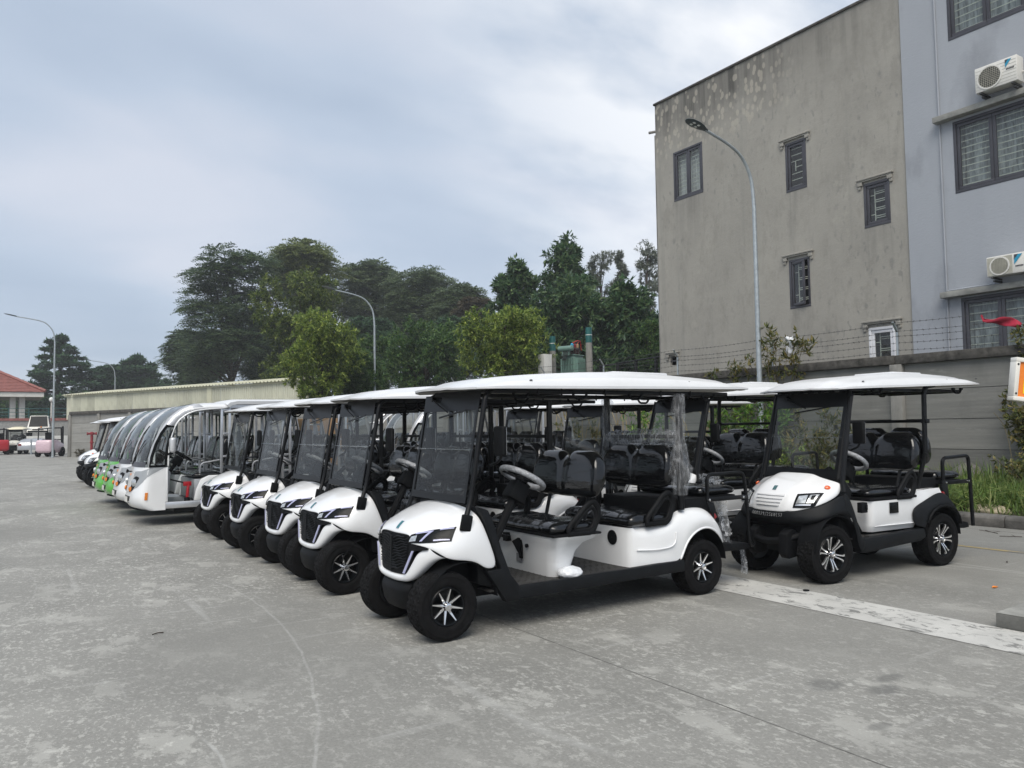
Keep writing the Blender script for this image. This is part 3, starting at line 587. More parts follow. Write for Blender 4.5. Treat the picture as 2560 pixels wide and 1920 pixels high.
# ---------------- precast concrete plank wall with posts, capping and barbed wire
pl_h = ((0.0, .335), (.345, 1.03), (1.04, 1.72), (1.73, 2.41), (2.42, 3.05))
def plank_wall(name, label, p0, p1, nb, seed=1, wires=True, pm='plank'):
    rnd = random.Random(seed)
    p0 = Vector(p0); p1 = Vector(p1); d = (p1-p0); L = d.length; d.normalize(); ang = math.atan2(d.y, d.x)
    root = thing(name, label, 'wall', p0, ang)
    bay = L/nb; pw = .30
    me_post = MB().box((0, 0, 1.525), (pw, .26, 3.05)).mesh('post', 'concrete_post', bevel=.015)
    me_pl = [MB().bb((pw/2+.005, -.045, a), (bay-pw/2-.005, .045, b-.004)).mesh('plank', pm, smooth=0) for a, b in pl_h]
    me_cap = MB().bb((.0, -.17, 3.05), (bay-.012, .17, 3.27)).mesh('cap_stone', 'cap_concrete', bevel=.02)
    wp = MB().bb((-.025, -.015, 3.27), (.025, .015, 3.86)); wp.box((0, -.09, 3.965), (.05, .03, .28), Matrix.Rotation(rad(-38), 3, 'X').transposed())
    me_wp = wp.mesh('wire_post', 'galvanised')
    me_gap = MB().bb((pw/2, -.015, .02), (bay-pw/2, .03, 3.04)).mesh('gap_backing', 'cap_concrete', smooth=0)  # dark sheet added behind the planks so the gaps between them read as shade
    for i in range(nb+1):
        if i < nb: put('gap_backing', me_gap, root, (i*bay, 0, 0))
        put('post', me_post, root, (i*bay, -.04, 0))
        if wires: put('wire_post', me_wp, root, (i*bay, -.02, 0))
        if i < nb:
            for me in me_pl: put('plank', me, root, (i*bay, rnd.uniform(-.006, .006), 0))
            put('cap_stone', me_cap, root, (i*bay, rnd.uniform(-.01, .01), rnd.uniform(-.008, .008)))
    if not wires: return root
    wm = MB()
    for k, (yy, zz) in enumerate(((-.03, 3.40), (-.03, 3.58), (-.04, 3.74), (-.05, 3.86), (-.17, 4.06))):
        pts = []
        for i in range(nb):
            for j in range(8):
                t = j/8; pts.append((i*bay+t*bay, yy, zz-.05*4*t*(1-t)))
        pts.append((L, yy, zz)); wm.tube(pts, .0045, 4)
        x = .15
        while x < L:
            t = (x/bay) % 1; z0 = zz-.05*4*t*(1-t)
            wm.box((x, yy, z0), (.008, .004, .05), Matrix.Rotation(rnd.uniform(-.7, .7), 3, 'Y')); wm.box((x+.012, yy, z0), (.008, .05, .004), Matrix.Rotation(rnd.uniform(-.7, .7), 3, 'X')); x += .15
    tag(wm.build('barbed_wire', 'wire', root), kind='stuff')
    return root
WX = 18.2
w1 = plank_wall('concrete_wall', 'long grey concrete plank wall with dark cap beside the grassy verge', (WX, 32.6, 0), (WX, -.4, 0), 9, seed=2)
w2 = plank_wall('concrete_wall', 'concrete plank wall below the cream corrugated shed', (4.45, 65.0, 0), (WX-.1, 33.2, 0), 9, seed=3, wires=False, pm='plank_pale')

# ---------------- cream corrugated shed standing behind the far wall
sd0 = Vector((3.75, 66.5, 0)); sd1 = Vector((14.7, 41.0, 0)); dd = sd1-sd0; SL = dd.length; dd.normalize(); nrm = Vector((-dd.y, dd.x, 0))
if nrm.dot(Vector((1, 1, 0))) < 0: nrm = -nrm
shed = thing('corrugated_shed', 'long cream corrugated metal shed behind the far concrete wall', 'shed', sd0+nrm*.55, math.atan2(dd.y, dd.x))
sgn = 1 if (Matrix.Rotation(math.atan2(dd.y, dd.x), 3, 'Z') @ Vector((0, 1, 0))).dot(nrm) > 0 else -1
def corr(x0, x1, pitch=.2, dep=.035, y=0.0):
    pts = []; n = round((x1-x0)/pitch)
    for i in range(n):
        a = x0+i*pitch
        pts += [(a, y), (a+pitch*.42, y), (a+pitch*.55, y-sgn*dep), (a+pitch*.87, y-sgn*dep)]
    pts.append((x0+n*pitch, y)); return pts
ns = 29; sw_ = SL/ns
pp = corr(0, sw_, sw_/5)
me_s = MB().grid([[(x, y, 2.72) for x, y in pp], [(x, y, 4.5) for x, y in pp]]).mesh('cladding_sheet', 'cream_clad', smooth=0, solid=.004)
for i in range(ns): put('cladding_sheet', me_s, shed, (i*sw_, random.uniform(-.006, .006), random.uniform(-.015, .015)))
# roof sheets: corrugated edge oversailing the wall, roof sloping up and away
pr = corr(0, sw_, sw_/3, .05)
me_r = MB().grid([[(x, -sgn*.28, 4.52+abs(y)*1.2) for x, y in pr], [(x, sgn*3, 4.95+abs(y)*1.2) for x, y in pr]]).mesh('roof_sheet', 'cream_sheet', smooth=0, solid=.03)
for i in range(ns): put('roof_sheet', me_r, shed, (i*sw_-.25 if i == 0 else i*sw_, 0, 0))
MB().bb((-.3, -.05, 4.40), (SL+.1, .03, 4.50)).build('eave_rail', 'cream_sheet', shed)
MB().add([(0, 0, 2.72), (0, sgn*3, 2.72), (0, sgn*3, 4.9), (0, 0, 4.5)], [(0, 1, 2, 3)]).build('end_wall', 'cream_clad', shed, smooth=0, solid=.02)
MB().bb((16.9, -sgn*.06, 1.2), (17.35, -sgn*.04, 4.4)).build('patch_sheet', 'cream_sheet', shed)

# ---------------- houses behind the wall
def wall_holes(y0, y1, z0, z1, x, holes, depth=.12):
    """wall in the plane X=x with openings; reveals go back into the wall"""
    ys = sorted({y0, y1}|{h[0] for h in holes}|{h[1] for h in holes}); zs = sorted({z0, z1}|{h[2] for h in holes}|{h[3] for h in holes})
    b = MB()
    for ya, yb in zip(ys, ys[1:]):
        for za, zb in zip(zs, zs[1:]):
            c = ((ya+yb)/2, (za+zb)/2)
            if any(h[0] < c[0] < h[1] and h[2] < c[1] < h[3] for h in holes): continue
            b.add([(x, ya, za), (x, yb, za), (x, yb, zb), (x, ya, zb)], [(0, 3, 2, 1)])
    for ha, hb, hc, hd in holes:
        b.add([(x, ha, hc), (x, hb, hc), (x, hb, hd), (x, ha, hd), (x+depth, ha, hc), (x+depth, hb, hc), (x+depth, hb, hd), (x+depth, ha, hd)], [(0, 1, 5, 4), (1, 2, 6, 5), (2, 3, 7, 6), (3, 0, 4, 7)])
    return b
def window(root, x, h, leaves, style, frame='frame_dark', curtain='curtain', bars=9, opened=None, inset=.05):
    """h = (y0, y1, z0, z1); frame, panes, inner grille and curtain behind"""
    y0, y1, z0, z1 = h; fw = .075
    f = MB()
    X0, X1 = x+inset-.06, x+inset+.02
    f.bb((X0, y0, z0), (X1, y1, z0+fw)); f.bb((X0, y0, z1-fw), (X1, y1, z1)); f.bb((X0, y0, z0+fw), (X1, y0+fw, z1-fw)); f.bb((X0, y1-fw, z0+fw), (X1, y1, z1-fw))
    win = f.build('window', frame, root, world=True, bevel=.006)
    W = (y1-y0-2*fw)/leaves
    for k in range(leaves):
        a = y0+fw+k*W; b2 = a+W; s = MB(); sw2 = .085
        op = opened and k in opened
        xs0, xs1 = x+inset-.035, x+inset+.01
        s.bb((xs0, a+.004, z0+fw+.004), (xs1, b2-.004, z0+fw+sw2)); s.bb((xs0, a+.004, z1-fw-sw2), (xs1, b2-.004, z1-fw-.004)); s.bb((xs0, a+.004, z0+fw+sw2), (xs1, a+sw2, z1-fw-sw2)); s.bb((xs0, b2-sw2, z0+fw+sw2), (xs1, b2-.004, z1-fw-sw2))
        gl = MB().add([(x+inset-.006, a+sw2-.01, z0+fw+sw2-.01), (x+inset-.006, b2-sw2+.01, z0+fw+sw2-.01), (x+inset-.006, b2-sw2+.01, z1-fw-sw2+.01), (x+inset-.006, a+sw2-.01, z1-fw-sw2+.01)], [(0, 3, 2, 1)])
        if op:
            Mx = Matrix.Translation((x+inset, b2, 0)) @ Matrix.Rotation(rad(opened[k]), 4, 'Z') @ Matrix.Translation((-x-inset, -b2, 0)); s.xf(Mx); gl.xf(Mx)
        s.build('sash', frame, win, world=True, bevel=.005)
        gl.build('pane', 'glass_house', win, world=True, smooth=0)
        gb = MB(); zA, zB = z0+fw+sw2, z1-fw-sw2; ya, yb = a+.06, b2-.06; gx = x+inset+.075
        if style == 'bars':
            for i in range(bars): zz = lerp(zA+.05, zB-.05, i/(bars-1)); gb.bb((gx-.007, ya, zz-.011), (gx+.007, yb, zz+.011))
        elif style == 'maze':
            nz = bars
            for i in range(nz):
                zz = lerp(zA+.03, zB-.03, i/(nz-1)); gb.bb((gx-.007, ya, zz-.010), (gx+.007, yb if i not in (3,) else lerp(ya, yb, .72), zz+.010))
            ym = lerp(yb, ya, .3); gb.bb((gx-.008, ym-.01, lerp(zA, zB, .40)), (gx+.008, ym+.01, lerp(zA, zB, .66)))
        else:
            ym = lerp(yb, ya, .25); gb.bb((gx-.008, ym-.01, zA), (gx+.008, ym+.01, zB))
            for i in range(4):
                for q in (0, .055):
                    zz = lerp(zA+.1, zB-.16, i/3)+q; gb.bb((gx-.007, ya, zz-.010), (gx+.007, ym, zz+.010))
            for q in (.22, .8): zz = lerp(zA, zB, q); gb.bb((gx-.007, ym, zz-.01), (gx+.007, yb, zz+.01))
        gb.build('grille', 'grille_cream', win, world=True, smooth=0)
    cu = MB(); n = 26*leaves
    if curtain:
        rws = [[(x+inset+.2+.03*math.sin(i*1.15+1.7*math.sin(i*.31)), lerp(y0, y1, i/n), zz) for i in range(n+1)] for zz in (z0+.02, z1-.02)]
        cu.grid(rws); cu.build('curtain', curtain, win, world=True)
    return win
def hood(root, y0, y1, z, x, depth=.10, mat='stucco_beige'):
    b = MB(); b.bb((x-depth, y0, z-.055), (x, y1, z)); b.bb((x-depth*.7, y0+.03, z-.10), (x, y1-.03, z-.055))
    for yy in (y0+.03, y1-.17): b.bb((x-depth*.7, yy, z-.20), (x, yy+.14, z-.10)); b.bb((x-depth*.45, yy if yy == y0+.03 else yy+.05, z-.29), (x, (yy if yy == y0+.03 else yy+.05)+.09, z-.20))
    return b.build('drip_hood', mat, root, world=True, bevel=.008)
XB = 20.5
bh = thing('beige_house', 'tall stained beige rendered house side wall with scattered barred windows', 'house', (XB+4, 16.3, 0))
W_ = {'a': (18.77, 20.18, 9.81, 11.63), 'b': (14.6, 15.35, 8.87, 10.42), 'c': (11.99, 12.77, 7.17, 8.44), 'd': (14.61, 15.35, 5.21, 6.74), 'e': (12.0, 12.78, 2.75, 4.32), 'f': (20.28, 20.59, 3.85, 4.18)}
b = wall_holes(11.5, 21.07, 0, 13.72, XB, list(W_.values()))
b.add([(XB, 21.07, 0), (XB+9, 21.07, 0), (XB+9, 21.07, 13.72), (XB, 21.07, 13.72), (XB+9, 11.5, 0), (XB+9, 11.5, 13.72), (XB, 11.5, 0), (XB, 11.5, 13.72)], [(0, 1, 2, 3), (1, 4, 5, 2), (4, 6, 7, 5), (3, 2, 5, 7)])
b.build('wall', 'stucco_beige', bh, world=True, smooth=0)
MB().bb((XB-.05, 11.5, 13.722), (XB+.35, 21.12, 13.80)).build('parapet_coping', 'cap_concrete', bh, world=True, bevel=.01)
MB().bb((XB+.45, 11.6, .1), (XB+.5, 20.9, 13.5)).build('dark_room_sheet', 'room_dark', bh, world=True)  # near-black sheet added behind the windows, standing in for unlit rooms
window(bh, XB, W_['a'], 2, 'bars', curtain='curtain_white', bars=10)
window(bh, XB, W_['b'], 1, 'maze', curtain=None, bars=7)
window(bh, XB, W_['c'], 1, 'rail', curtain=None)
window(bh, XB, W_['d'], 1, 'rail', curtain=None, opened={0: -16})
window(bh, XB, W_['e'], 1, 'rail', frame='frame_white', curtain=None)
vf = MB(); vf.bb((XB+.02, 20.28, 3.99), (XB+.05, 20.59, 4.03)); vf.build('vent_louvre', 'frame_dark', bh, world=True)
for a in ((14.43, 15.54, 10.58), (11.86, 12.95, 8.60), (14.45, 15.56, 6.92), (11.78, 12.95, 4.52), (20.1, 20.78, 4.34)): hood(bh, *a, XB)
MB().cyl((XB+.1, 21.0, 12.75), (XB-.1, 21.32, 12.74), .05, n=10).build('roof_spout', 'concrete_post', bh, world=True)
dp = MB(); dp.tube([(XB+.06, 21.12, 12.6), (XB+.06, 21.12, 0)], .05, 8); dp.build('rain_pipe', 'concrete_post', bh, world=True)

XU = XB-.04
uh = thing('blue_grey_house', 'pale blue grey house with dark framed barred windows and ledges', 'house', (XU+4, 7.0, 0))
U_ = [(6.6, 10.22, 11.53, 14.2), (6.6, 10.21, 7.5, 9.37), (6.6, 10.2, 2.2, 4.79)]
b = wall_holes(3.0, 11.49, 0, 17.0, XU, U_)
b.add([(XU, 11.49, 0), (XU+9, 11.49, 0), (XU+9, 11.49, 17), (XU, 11.49, 17), (XU+9, 3, 0), (XU+9, 3, 17), (XU, 3, 0), (XU, 3, 17)], [(0, 1, 2, 3), (1, 4, 5, 2), (4, 6, 7, 5), (3, 2, 5, 7)])
b.build('wall', 'stucco_blue', uh, world=True, smooth=0)
for h, bb in zip(U_, (13, 10, 12)): window(uh, XU, h, 4, 'bars', bars=bb, curtain='curtain')
MB().bb((XU+.6, 3.2, .1), (XU+.65, 11.3, 16.8)).build('dark_room_sheet', 'room_dark', uh, world=True)  # added dark sheet again: room darkness given as colour behind the panes
for y1_, z_ in ((10.61, 9.58), (10.61, 4.98)):
    MB().bb((XU-.24, 4.0, z_-.15), (XU, y1_, z_)).build('ledge', 'slab_top', uh, world=True, bevel=.012)
MB().tube([(XU-.03, 10.53, 16), (XU-.03, 10.53, 5.02)], .022, 8).tube([(XU-.03, 10.5, 5.03), (XU-.03, 9.35, 5.03)], .02, 8).tube([(XU-.03, 10.53, 4.82), (XU-.03, 10.55, 0)], .022, 8).build('rain_pipe', 'stucco_blue', uh, world=True)
def air_con(label, y1, z0, wd, hh, grille_w, dirty):
    """outdoor unit on brackets; y1 = end nearest the beige house"""
    x0, x1 = XU-.46, XU-.12; y0 = y1-wd
    t = thing('air_conditioner', label, 'air conditioner', (XU-.29, (y0+y1)/2, z0-.12), group='air conditioner units on the blue grey house')
    MB().bb((x0, y0, z0), (x1, y1, z0+hh)).build('casing', 'ac_white', t, world=True, bevel=.018)
    cy, cz, r = y1-grille_w/2-.04, z0+hh*.48, min(hh*.43, grille_w*.46)
    fr = MB(); fr.lathe([(r+.02, 0), (r+.02, -.02), (r-.015, -.02), (r-.015, 0)], 28, 'x', (x0, cy, cz)); fr.build('fan_ring', 'ac_white', t, world=True)
    fan = MB().lathe([(r-.01, -.004), (.001, -.004)], 28, 'x', (x0, cy, cz)); fan.build('fan_recess', 'ac_grille', t, world=True)
    gr = MB()
    for i in range(-5, 6):
        q = i*r/6; hw = math.sqrt(max(0, (r-.01)**2-q*q)); gr.bb((x0-.02, cy-hw, cz+q-.004), (x0-.012, cy+hw, cz+q+.004)); gr.bb((x0-.026, cy+q-.003, cz-hw), (x0-.020, cy+q+.003, cz+hw))
    gr.build('fan_guard', 'ac_dirty', t, world=True, smooth=0)
    if dirty: MB().bb((x0-.006, y1-grille_w-.06, z0+.02), (x0-.001, y1-.02, z0+hh-.03)).build('grille_plate', 'ac_dirty', t, world=True)
    else:
        sl = MB()
        for i in range(7): sl.bb((x0-.004, y0+.02, z0+.06+i*hh*.125), (x0-.001, y1-.02, z0+.066+i*hh*.125))
        sl.build('casing_ribs', 'ac_dirty', t, world=True)
    # maker's badge: a blue and dark triangle over small lettering
    yb = y0+wd*.27 if not dirty else y0+wd*.36; s = .16 if not dirty else .2; zb = z0+hh*.92; xx = x0-.009
    MB().add([(xx, yb, zb), (xx, yb-s*.9, zb), (xx, yb, zb-s*1.15)], [(0, 1, 2)]).build('badge', 'ac_blue', t, world=True, smooth=0, solid=.003)
    MB().add([(xx-.004, yb, zb), (xx-.004, yb-s*.45, zb), (xx-.004, yb, zb-s*.55)], [(0, 1, 2)]).build('badge', 'frame_dark', t, world=True, smooth=0, solid=.002)
    lt = MB()
    for i in range(6): lt.bb((xx, yb-.02-i*.03, zb-s*1.15-.06), (xx+.006, yb-.042-i*.03, zb-s*1.15-.03))
    lt.build('badge_lettering', 'frame_dark', t, world=True, smooth=0)
    br = MB()
    for yy in (y0+.1, y1-.14): br.bb((x0-.01, yy, z0-.05), (XU, yy+.05, z0-.002)); br.bb((x0+.1, yy, z0-.12), (XU, yy+.05, z0-.07))
    br.build('bracket', 'ac_grille', t, world=True, bevel=.005)
    MB().tube(round_path([(x1-.1, y0, z0+hh*.4), (x1-.08, y0-.12, z0+hh*.36), (x1, y0-.3, z0+hh*.55), (XU-.02, y0-.7, z0+hh*.7)], .1), .02, 8).build('hose', 'ac_white', t, world=True)
    return t
air_con('white air conditioner unit with round fan above the middle barred window', 9.40, 9.72, .96, .62, .60, False)
air_con('grimy air conditioner unit with white end panel above the lowest barred window', 9.34, 5.14, .98, .48, .52, True)
# the red flag caught in the wire
fl = MB(); rw = []
for i in range(17):
    t = i/16; y = 8.60-.80*t
    top = interp([(0, 4.0), (.06, 3.90), (.2, 3.875), (.5, 3.885), (.76, 3.885), (.88, 3.80), (1, 3.70)], t); hgt = interp([(0, .02), (.06, .05), (.3, .10), (.6, .19), (.76, .23), (.88, .16), (1, .05)], t)
    rw.append([(WX-.12+.05*math.sin(t*9+k*.8), y, top-hgt*k/5+.012*math.sin(k*2+t*14)) for k in range(6)])
fl.grid(rw); tag(fl.build('flag', 'red_cloth', smooth=180, solid=.004), 'torn red cloth flag caught in the barbed wire over the wall', 'flag')
# orange sign at the right edge of the picture: a white framed box on a post
sg = thing('sign', 'orange sign box with white frame and yellow lettering on a steel post', 'sign', (10.5, 3.9, 0))
Rz = Matrix.Translation((9.77, 4.33, 2.14)) @ Matrix.Rotation(rad(-31), 4, 'Z') @ Matrix.Rotation(rad(8), 4, 'Y')
def sb(name, mat, a, b2, **k): return MB().bb(a, b2).xf(Rz).build(name, mat, sg, world=True, **k)
sb('panel', 'sign_orange', (.05, -.005, -.20), (1.5, .06, .20))
fm = MB(); fm.bb((0, -.03, -.25), (1.56, .08, -.20)); fm.bb((0, -.03, .20), (1.56, .08, .25)); fm.bb((0, -.03, -.20), (.05, .08, .20)); fm.bb((1.51, -.03, -.20), (1.56, .08, .20)); fm.xf(Rz).build('frame', 'cream_white', sg, world=True, bevel=.006)
for k, (a, c) in enumerate(((.12, .05),)):
    lt = MB(); lt.bb((a+.0, -.010, -.16), (a+.05, -.006, .0)); lt.bb((a+.05, -.010, -.02), (a+.16, -.006, .02)); lt.bb((a+.05, -.010, -.16), (a+.16, -.006, -.12)); lt.bb((a+.16, -.010, -.16), (a+.2, -.006, .02)); lt.xf(Rz).build('letter', 'sign_yellow', sg, world=True, smooth=0)
for zz in (-.17, .17): MB().cyl((.025, -.035, zz), (.025, -.03, zz), .012, n=8).xf(Rz).build('screw', 'steel_black', sg, world=True)
MB().cyl((10.5, 3.98, 0), (10.5, 3.98, 2.1), .035, n=10).build('post', 'galvanised', sg, world=True)

# ---------------- street lamps
def street_lamp(label, x, y, h=9.9, reach=2.45, az=180, low_detail=False):
    """tapered galvanised pole, swept arm, flat LED head; az = direction of the arm"""
    t = thing('street_lamp', label, 'street lamp', (x, y, 0), rad(az), 'street lamps round the lot')
    zb = h-1.9
    pts = [(0, 0, 0), (0, 0, zb*.5), (0, 0, zb)]+[tuple(p) for p in catmull([(0, 0, zb), (.10, 0, zb+.75), (.45, 0, zb+1.28), (1.0, 0, zb+1.55), (reach-.6, 0, h-.14)], 7)[1:]]
    rr = [lerp(.085, .052, min(1, z/zb)) if z <= zb else .05-.012*min(1, (z-zb)/1.8) for _, _, z in pts]
    MB().tube(pts, rr, 12).build('pole', 'galvanised', t)
    MB().bb((-.2, -.2, 0), (.2, .2, .025)).lathe([(.11, .025), (.11, .1), (.085, .12)], 12, 'z').build('base_plate', 'galvanised', t)
    hd = MB(); rings = []
    for s, wd, th in ((0, .05, .05), (.08, .07, .06), (.2, .13, .06), (.42, .175, .055), (.62, .15, .04), (.72, .08, .025), (.745, .02, .012)):
        px = reach-.66+s; pz = h-.15+s*.21
        rings.append([(px, wd*math.cos(a), pz+th*(math.sin(a) if math.sin(a) > 0 else .45*math.sin(a))) for a in [2*math.pi*k/14 for k in range(14)]])
    hd.loft(rings); hd.build('lamp_head', 'lamp_head', t, smooth=60)
    if not low_detail:
        for s in (.36, .52):
            for q in (-.055, .055):
                MB().box((reach-.66+s, q, h-.176+s*.21), (.07, .06, .012), Matrix.Rotation(rad(-12), 3, 'Y')).build('led', 'led', t, bevel=.004)
        MB().bb((-.09, -.055, .6), (-.07, .055, .95)).build('hatch', 'galvanised', t)
    return t
street_lamp('tall galvanised street lamp with curved arm in front of the beige house', 17.25, 13.98, 9.55, 2.45, 180)
street_lamp('galvanised street lamp rising among the trees behind the cart row', 17.2, 39.8, 9.3, 2.9, 180, True)
street_lamp('galvanised street lamp standing on the lot at the end of the shed', 3.3, 64.6, 10.1, 3.0, 180, True)
street_lamp('farthest street lamp rising behind the roof of the corrugated shed', 10.5, 94.0, 9.6, 3.0, 180, True)
CEN = (1.2, 0, .6)
# ================================================================== GOLF CARTS
def tyre_mesh(R, rim, wd, name, nseg=96):
    """tyre with a zigzag tread: ring profile, tread blocks proud of the grooves"""
    b = MB(); cols = 17; h = wd/2; rings = []
    side = [(rim, h*.80), (rim+.010, h*.89), (rim+.014, h*.93), (rim+.019, h*.93), (rim+.022, h*.965), (lerp(rim, R, .42), h*.985), (lerp(rim, R, .46), h*.975), (lerp(rim, R, .66), h*.975), (lerp(rim, R, .69), h*.985), (R-.022, h*.95), (R-.012, h*.91)]
    ys = [h*.90-(2*h*.90)*i/(cols-1) for i in range(cols)]
    for j in range(nseg):
        a = 2*math.pi*j/nseg; row = [(r, y) for r, y in side]
        for i, y in enumerate(ys):
            crown = -.010*abs(y/h)**3
            zig = j+ (1 if (i//2) % 2 else 0)*2+ (i if i < cols/2 else cols-1-i)*.5
            groove = (int(zig) % 6 == 0) if (i % 4 != 2) else (i in (2, 6, 10, 14) and (j % 2 == 0))
            row.append((R+crown-(.0125 if groove else 0), y))
        row += [(r, -y) for r, y in reversed(side)]
        rings.append([(r*math.cos(a), y, r*math.sin(a)) for r, y in row])
    b.loft(rings, closed=False, caps=False, loop=True)
    return b.mesh(name, 'rubber', smooth=28)
def wheel_meshes(R, rim, wd, style):
    o = {}; h = wd/2
    o['tyre'] = tyre_mesh(R, rim, wd, 'tyre')
    o['rim'] = MB().lathe([(rim+.004, -h*.84), (rim-.004, -h*.9), (rim-.014, -h*.86), (rim-.02, -h*.6), (rim-.03, -h*.1), (.05, -h*.02), (.001, -h*.02)], 40).lathe([(rim+.004, h*.84), (rim-.01, h*.9), (rim-.02, h*.5), (.03, h*.3), (.001, h*.3)], 40).mesh('wheel', 'gloss_black', smooth=40)
    sp = MB(); yo = -h*.86; yi = -h*.62
    if style == 'star':       # eight slim tapering spokes
        for s in (0,):
            w0, w1 = .0105, .0036
            sp.add([(.032, yi-.004, -w0), (rim-.014, yo, -w1), (rim-.014, yo, w1), (.032, yi-.004, w0), (.032, yi+.012, -w0*.9), (rim-.014, yo+.02, -w1), (rim-.014, yo+.02, w1), (.032, yi+.012, w0*.9)], [(0, 1, 2, 3), (0, 4, 5, 1), (1, 5, 6, 2), (2, 6, 7, 3), (3, 7, 4, 0), (4, 7, 6, 5)])
        n = 8
    else:                     # curved Y blades in pairs
        for sgn in (-1, 1):
            pts = [(.045, yi, sgn*.010), (rim*.55, lerp(yi, yo, .5)-.004, sgn*.015), (rim*.82, yo, sgn*.022), (rim-.010, yo, sgn*.040)]
            wds = (.006, .006, .008, .016)
            f = [[(x, y, z-w_) for (x, y, z), w_ in zip(pts, wds)], [(x, y, z+w_) for (x, y, z), w_ in zip(pts, wds)], [(x, y+.016, z+w_*1.1) for (x, y, z), w_ in zip(pts, wds)], [(x, y+.016, z-w_*1.1) for (x, y, z), w_ in zip(pts, wds)]]
            sp.loft(list(map(list, zip(*f))), True, True)
        n = 6
    o['spoke'] = sp.mesh('spoke', 'machined', smooth=30); o['nspoke'] = n
    o['hub'] = MB().lathe([(.034, -h*.55), (.034, -h*.78), (.029, -h*.84), (.029, -h*1.0), (.024, -h*1.03), (.012, -h*1.03), (.010, -h*1.0), (.001, -h*1.0)], 20).mesh('hub_cap', 'chrome', smooth=40)
    nb = MB()
    for k in range(4):
        a = rad(45+90*k); nb.cyl((.052*math.cos(a), -h*.5, .052*math.sin(a)), (.052*math.cos(a), -h*.76, .052*math.sin(a)), .009, n=6)
    o['nut'] = nb.mesh('lug_nuts', 'chrome', smooth=30)
    return o
def add_wheel(root, W, x, y, z, spin=0.0, steer=0.0):
    o = put('wheel', W['rim'], root, (x, y, z)); flip = math.pi if y > 0 else 0
    o.rotation_euler = (0, spin, flip+steer)
    put('tyre', W['tyre'], o)
    for k in range(W['nspoke']):
        s = put('spoke', W['spoke'], o); s.rotation_euler = (0, rad(360*k/W['nspoke']), 0)
    put('hub_cap', W['hub'], o); put('lug_nuts', W['nut'], o)
    return o
WA = wheel_meshes(.268, .150, .215, 'star'); WB_ = wheel_meshes(.302, .190, .225, 'blade')

def seat_back(mb, x0, z0, x1, z1, th, hw, dip=.055, hump=.25, n=36):
    """upholstered bench back: two shoulders with a dip between, pillowed; x0,z0 foot, x1,z1 head"""
    rings = []
    for i in range(n+1):
        t = -1+2*i/n; y = t*hw
        e = min(1, (1-abs(t))/.10); e = math.sqrt(max(.02, 1-(1-e)**2))
        zt = z1-dip*math.exp(-(y/.075)**4)-.14*max(0, (abs(t)-.62)/.38)**2.2
        zb = z0+.05*max(0, (abs(t)-.7)/.3)**2
        thk = th*(.55+.45*e)*(1-.12*math.exp(-((abs(y)-hump*.0)/.03)**2)); ring = []
        zm0, zm1 = lerp((zb+zt)/2, zb, .45+.55*e), lerp((zb+zt)/2, zt, .45+.55*e)
        for (u, v) in ((0, -.30), (-.5, -.12), (-.62, .15), (-.60, .5), (-.56, .8), (-.40, .95), (0, 1.0), (.42, .95), (.5, .75), (.5, .3), (.42, .02)):
            zz = lerp(zm0, zm1, (v+.3)/1.3); f = (zz-z0)/(z1-z0)
            ring.append((lerp(x0, x1, f)+u*thk, y, zz))
        rings.append(ring)
    mb.loft(rings, True, True); return mb
def cushion(mb, x0, x1, hw, z0, z1, r=.045, front_drop=.03):
    rings = []; n = 22
    for i in range(n+1):
        t = -1+2*i/n; y = t*hw; e = min(1, (1-abs(t))/.09); e = math.sqrt(max(.03, 1-(1-e)**2)); sag = .012*math.exp(-(y/.05)**2)+.010*(abs(t) < .9)*math.sin(t*9)**2
        zt = lerp((z0+z1)/2, z1, e)-sag; zb = lerp((z0+z1)/2, z0, e); xa = lerp(x0+.06, x0, e); xb = lerp(x1-.04, x1, e)
        rings.append([(xa, y, lerp(zb, zt, .15)), (xa-.012, y, lerp(zb, zt, .55)), (xa+.02, y, zt-front_drop), (xa+.09, y, zt), (lerp(xa, xb, .5), y, zt-.012), (xb-.05, y, zt), (xb, y, zt-.03), (xb, y, zb+.01), (xb-.03, y, zb), (xa+.03, y, zb)])
    mb.loft(rings, True, True); return mb
def armrest(root, x0, x1, z0, z1, y, mat='black_plastic'):
    """moulded loop: triangular grip standing beside the cushion"""
    pts = round_path([(x0, y, z0+.005), (x0+.02, y, z0+.07), (lerp(x0, x1, .62), y, z1-.03), (lerp(x0, x1, .82), y, z1), (x1-.01, y, z1-.05), (x1, y, lerp(z0, z1, .55)), (lerp(x0, x1, .83), y, z0+.03), (lerp(x0, x1, .7), y, z0+.004)], .07, 6)
    b = MB().tube(pts, .026, 10, closed=True, flat=.8)
    inner = [((p.x-lerp(x0, x1, .55))*.70+lerp(x0, x1, .58), y, (p.z-lerp(z0, z1, .45))*.72+lerp(z0, z1, .43)) for p in pts]
    b.tube(inner, .016, 8, closed=True)
    return b.build('armrest', mat, root, smooth=60)
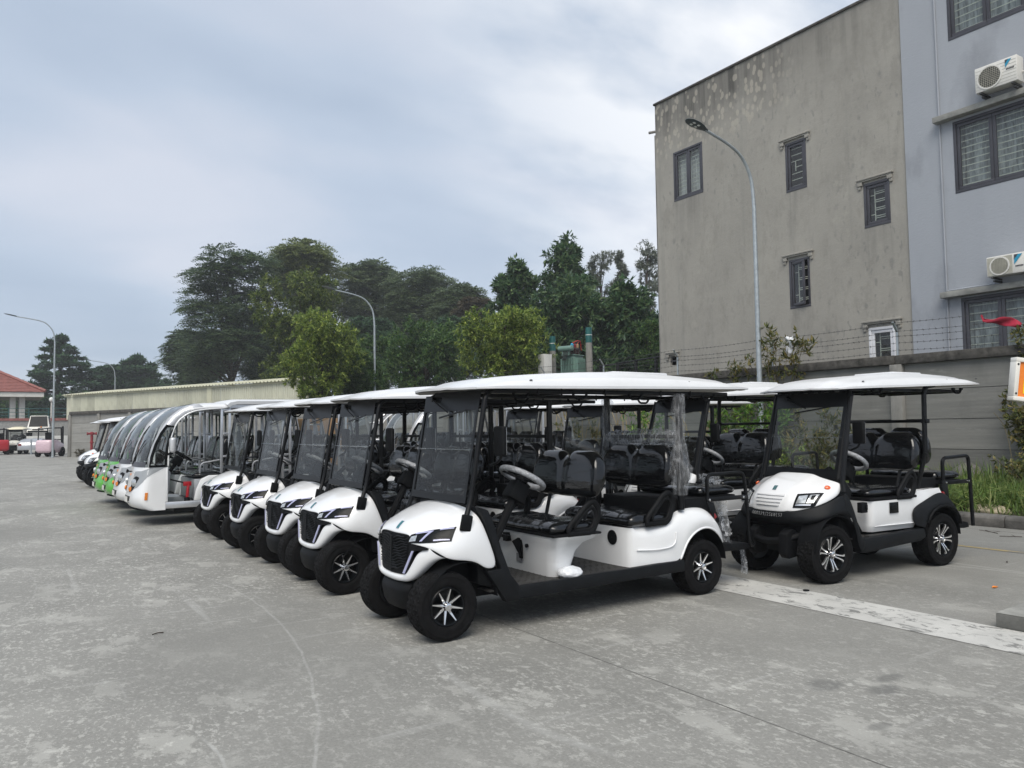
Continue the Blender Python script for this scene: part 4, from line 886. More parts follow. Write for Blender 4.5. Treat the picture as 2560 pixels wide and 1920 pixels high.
def cart_roof(root, x0, x1, hw, zr0, zr1, crown, vent, name='roof'):
    """moulded canopy: rim lip, quick shoulder, long ridged crown, swept nose and tail"""
    rows = []; L = x1-x0; n = 44
    for i in range(n+1):
        u = i/n; x = x0+L*u
        ends = min(u/.10, (1-u)/.10, 1); en = math.sqrt(1-(1-ends)**2)*.42+.58 if ends < 1 else 1
        cu = math.sin(math.pi*min(1, max(0, .03+u*.94)))**.62
        zr = lerp(zr0, zr1, u); hwx = hw*(1-.10*max(0, 1-u/.06)**2-.07*max(0, (u-.93)/.07)**2)
        row = []
        for j, v in enumerate((-1, -1, -.995, -.96, -.90, -.84, -.76, -.66, -.60, -.54, -.40, -.34, -.26, -.12, 0, .12, .26, .34, .40, .54, .60, .66, .76, .84, .90, .96, .995, 1, 1)):
            a = abs(v); y = v*hwx
            if j in (0, 28): z = zr-.012; xx = x
            else:
                prof = (1-a**3.2)**.55 if a < 1 else 0
                h = crown*cu*(.16*(a < 1)+.84*prof) if a < .995 else .012
                rdg = .016*cu*(math.exp(-((a-.60-.12*(u-.5))/.05)**2))-.018*cu*math.exp(-((a-.36+.10*(u-.5))/.06)**2)*(1 if .12 < u < .9 else .3)-.012*cu*math.exp(-((a-.80)/.05)**2)
                z = zr+h*min(1, .12+ends*.88)+rdg*(a < .9)
                xx = x
            # bowed front and rear edges
            xx = x+(.20*a*a*(1-u)**3 if u < .5 else 0)-(.14*a*a*(u**3) if u > .5 else 0)
            row.append((xx, y, z))
        rows.append(row)
    r = MB().grid(rows).mesh(name, ['roof_white', 'liner_grey'], smooth=40, solid=.016, off=-1)
    ro = put(name, r, root)
    # underside liner
    ln = []
    for i in range(0, n+1, 2):
        ln.append([(rows[i][j][0]+(.02 if i == 0 else -.02 if i == n else 0), rows[i][j][1]*.965, min(rows[i][1][2]-.004+.3*max(0, rows[i][j][2]-rows[i][1][2]), rows[i][j][2]-.022)) for j in range(1, 28)])
    MB().grid(ln).build('roof_liner', 'liner_grey', ro, smooth=60)
    if vent:
        vx0, vx1 = vent; zt = crown+lerp(zr0, zr1, ((vx0+vx1)/2-x0)/L)
        MB().bb((vx0, -.26, zt-.03), (vx1, .26, zt+.016)).build('roof_vent', 'roof_white', ro, bevel=.012)
    for sy in (-1, 1):
        for u in (.20, .47, .72, .93):
            x = x0+L*u; MB().lathe([(.014, 0), (.013, .006), (.001, .010)], 10, 'z', (x, sy*hw*.93, lerp(zr0, zr1, u)+crown*.37)).build('roof_bolt', 'steel_black', ro)
    return ro
def grab_handle(root, x, y, z, w_=.17):
    pts = round_path([(x-w_/2, y, z), (x-w_/2+.015, y, z-.035), (x-w_/4, y, z-.058), (x+w_/4, y, z-.058), (x+w_/2-.015, y, z-.035), (x+w_/2, y, z)], .03, 4)
    return MB().tube(pts, .0115, 8).bb((x-w_/2-.012, y-.014, z-.02), (x-w_/2+.022, y+.014, z+.004)).bb((x+w_/2-.022, y-.014, z-.02), (x+w_/2+.012, y+.014, z+.004)).build('grab_handle', 'black_plastic', root, smooth=50)
def windshield(root, xb, zb, xt, zt, hw, header=.15, foot=.06, glass='glass_tint', wiper_side=1, bow=.0):
    """two framed panes with printed borders, wiper hanging from the header"""
    def pt(f, y, off=0): return (lerp(xb, xt, f)+off-bow*(1-(y/hw)**2), y, lerp(zb, zt, f))
    H = math.hypot(xt-xb, zt-zb); fh = 1-header/H; ff = foot/H; nn = 9
    ys = [-hw+2*hw*i/(nn-1) for i in range(nn)]
    g1 = MB().grid([[pt(f, y) for y in ys] for f in (0, .48, 1)]); go = g1.build('windscreen', glass, root, smooth=30)
    bd = MB()
    panel(bd, [[pt(f, y, -.004) for y in ys] for f in (fh, 1)], .004); panel(bd, [[pt(f, y, -.004) for y in ys] for f in (0, ff)], .004)
    for s in (-1, 1):
        yy = [s*hw, s*(hw-.035)] if s < 0 else [hw-.035, hw]
        panel(bd, [[pt(f, y, -.004) for y in yy] for f in (ff, fh)], .004)
    bd.build('windscreen_border', 'black_metal', go, smooth=30)
    MB().tube([pt(.475, y, -.004) for y in ys], .006, 6).build('windscreen_seam', 'glass_clear', go)
    s = wiper_side
    p0 = Vector(pt(.965, .62*hw*s, -.03)); p1 = Vector(pt(fh-.01, -.02*s, -.035))
    wp = MB().tube([p0, p0.lerp(p1, .5)+Vector((-.012, 0, 0)), p1], [.010, .008, .006], 6).cyl(p0+Vector((-.015, 0, 0)), p0+Vector((.04, 0, 0)), .022, n=10); wo = wp.build('wiper', 'black_metal', root)
    q0 = Vector(pt(fh-.06, .28*hw*s, -.025)); q1 = Vector(pt(fh+.005, -.66*hw*s, -.025)); MB().tube([q0, q1], .009, 6, flat=.5).build('wiper_blade', 'black_metal', wo)
    MB().bb((xt-.02, .5*hw*s-.07, zt-.075), (xt+.06, .5*hw*s+.07, zt-.02)).build('wiper_motor', 'black_plastic', root, bevel=.01)
    return go
def steering(root, c, tilt, r, base, wrapped=True, knuckle=None):
    """column, boxy shroud and wheel"""
    c = Vector(c); base = Vector(base); ax = (c-base).normalized()
    sh = c-ax*.20
    MB().tube([base, sh], .036, 10).build('steering_column', 'black_plastic', root)
    R = ax.to_track_quat('Z', 'X').to_matrix()
    MB().box(c-ax*.13, (.18, .15, .17), R, taper=.82).build('column_shroud', 'black_plastic', root, bevel=.02)
    w_ = MB(); pts = [c+R @ Vector((r*math.cos(2*math.pi*k/28), r*math.sin(2*math.pi*k/28), 0)) for k in range(28)]
    w_.tube(pts, .026 if wrapped else .016, 10, closed=True); so = w_.build('steering_wheel', 'wheel_film' if wrapped else 'black_plastic', root, smooth=180)
    h = MB().lathe([(.055, -.035), (.062, -.01), (.045, .004), (.001, .008)], 16, 'z')
    for a in (90, 210, 330): h.box((math.cos(rad(a))*r*.5, math.sin(rad(a))*r*.5, -.016), (.035 if a == 90 else r*.9, r*.9 if a == 90 else .03, .014), Matrix.Rotation(rad(a if a != 90 else 0), 3, 'Z'))
    h.xf(Matrix.Translation(c) @ R.to_4x4()); h.build('wheel_hub', 'black_plastic', so, smooth=30)
def mirror(root, x, y, z, s):
    o = MB().box((x, y, z), (.045, .15, .245)).build('mirror', 'black_plastic', root, bevel=.03, seg=4)
    MB().bb((x+.0235, y-.062, z-.11), (x+.026, y+.062, z+.11)).build('mirror_glass', 'chrome', o)
    MB().tube(round_path([(x+.02, y, z-.05), (x+.02, y-s*.02, z-.16), (x-.02, y-s*.12, z-.2)], .05), .012, 8).build('mirror_arm', 'black_metal', o)

SCREW = MB().cyl((0, 0, -.03), (0, 0, .03), .008, n=6).mesh('roof_screw', 'steel_black'); XBAR = MB().box((0, 0, 0), (.04, .92, .03)).mesh('roof_crossbar', 'black_metal')
# ---- model A: six-seater with black shield grille ------------------------------------------------
def cart_a():
    t = thing('golf_cart', 'x', 'golf cart')
    # ----- front cowl -----
    R_ = [(.475, .580, .508), (.40, .590, .70), (.325, .575, .90), (.285, .52, .985), (.275, .34, 1.02), (.265, .16, 1.035), (.26, 0, 1.04)]
    N_ = [(.335, .595, .515), (.30, .605, .70), (.24, .580, .88), (.20, .50, .958), (.18, .32, .993), (.165, .16, 1.005), (.16, 0, 1.01)]
    N2 = [(.27, .60, .578), (.22, .61, .72), (.185, .575, .865), (.14, .485, .94), (.12, .31, .973), (.105, .16, .985), (.10, 0, .99)]
    M_ = [(.15, .60, .612), (.12, .61, .72), (.11, .565, .842), (.075, .47, .918), (.055, .30, .95), (.045, .15, .962), (.04, 0, .966)]
    F1 = [(.0, .592, .622), (-.005, .597, .70), (-.01, .545, .805), (-.035, .44, .872), (-.05, .27, .895), (-.06, .14, .906), (-.065, 0, .91)]
    F15 = [(-.10, .520, .712), (-.095, .515, .745), (-.095, .475, .792), (-.105, .39, .842), (-.12, .25, .858), (-.128, .13, .864), (-.13, 0, .867)]
    F2 = [(-.170, .395, .738), (-.168, .378, .760), (-.165, .350, .787), (-.168, .31, .807), (-.178, .21, .812), (-.184, .11, .810), (-.186, 0, .808)]
    F3 = [(-.200, .270, .742), (-.196, .270, .762), (-.190, .272, .784), (-.180, .265, .800), (-.170, .20, .799), (-.172, .10, .796), (-.174, 0, .794)]
    rows = []
    for r in (R_, N_, N2, M_, F1, F15, F2, F3):
        half = [(x, -y, z) for x, y, z in r]; rows.append(half+[(x, y, z) for x, y, z in reversed(r[:-1])])
    fold = [[(x+.0, y*.955, z-.006) for x, y, z in rows[0]]] and rows
    cme = MB().grid(fold).mesh('front_cowl', 'white_paint', smooth=180, sub=2, solid=.014)
    cowl = put('front_cowl', cme, t)
    # cheek panels and lower lip: band round the grille
    inner = [(-.222, 0, .478), (-.217, .12, .479), (-.208, .225, .486), (-.200, .262, .52), (-.180, .325, .62), (-.165, .375, .69), (-.118, .478, .722)]
    outer = [(-.205, 0, .410), (-.205, .12, .412), (-.195, .24, .424), (-.185, .325, .446), (-.140, .43, .55), (-.10, .515, .622), (-.03, .585, .640)]
    mid = [(lerp(a[0], b_[0], .5)-.018, lerp(a[1], b_[1], .5), lerp(a[2], b_[2], .5)) for a, b_ in zip(inner, outer)]
    back = [(x+.07, y-.015, z+.012) for x, y, z in outer]; inb = [(x+.03, y, z) for x, y, z in inner]
    rr = []
    for row in (inb, inner, mid, outer, back):
        rr.append([(x, -y, z) for x, y, z in reversed(row)]+[(x, y, z) for x, y, z in row[1:]])
    MB().grid(rr).build('bumper_cover', 'white_paint', t, smooth=180, sub=2)
    # grille: dark shield with chevron relief
    top = [(-.180, -.30, .802), (-.190, -.15, .800), (-.195, 0, .798), (-.190, .15, .800), (-.180, .30, .802)]
    m1 = [(-.172, -.315, .70), (-.196, -.15, .70), (-.204, 0, .70), (-.196, .15, .70), (-.172, .315, .70)]
    m2 = [(-.185, -.29, .60), (-.206, -.14, .60), (-.214, 0, .60), (-.206, .14, .60), (-.185, .29, .60)]
    bt = [(-.205, -.235, .488), (-.216, -.12, .482), (-.222, 0, .480), (-.216, .12, .482), (-.205, .235, .488)]
    gm = MB(); panel(gm, [[Vector(p)+Vector((.014, 0, 0)) for p in r] for r in (top, m1, m2, bt)], .02); gr = gm.build('grille', 'black_plastic', t, smooth=50)
    def gsurf(y, z):
        f = (z-.482)/(.80-.482); hw = lerp(.24, .31, f); u = y/hw
        return lerp(-.208, -.184, f)-.016*(1-u*u)+.012
    for k in range(13):
        zc = .515+k*.0225; hw = lerp(.235, .275, (zc-.48)/.32)
        for s in (-1, 1):
            pts = []
            for i in range(9):
                f = i/8; y = s*f*hw*.97; z = zc+.038*f+.007*math.sin(f*math.pi*3+k); 
                if z < .797: pts.append((gsurf(y, z)-.008, y, z))
            if len(pts) > 2: MB().tube(pts, [lerp(.0085, .0045, i/8) for i in range(len(pts))], 5).build('grille_bar', 'black_trim', gr, smooth=60)
    MB().add([(-.205, -.012, .5), (-.205, .012, .5), (-.2, .012, .78), (-.2, -.012, .78)], [(0, 1, 2, 3)]).build('grille_spine', 'black_trim', gr, solid=.02)
    # black blades sweeping outward below the lamps
    for s in (-1, 1):
        bl = MB(); a = [(-.186, s*.285, .742), (-.160, s*.37, .728), (-.118, s*.478, .716)]; c = [(-.182, s*.295, .665), (-.168, s*.365, .690), (-.118, s*.480, .708)]
        panel(bl, [a, c], .014); bl.build('grille_blade', 'black_plastic', t, smooth=40)
        st = MB(); panel(st, [[(-.190, s*.338, .690), (-.186, s*.358, .690)], [(-.219, s*.232, .505), (-.216, s*.254, .503)]], .008); st.build('light_strip', 'drl', t)
        # headlamp: dark faceted panel laid on the cowl corner
        tp = [(-.175, s*.285, .808), (-.10, s*.40, .845), (.0, s*.50, .872), (.085, s*.545, .888)]; bo = [(-.190, s*.27, .742), (-.125, s*.40, .745), (-.05, s*.505, .755), (.035, s*.57, .770)]
        hl = MB(); panel(hl, conform(cme, tp, bo, 14, 5, .006), .012, cen=CEN); hp = hl.build('headlight', 'gloss_black', t, smooth=50)
        def sub(pa, pb, mat, nm, off, nu=6, nv=2):
            q = MB(); panel(q, conform(cme, pa, pb, nu, nv, off), .004, cen=CEN); q.build(nm, mat, hp, smooth=50)
        sub([(-.165, s*.300, .790), (-.135, s*.345, .800)], [(-.178, s*.290, .752), (-.140, s*.350, .757)], 'lens', 'lens', .0085)
        sub([(-.150, s*.325, .822), (-.055, s*.445, .846)], [(-.148, s*.330, .810), (-.063, s*.44, .832)], 'drl', 'light_strip', .0095, 6, 1)
        sub([(-.075, s*.43, .842), (-.055, s*.448, .846)], [(-.125, s*.385, .755), (-.110, s*.402, .757)], 'drl', 'light_strip', .010, 1, 5)
        sub([(-.02, s*.48, .862), (.070, s*.540, .880)], [(-.024, s*.483, .852), (.063, s*.542, .870)], 'drl', 'light_strip', .0095, 6, 1)
        sub([(-.058, s*.478, .772), (.028, s*.556, .784)], [(-.060, s*.482, .763), (.028, s*.560, .775)], 'drl', 'light_strip', .0095, 6, 1)
        sub([(-.035, s*.475, .835), (.045, s*.540, .852)], [(-.055, s*.475, .792), (.020, s*.552, .802)], 'gloss_black', 'lens', .0085)
    em = MB(); panel(em, conform(cme, [(-.10, -.020, .885), (-.10, .030, .885)], [(-.165, -.035, .83), (-.165, .014, .83)], 2, 4, .006), .006, cen=CEN); eo = em.build('emblem', 'chrome', t)
    for a0, a1 in (((-.104, -.012, .884), (-.104, .006, .884)), ((-.104, .010, .884), (-.104, .026, .884))):
        e2 = MB(); panel(e2, conform(cme, [a0, a1], [(a0[0]-.058, a0[1]-.014, .833), (a1[0]-.058, a1[1]-.014, .833)], 1, 3, .008), .004, cen=CEN); e2.build('emblem_bar', 'emblem_teal', eo)
    # lower bumper block
    bp = MB(); rings = []
    for z, x0, hw in ((.415, -.205, .27), (.36, -.235, .26), (.26, -.225, .22), (.195, -.19, .19)):
        rings.append([(.02, -hw*.8, z), (x0+.05, -hw, z), (x0+.005, -hw*.62, z), (x0, 0, z), (x0+.005, hw*.62, z), (x0+.05, hw, z), (.02, hw*.8, z)])
    bp.loft(rings); bp.build('front_bumper', 'black_plastic', t, bevel=.015)
    # wheel wells, chassis
    ch = MB()
    ch.bb((-.12, -.30, .25), (3.1, .30, .33)); ch.bb((-.08, -.36, .33), (.52, .36, .78)); ch.bb((2.55, -.36, .3), (3.08, .36, .80)); ch.bb((3.0, -.34, .38), (3.14, .34, .75))
    ch.build('chassis', 'black_plastic', t)
    ax = MB()
    for x in (0, 2.84): ax.cyl((x, -.40, .265), (x, .40, .265), .035, n=10)
    for s in (-1, 1):
        ax.tube([(.02, s*.33, .28), (.05, s*.28, .62)], .03, 8); ax.tube([(.08, s*.36, .22), (.40, s*.30, .24)], .018, 8); ax.tube([(2.86, s*.36, .28), (2.90, s*.3, .6)], .03, 8); ax.lathe([(.045, .33), (.045, .56)], 12, 'z', (.05, s*.29, 0))
    ax.build('axle', 'steel_black', t)
    for s in (-1, 1):
        ln = MB().tube(arc(.14, .30, .315, 8, 172, 14, s*.50), .012, 6); lr = []
        for a in range(0, 181, 12): lr.append([(.14+.31*math.cos(rad(a)), s*.36, .30+.31*math.sin(rad(a))), (.14+.31*math.cos(rad(a)), s*.585, .30+.30*math.sin(rad(a)))])
        MB().grid(lr).build('wheel_arch_liner', 'black_plastic', t, smooth=60, solid=.006)
        lr = []
        for a in range(0, 181, 12): lr.append([(2.84+.31*math.cos(rad(a)), s*.36, .32+.33*math.sin(rad(a))), (2.84+.31*math.cos(rad(a)), s*.575, .32+.325*math.sin(rad(a)))])
        MB().grid(lr).build('wheel_arch_liner', 'black_plastic', t, smooth=60, solid=.006)
        # black A-panel between cowl and floor
        ya, yb = (s*.60, s*.525)
        MB().prism([(.278, 1.02), (.34, 1.00), (.395, .93), (.47, .70), (.57, .46), (.66, .352), (.66, .245), (.53, .238), (.35, .495), (.355, .508), (.48, .508), (.405, .70), (.33, .90)], min(ya, yb), max(ya, yb), 'y').build('side_trim', 'black_trim', t, bevel=.010)
        # sill rail
        MB().prism([(.60, .352), (2.56, .37), (2.56, .262), (.60, .245)], min(s*.595, s*.54), max(s*.595, s*.54), 'y').build('sill', 'black_trim', t, bevel=.012)
        sb_ = MB()
        for x in (1.10, 1.55, 2.1): sb_.lathe([(.012, 0), (.012, -s*.006), (.001, -s*.008)], 10, 'y', (x, s*.596, .31))
        sb_.build('sill_bolts', 'steel_black', t)
    fl_ = MB().bb((.40, -.54, .325), (2.6, .54, .338)); fo = fl_.build('floor_mat', 'rubber_mat', t)
    tr = MB()
    for i in range(54):
        for j in range(12):
            x, y = .62+i*.036, -.50+j*.09+(i % 2)*.045; tr.box((x, y, .3395), (.030, .008, .003), Matrix.Rotation(rad(45 if (i+j) % 2 else -45), 3, 'Z'))
    tag(tr.build('floor_tread', 'rubber_mat', fo, smooth=0), kind='stuff')
    MB().prism([(.30, 1.02), (.42, .98), (.50, .80), (.46, .55), (.62, .36), (.50, .33), (.30, .40)], -.52, .52, 'y').build('dashboard', 'black_plastic', t, bevel=.02)
    MB().bb((.40, .05, .86), (.52, .45, .97)).build('dash_tray', 'black_plastic', t, bevel=.02)
    pd = MB().box((.66, -.20, .42), (.02, .11, .13), Matrix.Rotation(rad(-35), 3, 'Y')).box((.66, -.36, .43), (.02, .11, .13), Matrix.Rotation(rad(-35), 3, 'Y')); pd.build('pedals', 'black_metal', t, bevel=.004)
    steering(t, (.885, -.32, 1.215), 0, .195, (.55, -.32, .62))
    # ----- front seat box, flared under the cushion -----
    rings = []
    for z, x0, x1, hw in ((.338, 1.12, 1.33, .41), (.45, 1.10, 1.35, .43), (.56, 1.085, 1.38, .455), (.63, 1.07, 1.44, .495), (.665, 1.06, 1.52, .535), (.70, 1.055, 1.56, .555)):
        ring = []
        for (cx, cy, a0) in ((x1-.05, hw-.05, 0), (x0+.09, hw-.09, 90), (x0+.09, -hw+.09, 180), (x1-.05, -hw+.05, 270)):
            r = .05 if cx > 1.2 and a0 in (0, 270) else .09
            for k in range(5): ring.append((cx+r*math.cos(rad(a0+k*22.5)), cy+r*math.sin(rad(a0+k*22.5)), z))
        rings.append(ring)
    sbx = MB().loft(rings).build('seat_box', 'white_paint', t, smooth=50)
    lt = MB(); lt.bb((1.02, .16, .60), (1.085, .22, .68)); lt.bb((1.0, .10, .635), (1.03, .40, .66)); lt.prism([(1.07, .66), (1.07, .46), (1.082, .46), (1.082, .66)], -.02, .03, 'y'); lt.prism([(.0, .66), (.14, .60), (.0, .47)], 1.066, 1.074, 'x'); lt.cyl((1.095, -.10, .585), (1.06, -.10, .585), .018, n=12); lt.cyl((1.09, .30, .69), (1.05, .30, .69), .008, n=8)
    lt.build('charge_latch', 'black_metal', sbx)
    MB().bb((1.094, .02, .42), (1.104, .11, .495)).build('rating_plate', 'label_grey', sbx)
    MB().bb((1.33, -.455, .615), (1.36, -.43, .655)).build('key_plate', 'black_metal', sbx)
    MB().loft([[(x, y, .70+dz) for x, y in ((1.04, .55), (1.56, .57), (1.56, -.57), (1.04, -.55))] for dz in (0, .022)]).build('seat_tray', 'black_plastic', t, bevel=.009)
    cushion(mb := MB(), 1.05, 1.55, .54, .705, .838); mb.build('seat', 'seat_vinyl', t, smooth=180, sub=1)
    seat_back(mb := MB(), 1.60, .97, 1.66, 1.435, .135, .51); mb.build('backrest', 'seat_back_vinyl', t, smooth=180, sub=1)
    for s in (-1, 1):
        armrest(t, 1.20, 1.55, .715, .99, s*.545)
        MB().tube([(1.56, s*.30, .72), (1.66, s*.30, 1.10)], .018, 8).build('backrest_stay', 'black_metal', t)
    # ----- rear body with wheel arches -----
    lo = [(2.03, .505, .342), (2.30, .572, .352), (2.52, .572, .366), (2.555, .572, .42), (2.60, .578, .52), (2.68, .582, .60), (2.78, .585, .645), (2.86, .585, .655), (2.95, .582, .64), (3.04, .575, .59), (3.11, .56, .51), (3.17, .52, .47)]
    m1_ = [(2.03, .505, .48), (2.30, .575, .49), (2.50, .580, .52), (2.55, .585, .57), (2.59, .600, .64), (2.67, .608, .695), (2.77, .612, .725), (2.86, .612, .73), (2.95, .606, .71), (3.04, .592, .66), (3.12, .57, .58), (3.18, .52, .53)]
    m2_ = [(2.03, .505, .60), (2.30, .565, .62), (2.46, .570, .66), (2.53, .570, .71), (2.59, .572, .765), (2.67, .574, .79), (2.77, .575, .80), (2.86, .572, .797), (2.94, .565, .78), (3.02, .548, .74), (3.09, .525, .68), (3.14, .49, .62)]
    up = [(2.03, .505, .705), (2.30, .555, .715), (2.43, .552, .745), (2.48, .540, .815), (2.55, .53, .845), (2.66, .525, .855), (2.77, .522, .857), (2.86, .515, .852), (2.93, .505, .84), (2.99, .49, .80), (3.04, .47, .74), (3.08, .44, .68)]
    tp_ = [(x, y*.55, z+.012) for x, y, z in up]
    ct = [(x, 0, z+.014) for x, y, z in up]
    rows = [lo, m1_, m2_, up, tp_, ct]
    full = [[(x, -y, z) for x, y, z in r] for r in rows]+[[(x, y, z) for x, y, z in r] for r in reversed(rows[:-1])]
    body = MB().grid(full)
    # front wall of the box, rounded corners into the sides
    fw_ = []
    for z in (.342, .48, .60, .705): fw_.append([(2.03, -.505, z), (1.975, -.47, z), (1.955, -.40, z), (1.95, 0, z), (1.955, .40, z), (1.975, .47, z), (2.03, .505, z)])
    body.grid(fw_)
    for s in (-1, 1): body.tube([(p[0], s*p[1], p[2]) for p in lo[2:]], .013, 6)
    rb = body.build('rear_body', 'white_paint', t, smooth=50, sub=1, merge=True)
    for s in (-1, 1): MB().tube(catmull([(2.03, s*.508, .50), (2.2, s*.56, .495), (2.34, s*.578, .50), (2.42, s*.584, .52), (2.46, s*.583, .57), (2.47, s*.577, .64)], 5), .007, 6).build('body_crease', 'white_paint', rb, smooth=180)
    MB().lathe([(.070, -.004), (.066, -.008), (.001, -.008)], 24, 'x', (1.955, -.25, .60)).build('speaker_hole', 'black_plastic', rb, smooth=30)
    for s in (-1, 1):
        MB().box((3.06, s*.50, .745), (.06, .035, .075), Matrix.Rotation(rad(s*25), 3, 'Z') @ Matrix.Rotation(rad(-35), 3, 'Y')).build('tail_light', 'red_lens', t, bevel=.008)
    cushion(mb := MB(), 1.95, 2.47, .54, .70, .848); mb.build('seat', 'seat_vinyl', t, smooth=180, sub=1)
    seat_back(mb := MB(), 2.50, 1.02, 2.55, 1.475, .13, .50); mb.build('backrest', 'seat_back_vinyl', t, smooth=180, sub=1)
    seat_back(mb := MB(), -2.76, 1.02, -2.71, 1.475, .12, .48); mb.v = [(-x, y, z) for x, y, z in mb.v]; mb.build('rear_backrest', 'seat_vinyl', t, smooth=180, sub=1)
    cushion(mb := MB(), -3.47, -2.93, .47, .935, 1.045); mb.v = [(-x, y, z) for x, y, z in mb.v]; mb.build('rear_seat', 'seat_vinyl', t, smooth=180, sub=1)
    bx = MB(); bx.bb((2.92, -.46, .90), (3.45, .46, .935)); bx.bb((2.475, -.50, .78), (3.0, .50, .935)); bx.build('rear_seat_base', 'black_plastic', t, bevel=.01)
    for s in (-1, 1):
        armrest(t, 2.12, 2.47, .73, 1.02, s*.545)
        MB().tube(round_path([(2.99, s*.50, .86), (2.99, s*.50, 1.155), (3.53, s*.50, 1.16), (3.57, s*.50, .90), (3.60, s*.50, .44), (3.65, s*.50, .39)], .07, 6), .019, 10).build('grab_rail', 'black_metal', t)
        rbx = MB().bb((2.97, s*.50-.018, .885), (3.56, s*.50+.018, .925)); rbx.prism([(2.97, .88), (3.06, .88), (3.14, .68), (3.08, .66)], s*.5-.02, s*.5+.02, 'y'); rbx.build('rail_bracket', 'black_metal', t, bevel=.005)
        for x in (3.0, 3.50): MB().lathe([(.014, 0), (.012, s*.008), (.001, s*.009)], 10, 'y', (x, s*.519, .905)).build('rail_bolt', 'chrome', t)
        MB().tube([(2.585, s*.535, .84), (2.585, s*.535, 1.965)], .034, 10).build('roof_post', 'black_metal', t)
    MB().bb((2.565, -.52, 1.525), (2.60, .52, 1.565)).build('cross_bar', 'black_metal', t, bevel=.006)
    stp = MB().prism([(3.18, .455), (3.55, .43), (3.63, .41), (3.63, .375), (3.55, .36), (3.18, .37)], -.49, .49, 'y'); stp.build('foot_step', 'black_plastic', t, bevel=.012)
    MB().bb((3.05, -.34, .37), (3.24, -.28, .44)).bb((3.05, .28, .37), (3.24, .34, .44)).build('step_bracket', 'black_metal', t)
    # ----- windscreen, struts, roof -----
    windshield(t, .215, 1.045, .375, 1.95, .49)
    for s in (-1, 1):
        MB().tube(round_path([(.185, s*.535, .92), (.245, s*.515, 1.07), (.405, s*.505, 1.93), (.50, s*.46, 1.972), (.75, s*.46, 1.975)], .10, 6), .022, 10).build('roof_strut', 'black_metal', t)
        MB().box((.175, s*.565, .90), (.10, .028, .13), Matrix.Rotation(rad(12), 3, 'Y')).build('strut_foot', 'black_plastic', t, bevel=.012)
        mirror(t, .47, s*.615, 1.545, s)
        MB().bb((.45, s*.46-.022, 1.945), (3.35, s*.46+.022, 1.985)).build('roof_beam', 'black_metal', t, bevel=.006)
        for x in (.78, 1.42, 2.08, 3.06): grab_handle(t, x, s*.47, 1.965)
        for x in (.95, 1.2, 1.7, 2.4, 2.8): put('roof_screw', SCREW, t, (x, s*.49, 1.96))
    for x in (.46, 1.35, 2.58, 3.3): put('roof_crossbar', XBAR, t, (x, 0, 1.965))
    cart_roof(t, .10, 3.72, .605, 1.985, 2.03, .155, (2.0, 2.72))
    for s in (-1, 1):
        add_wheel(t, WA, 0, s*.475, .268, rad(12 if s < 0 else 40)); add_wheel(t, WA, 2.84, s*.468, .268, rad(31 if s < 0 else 5))
    return t
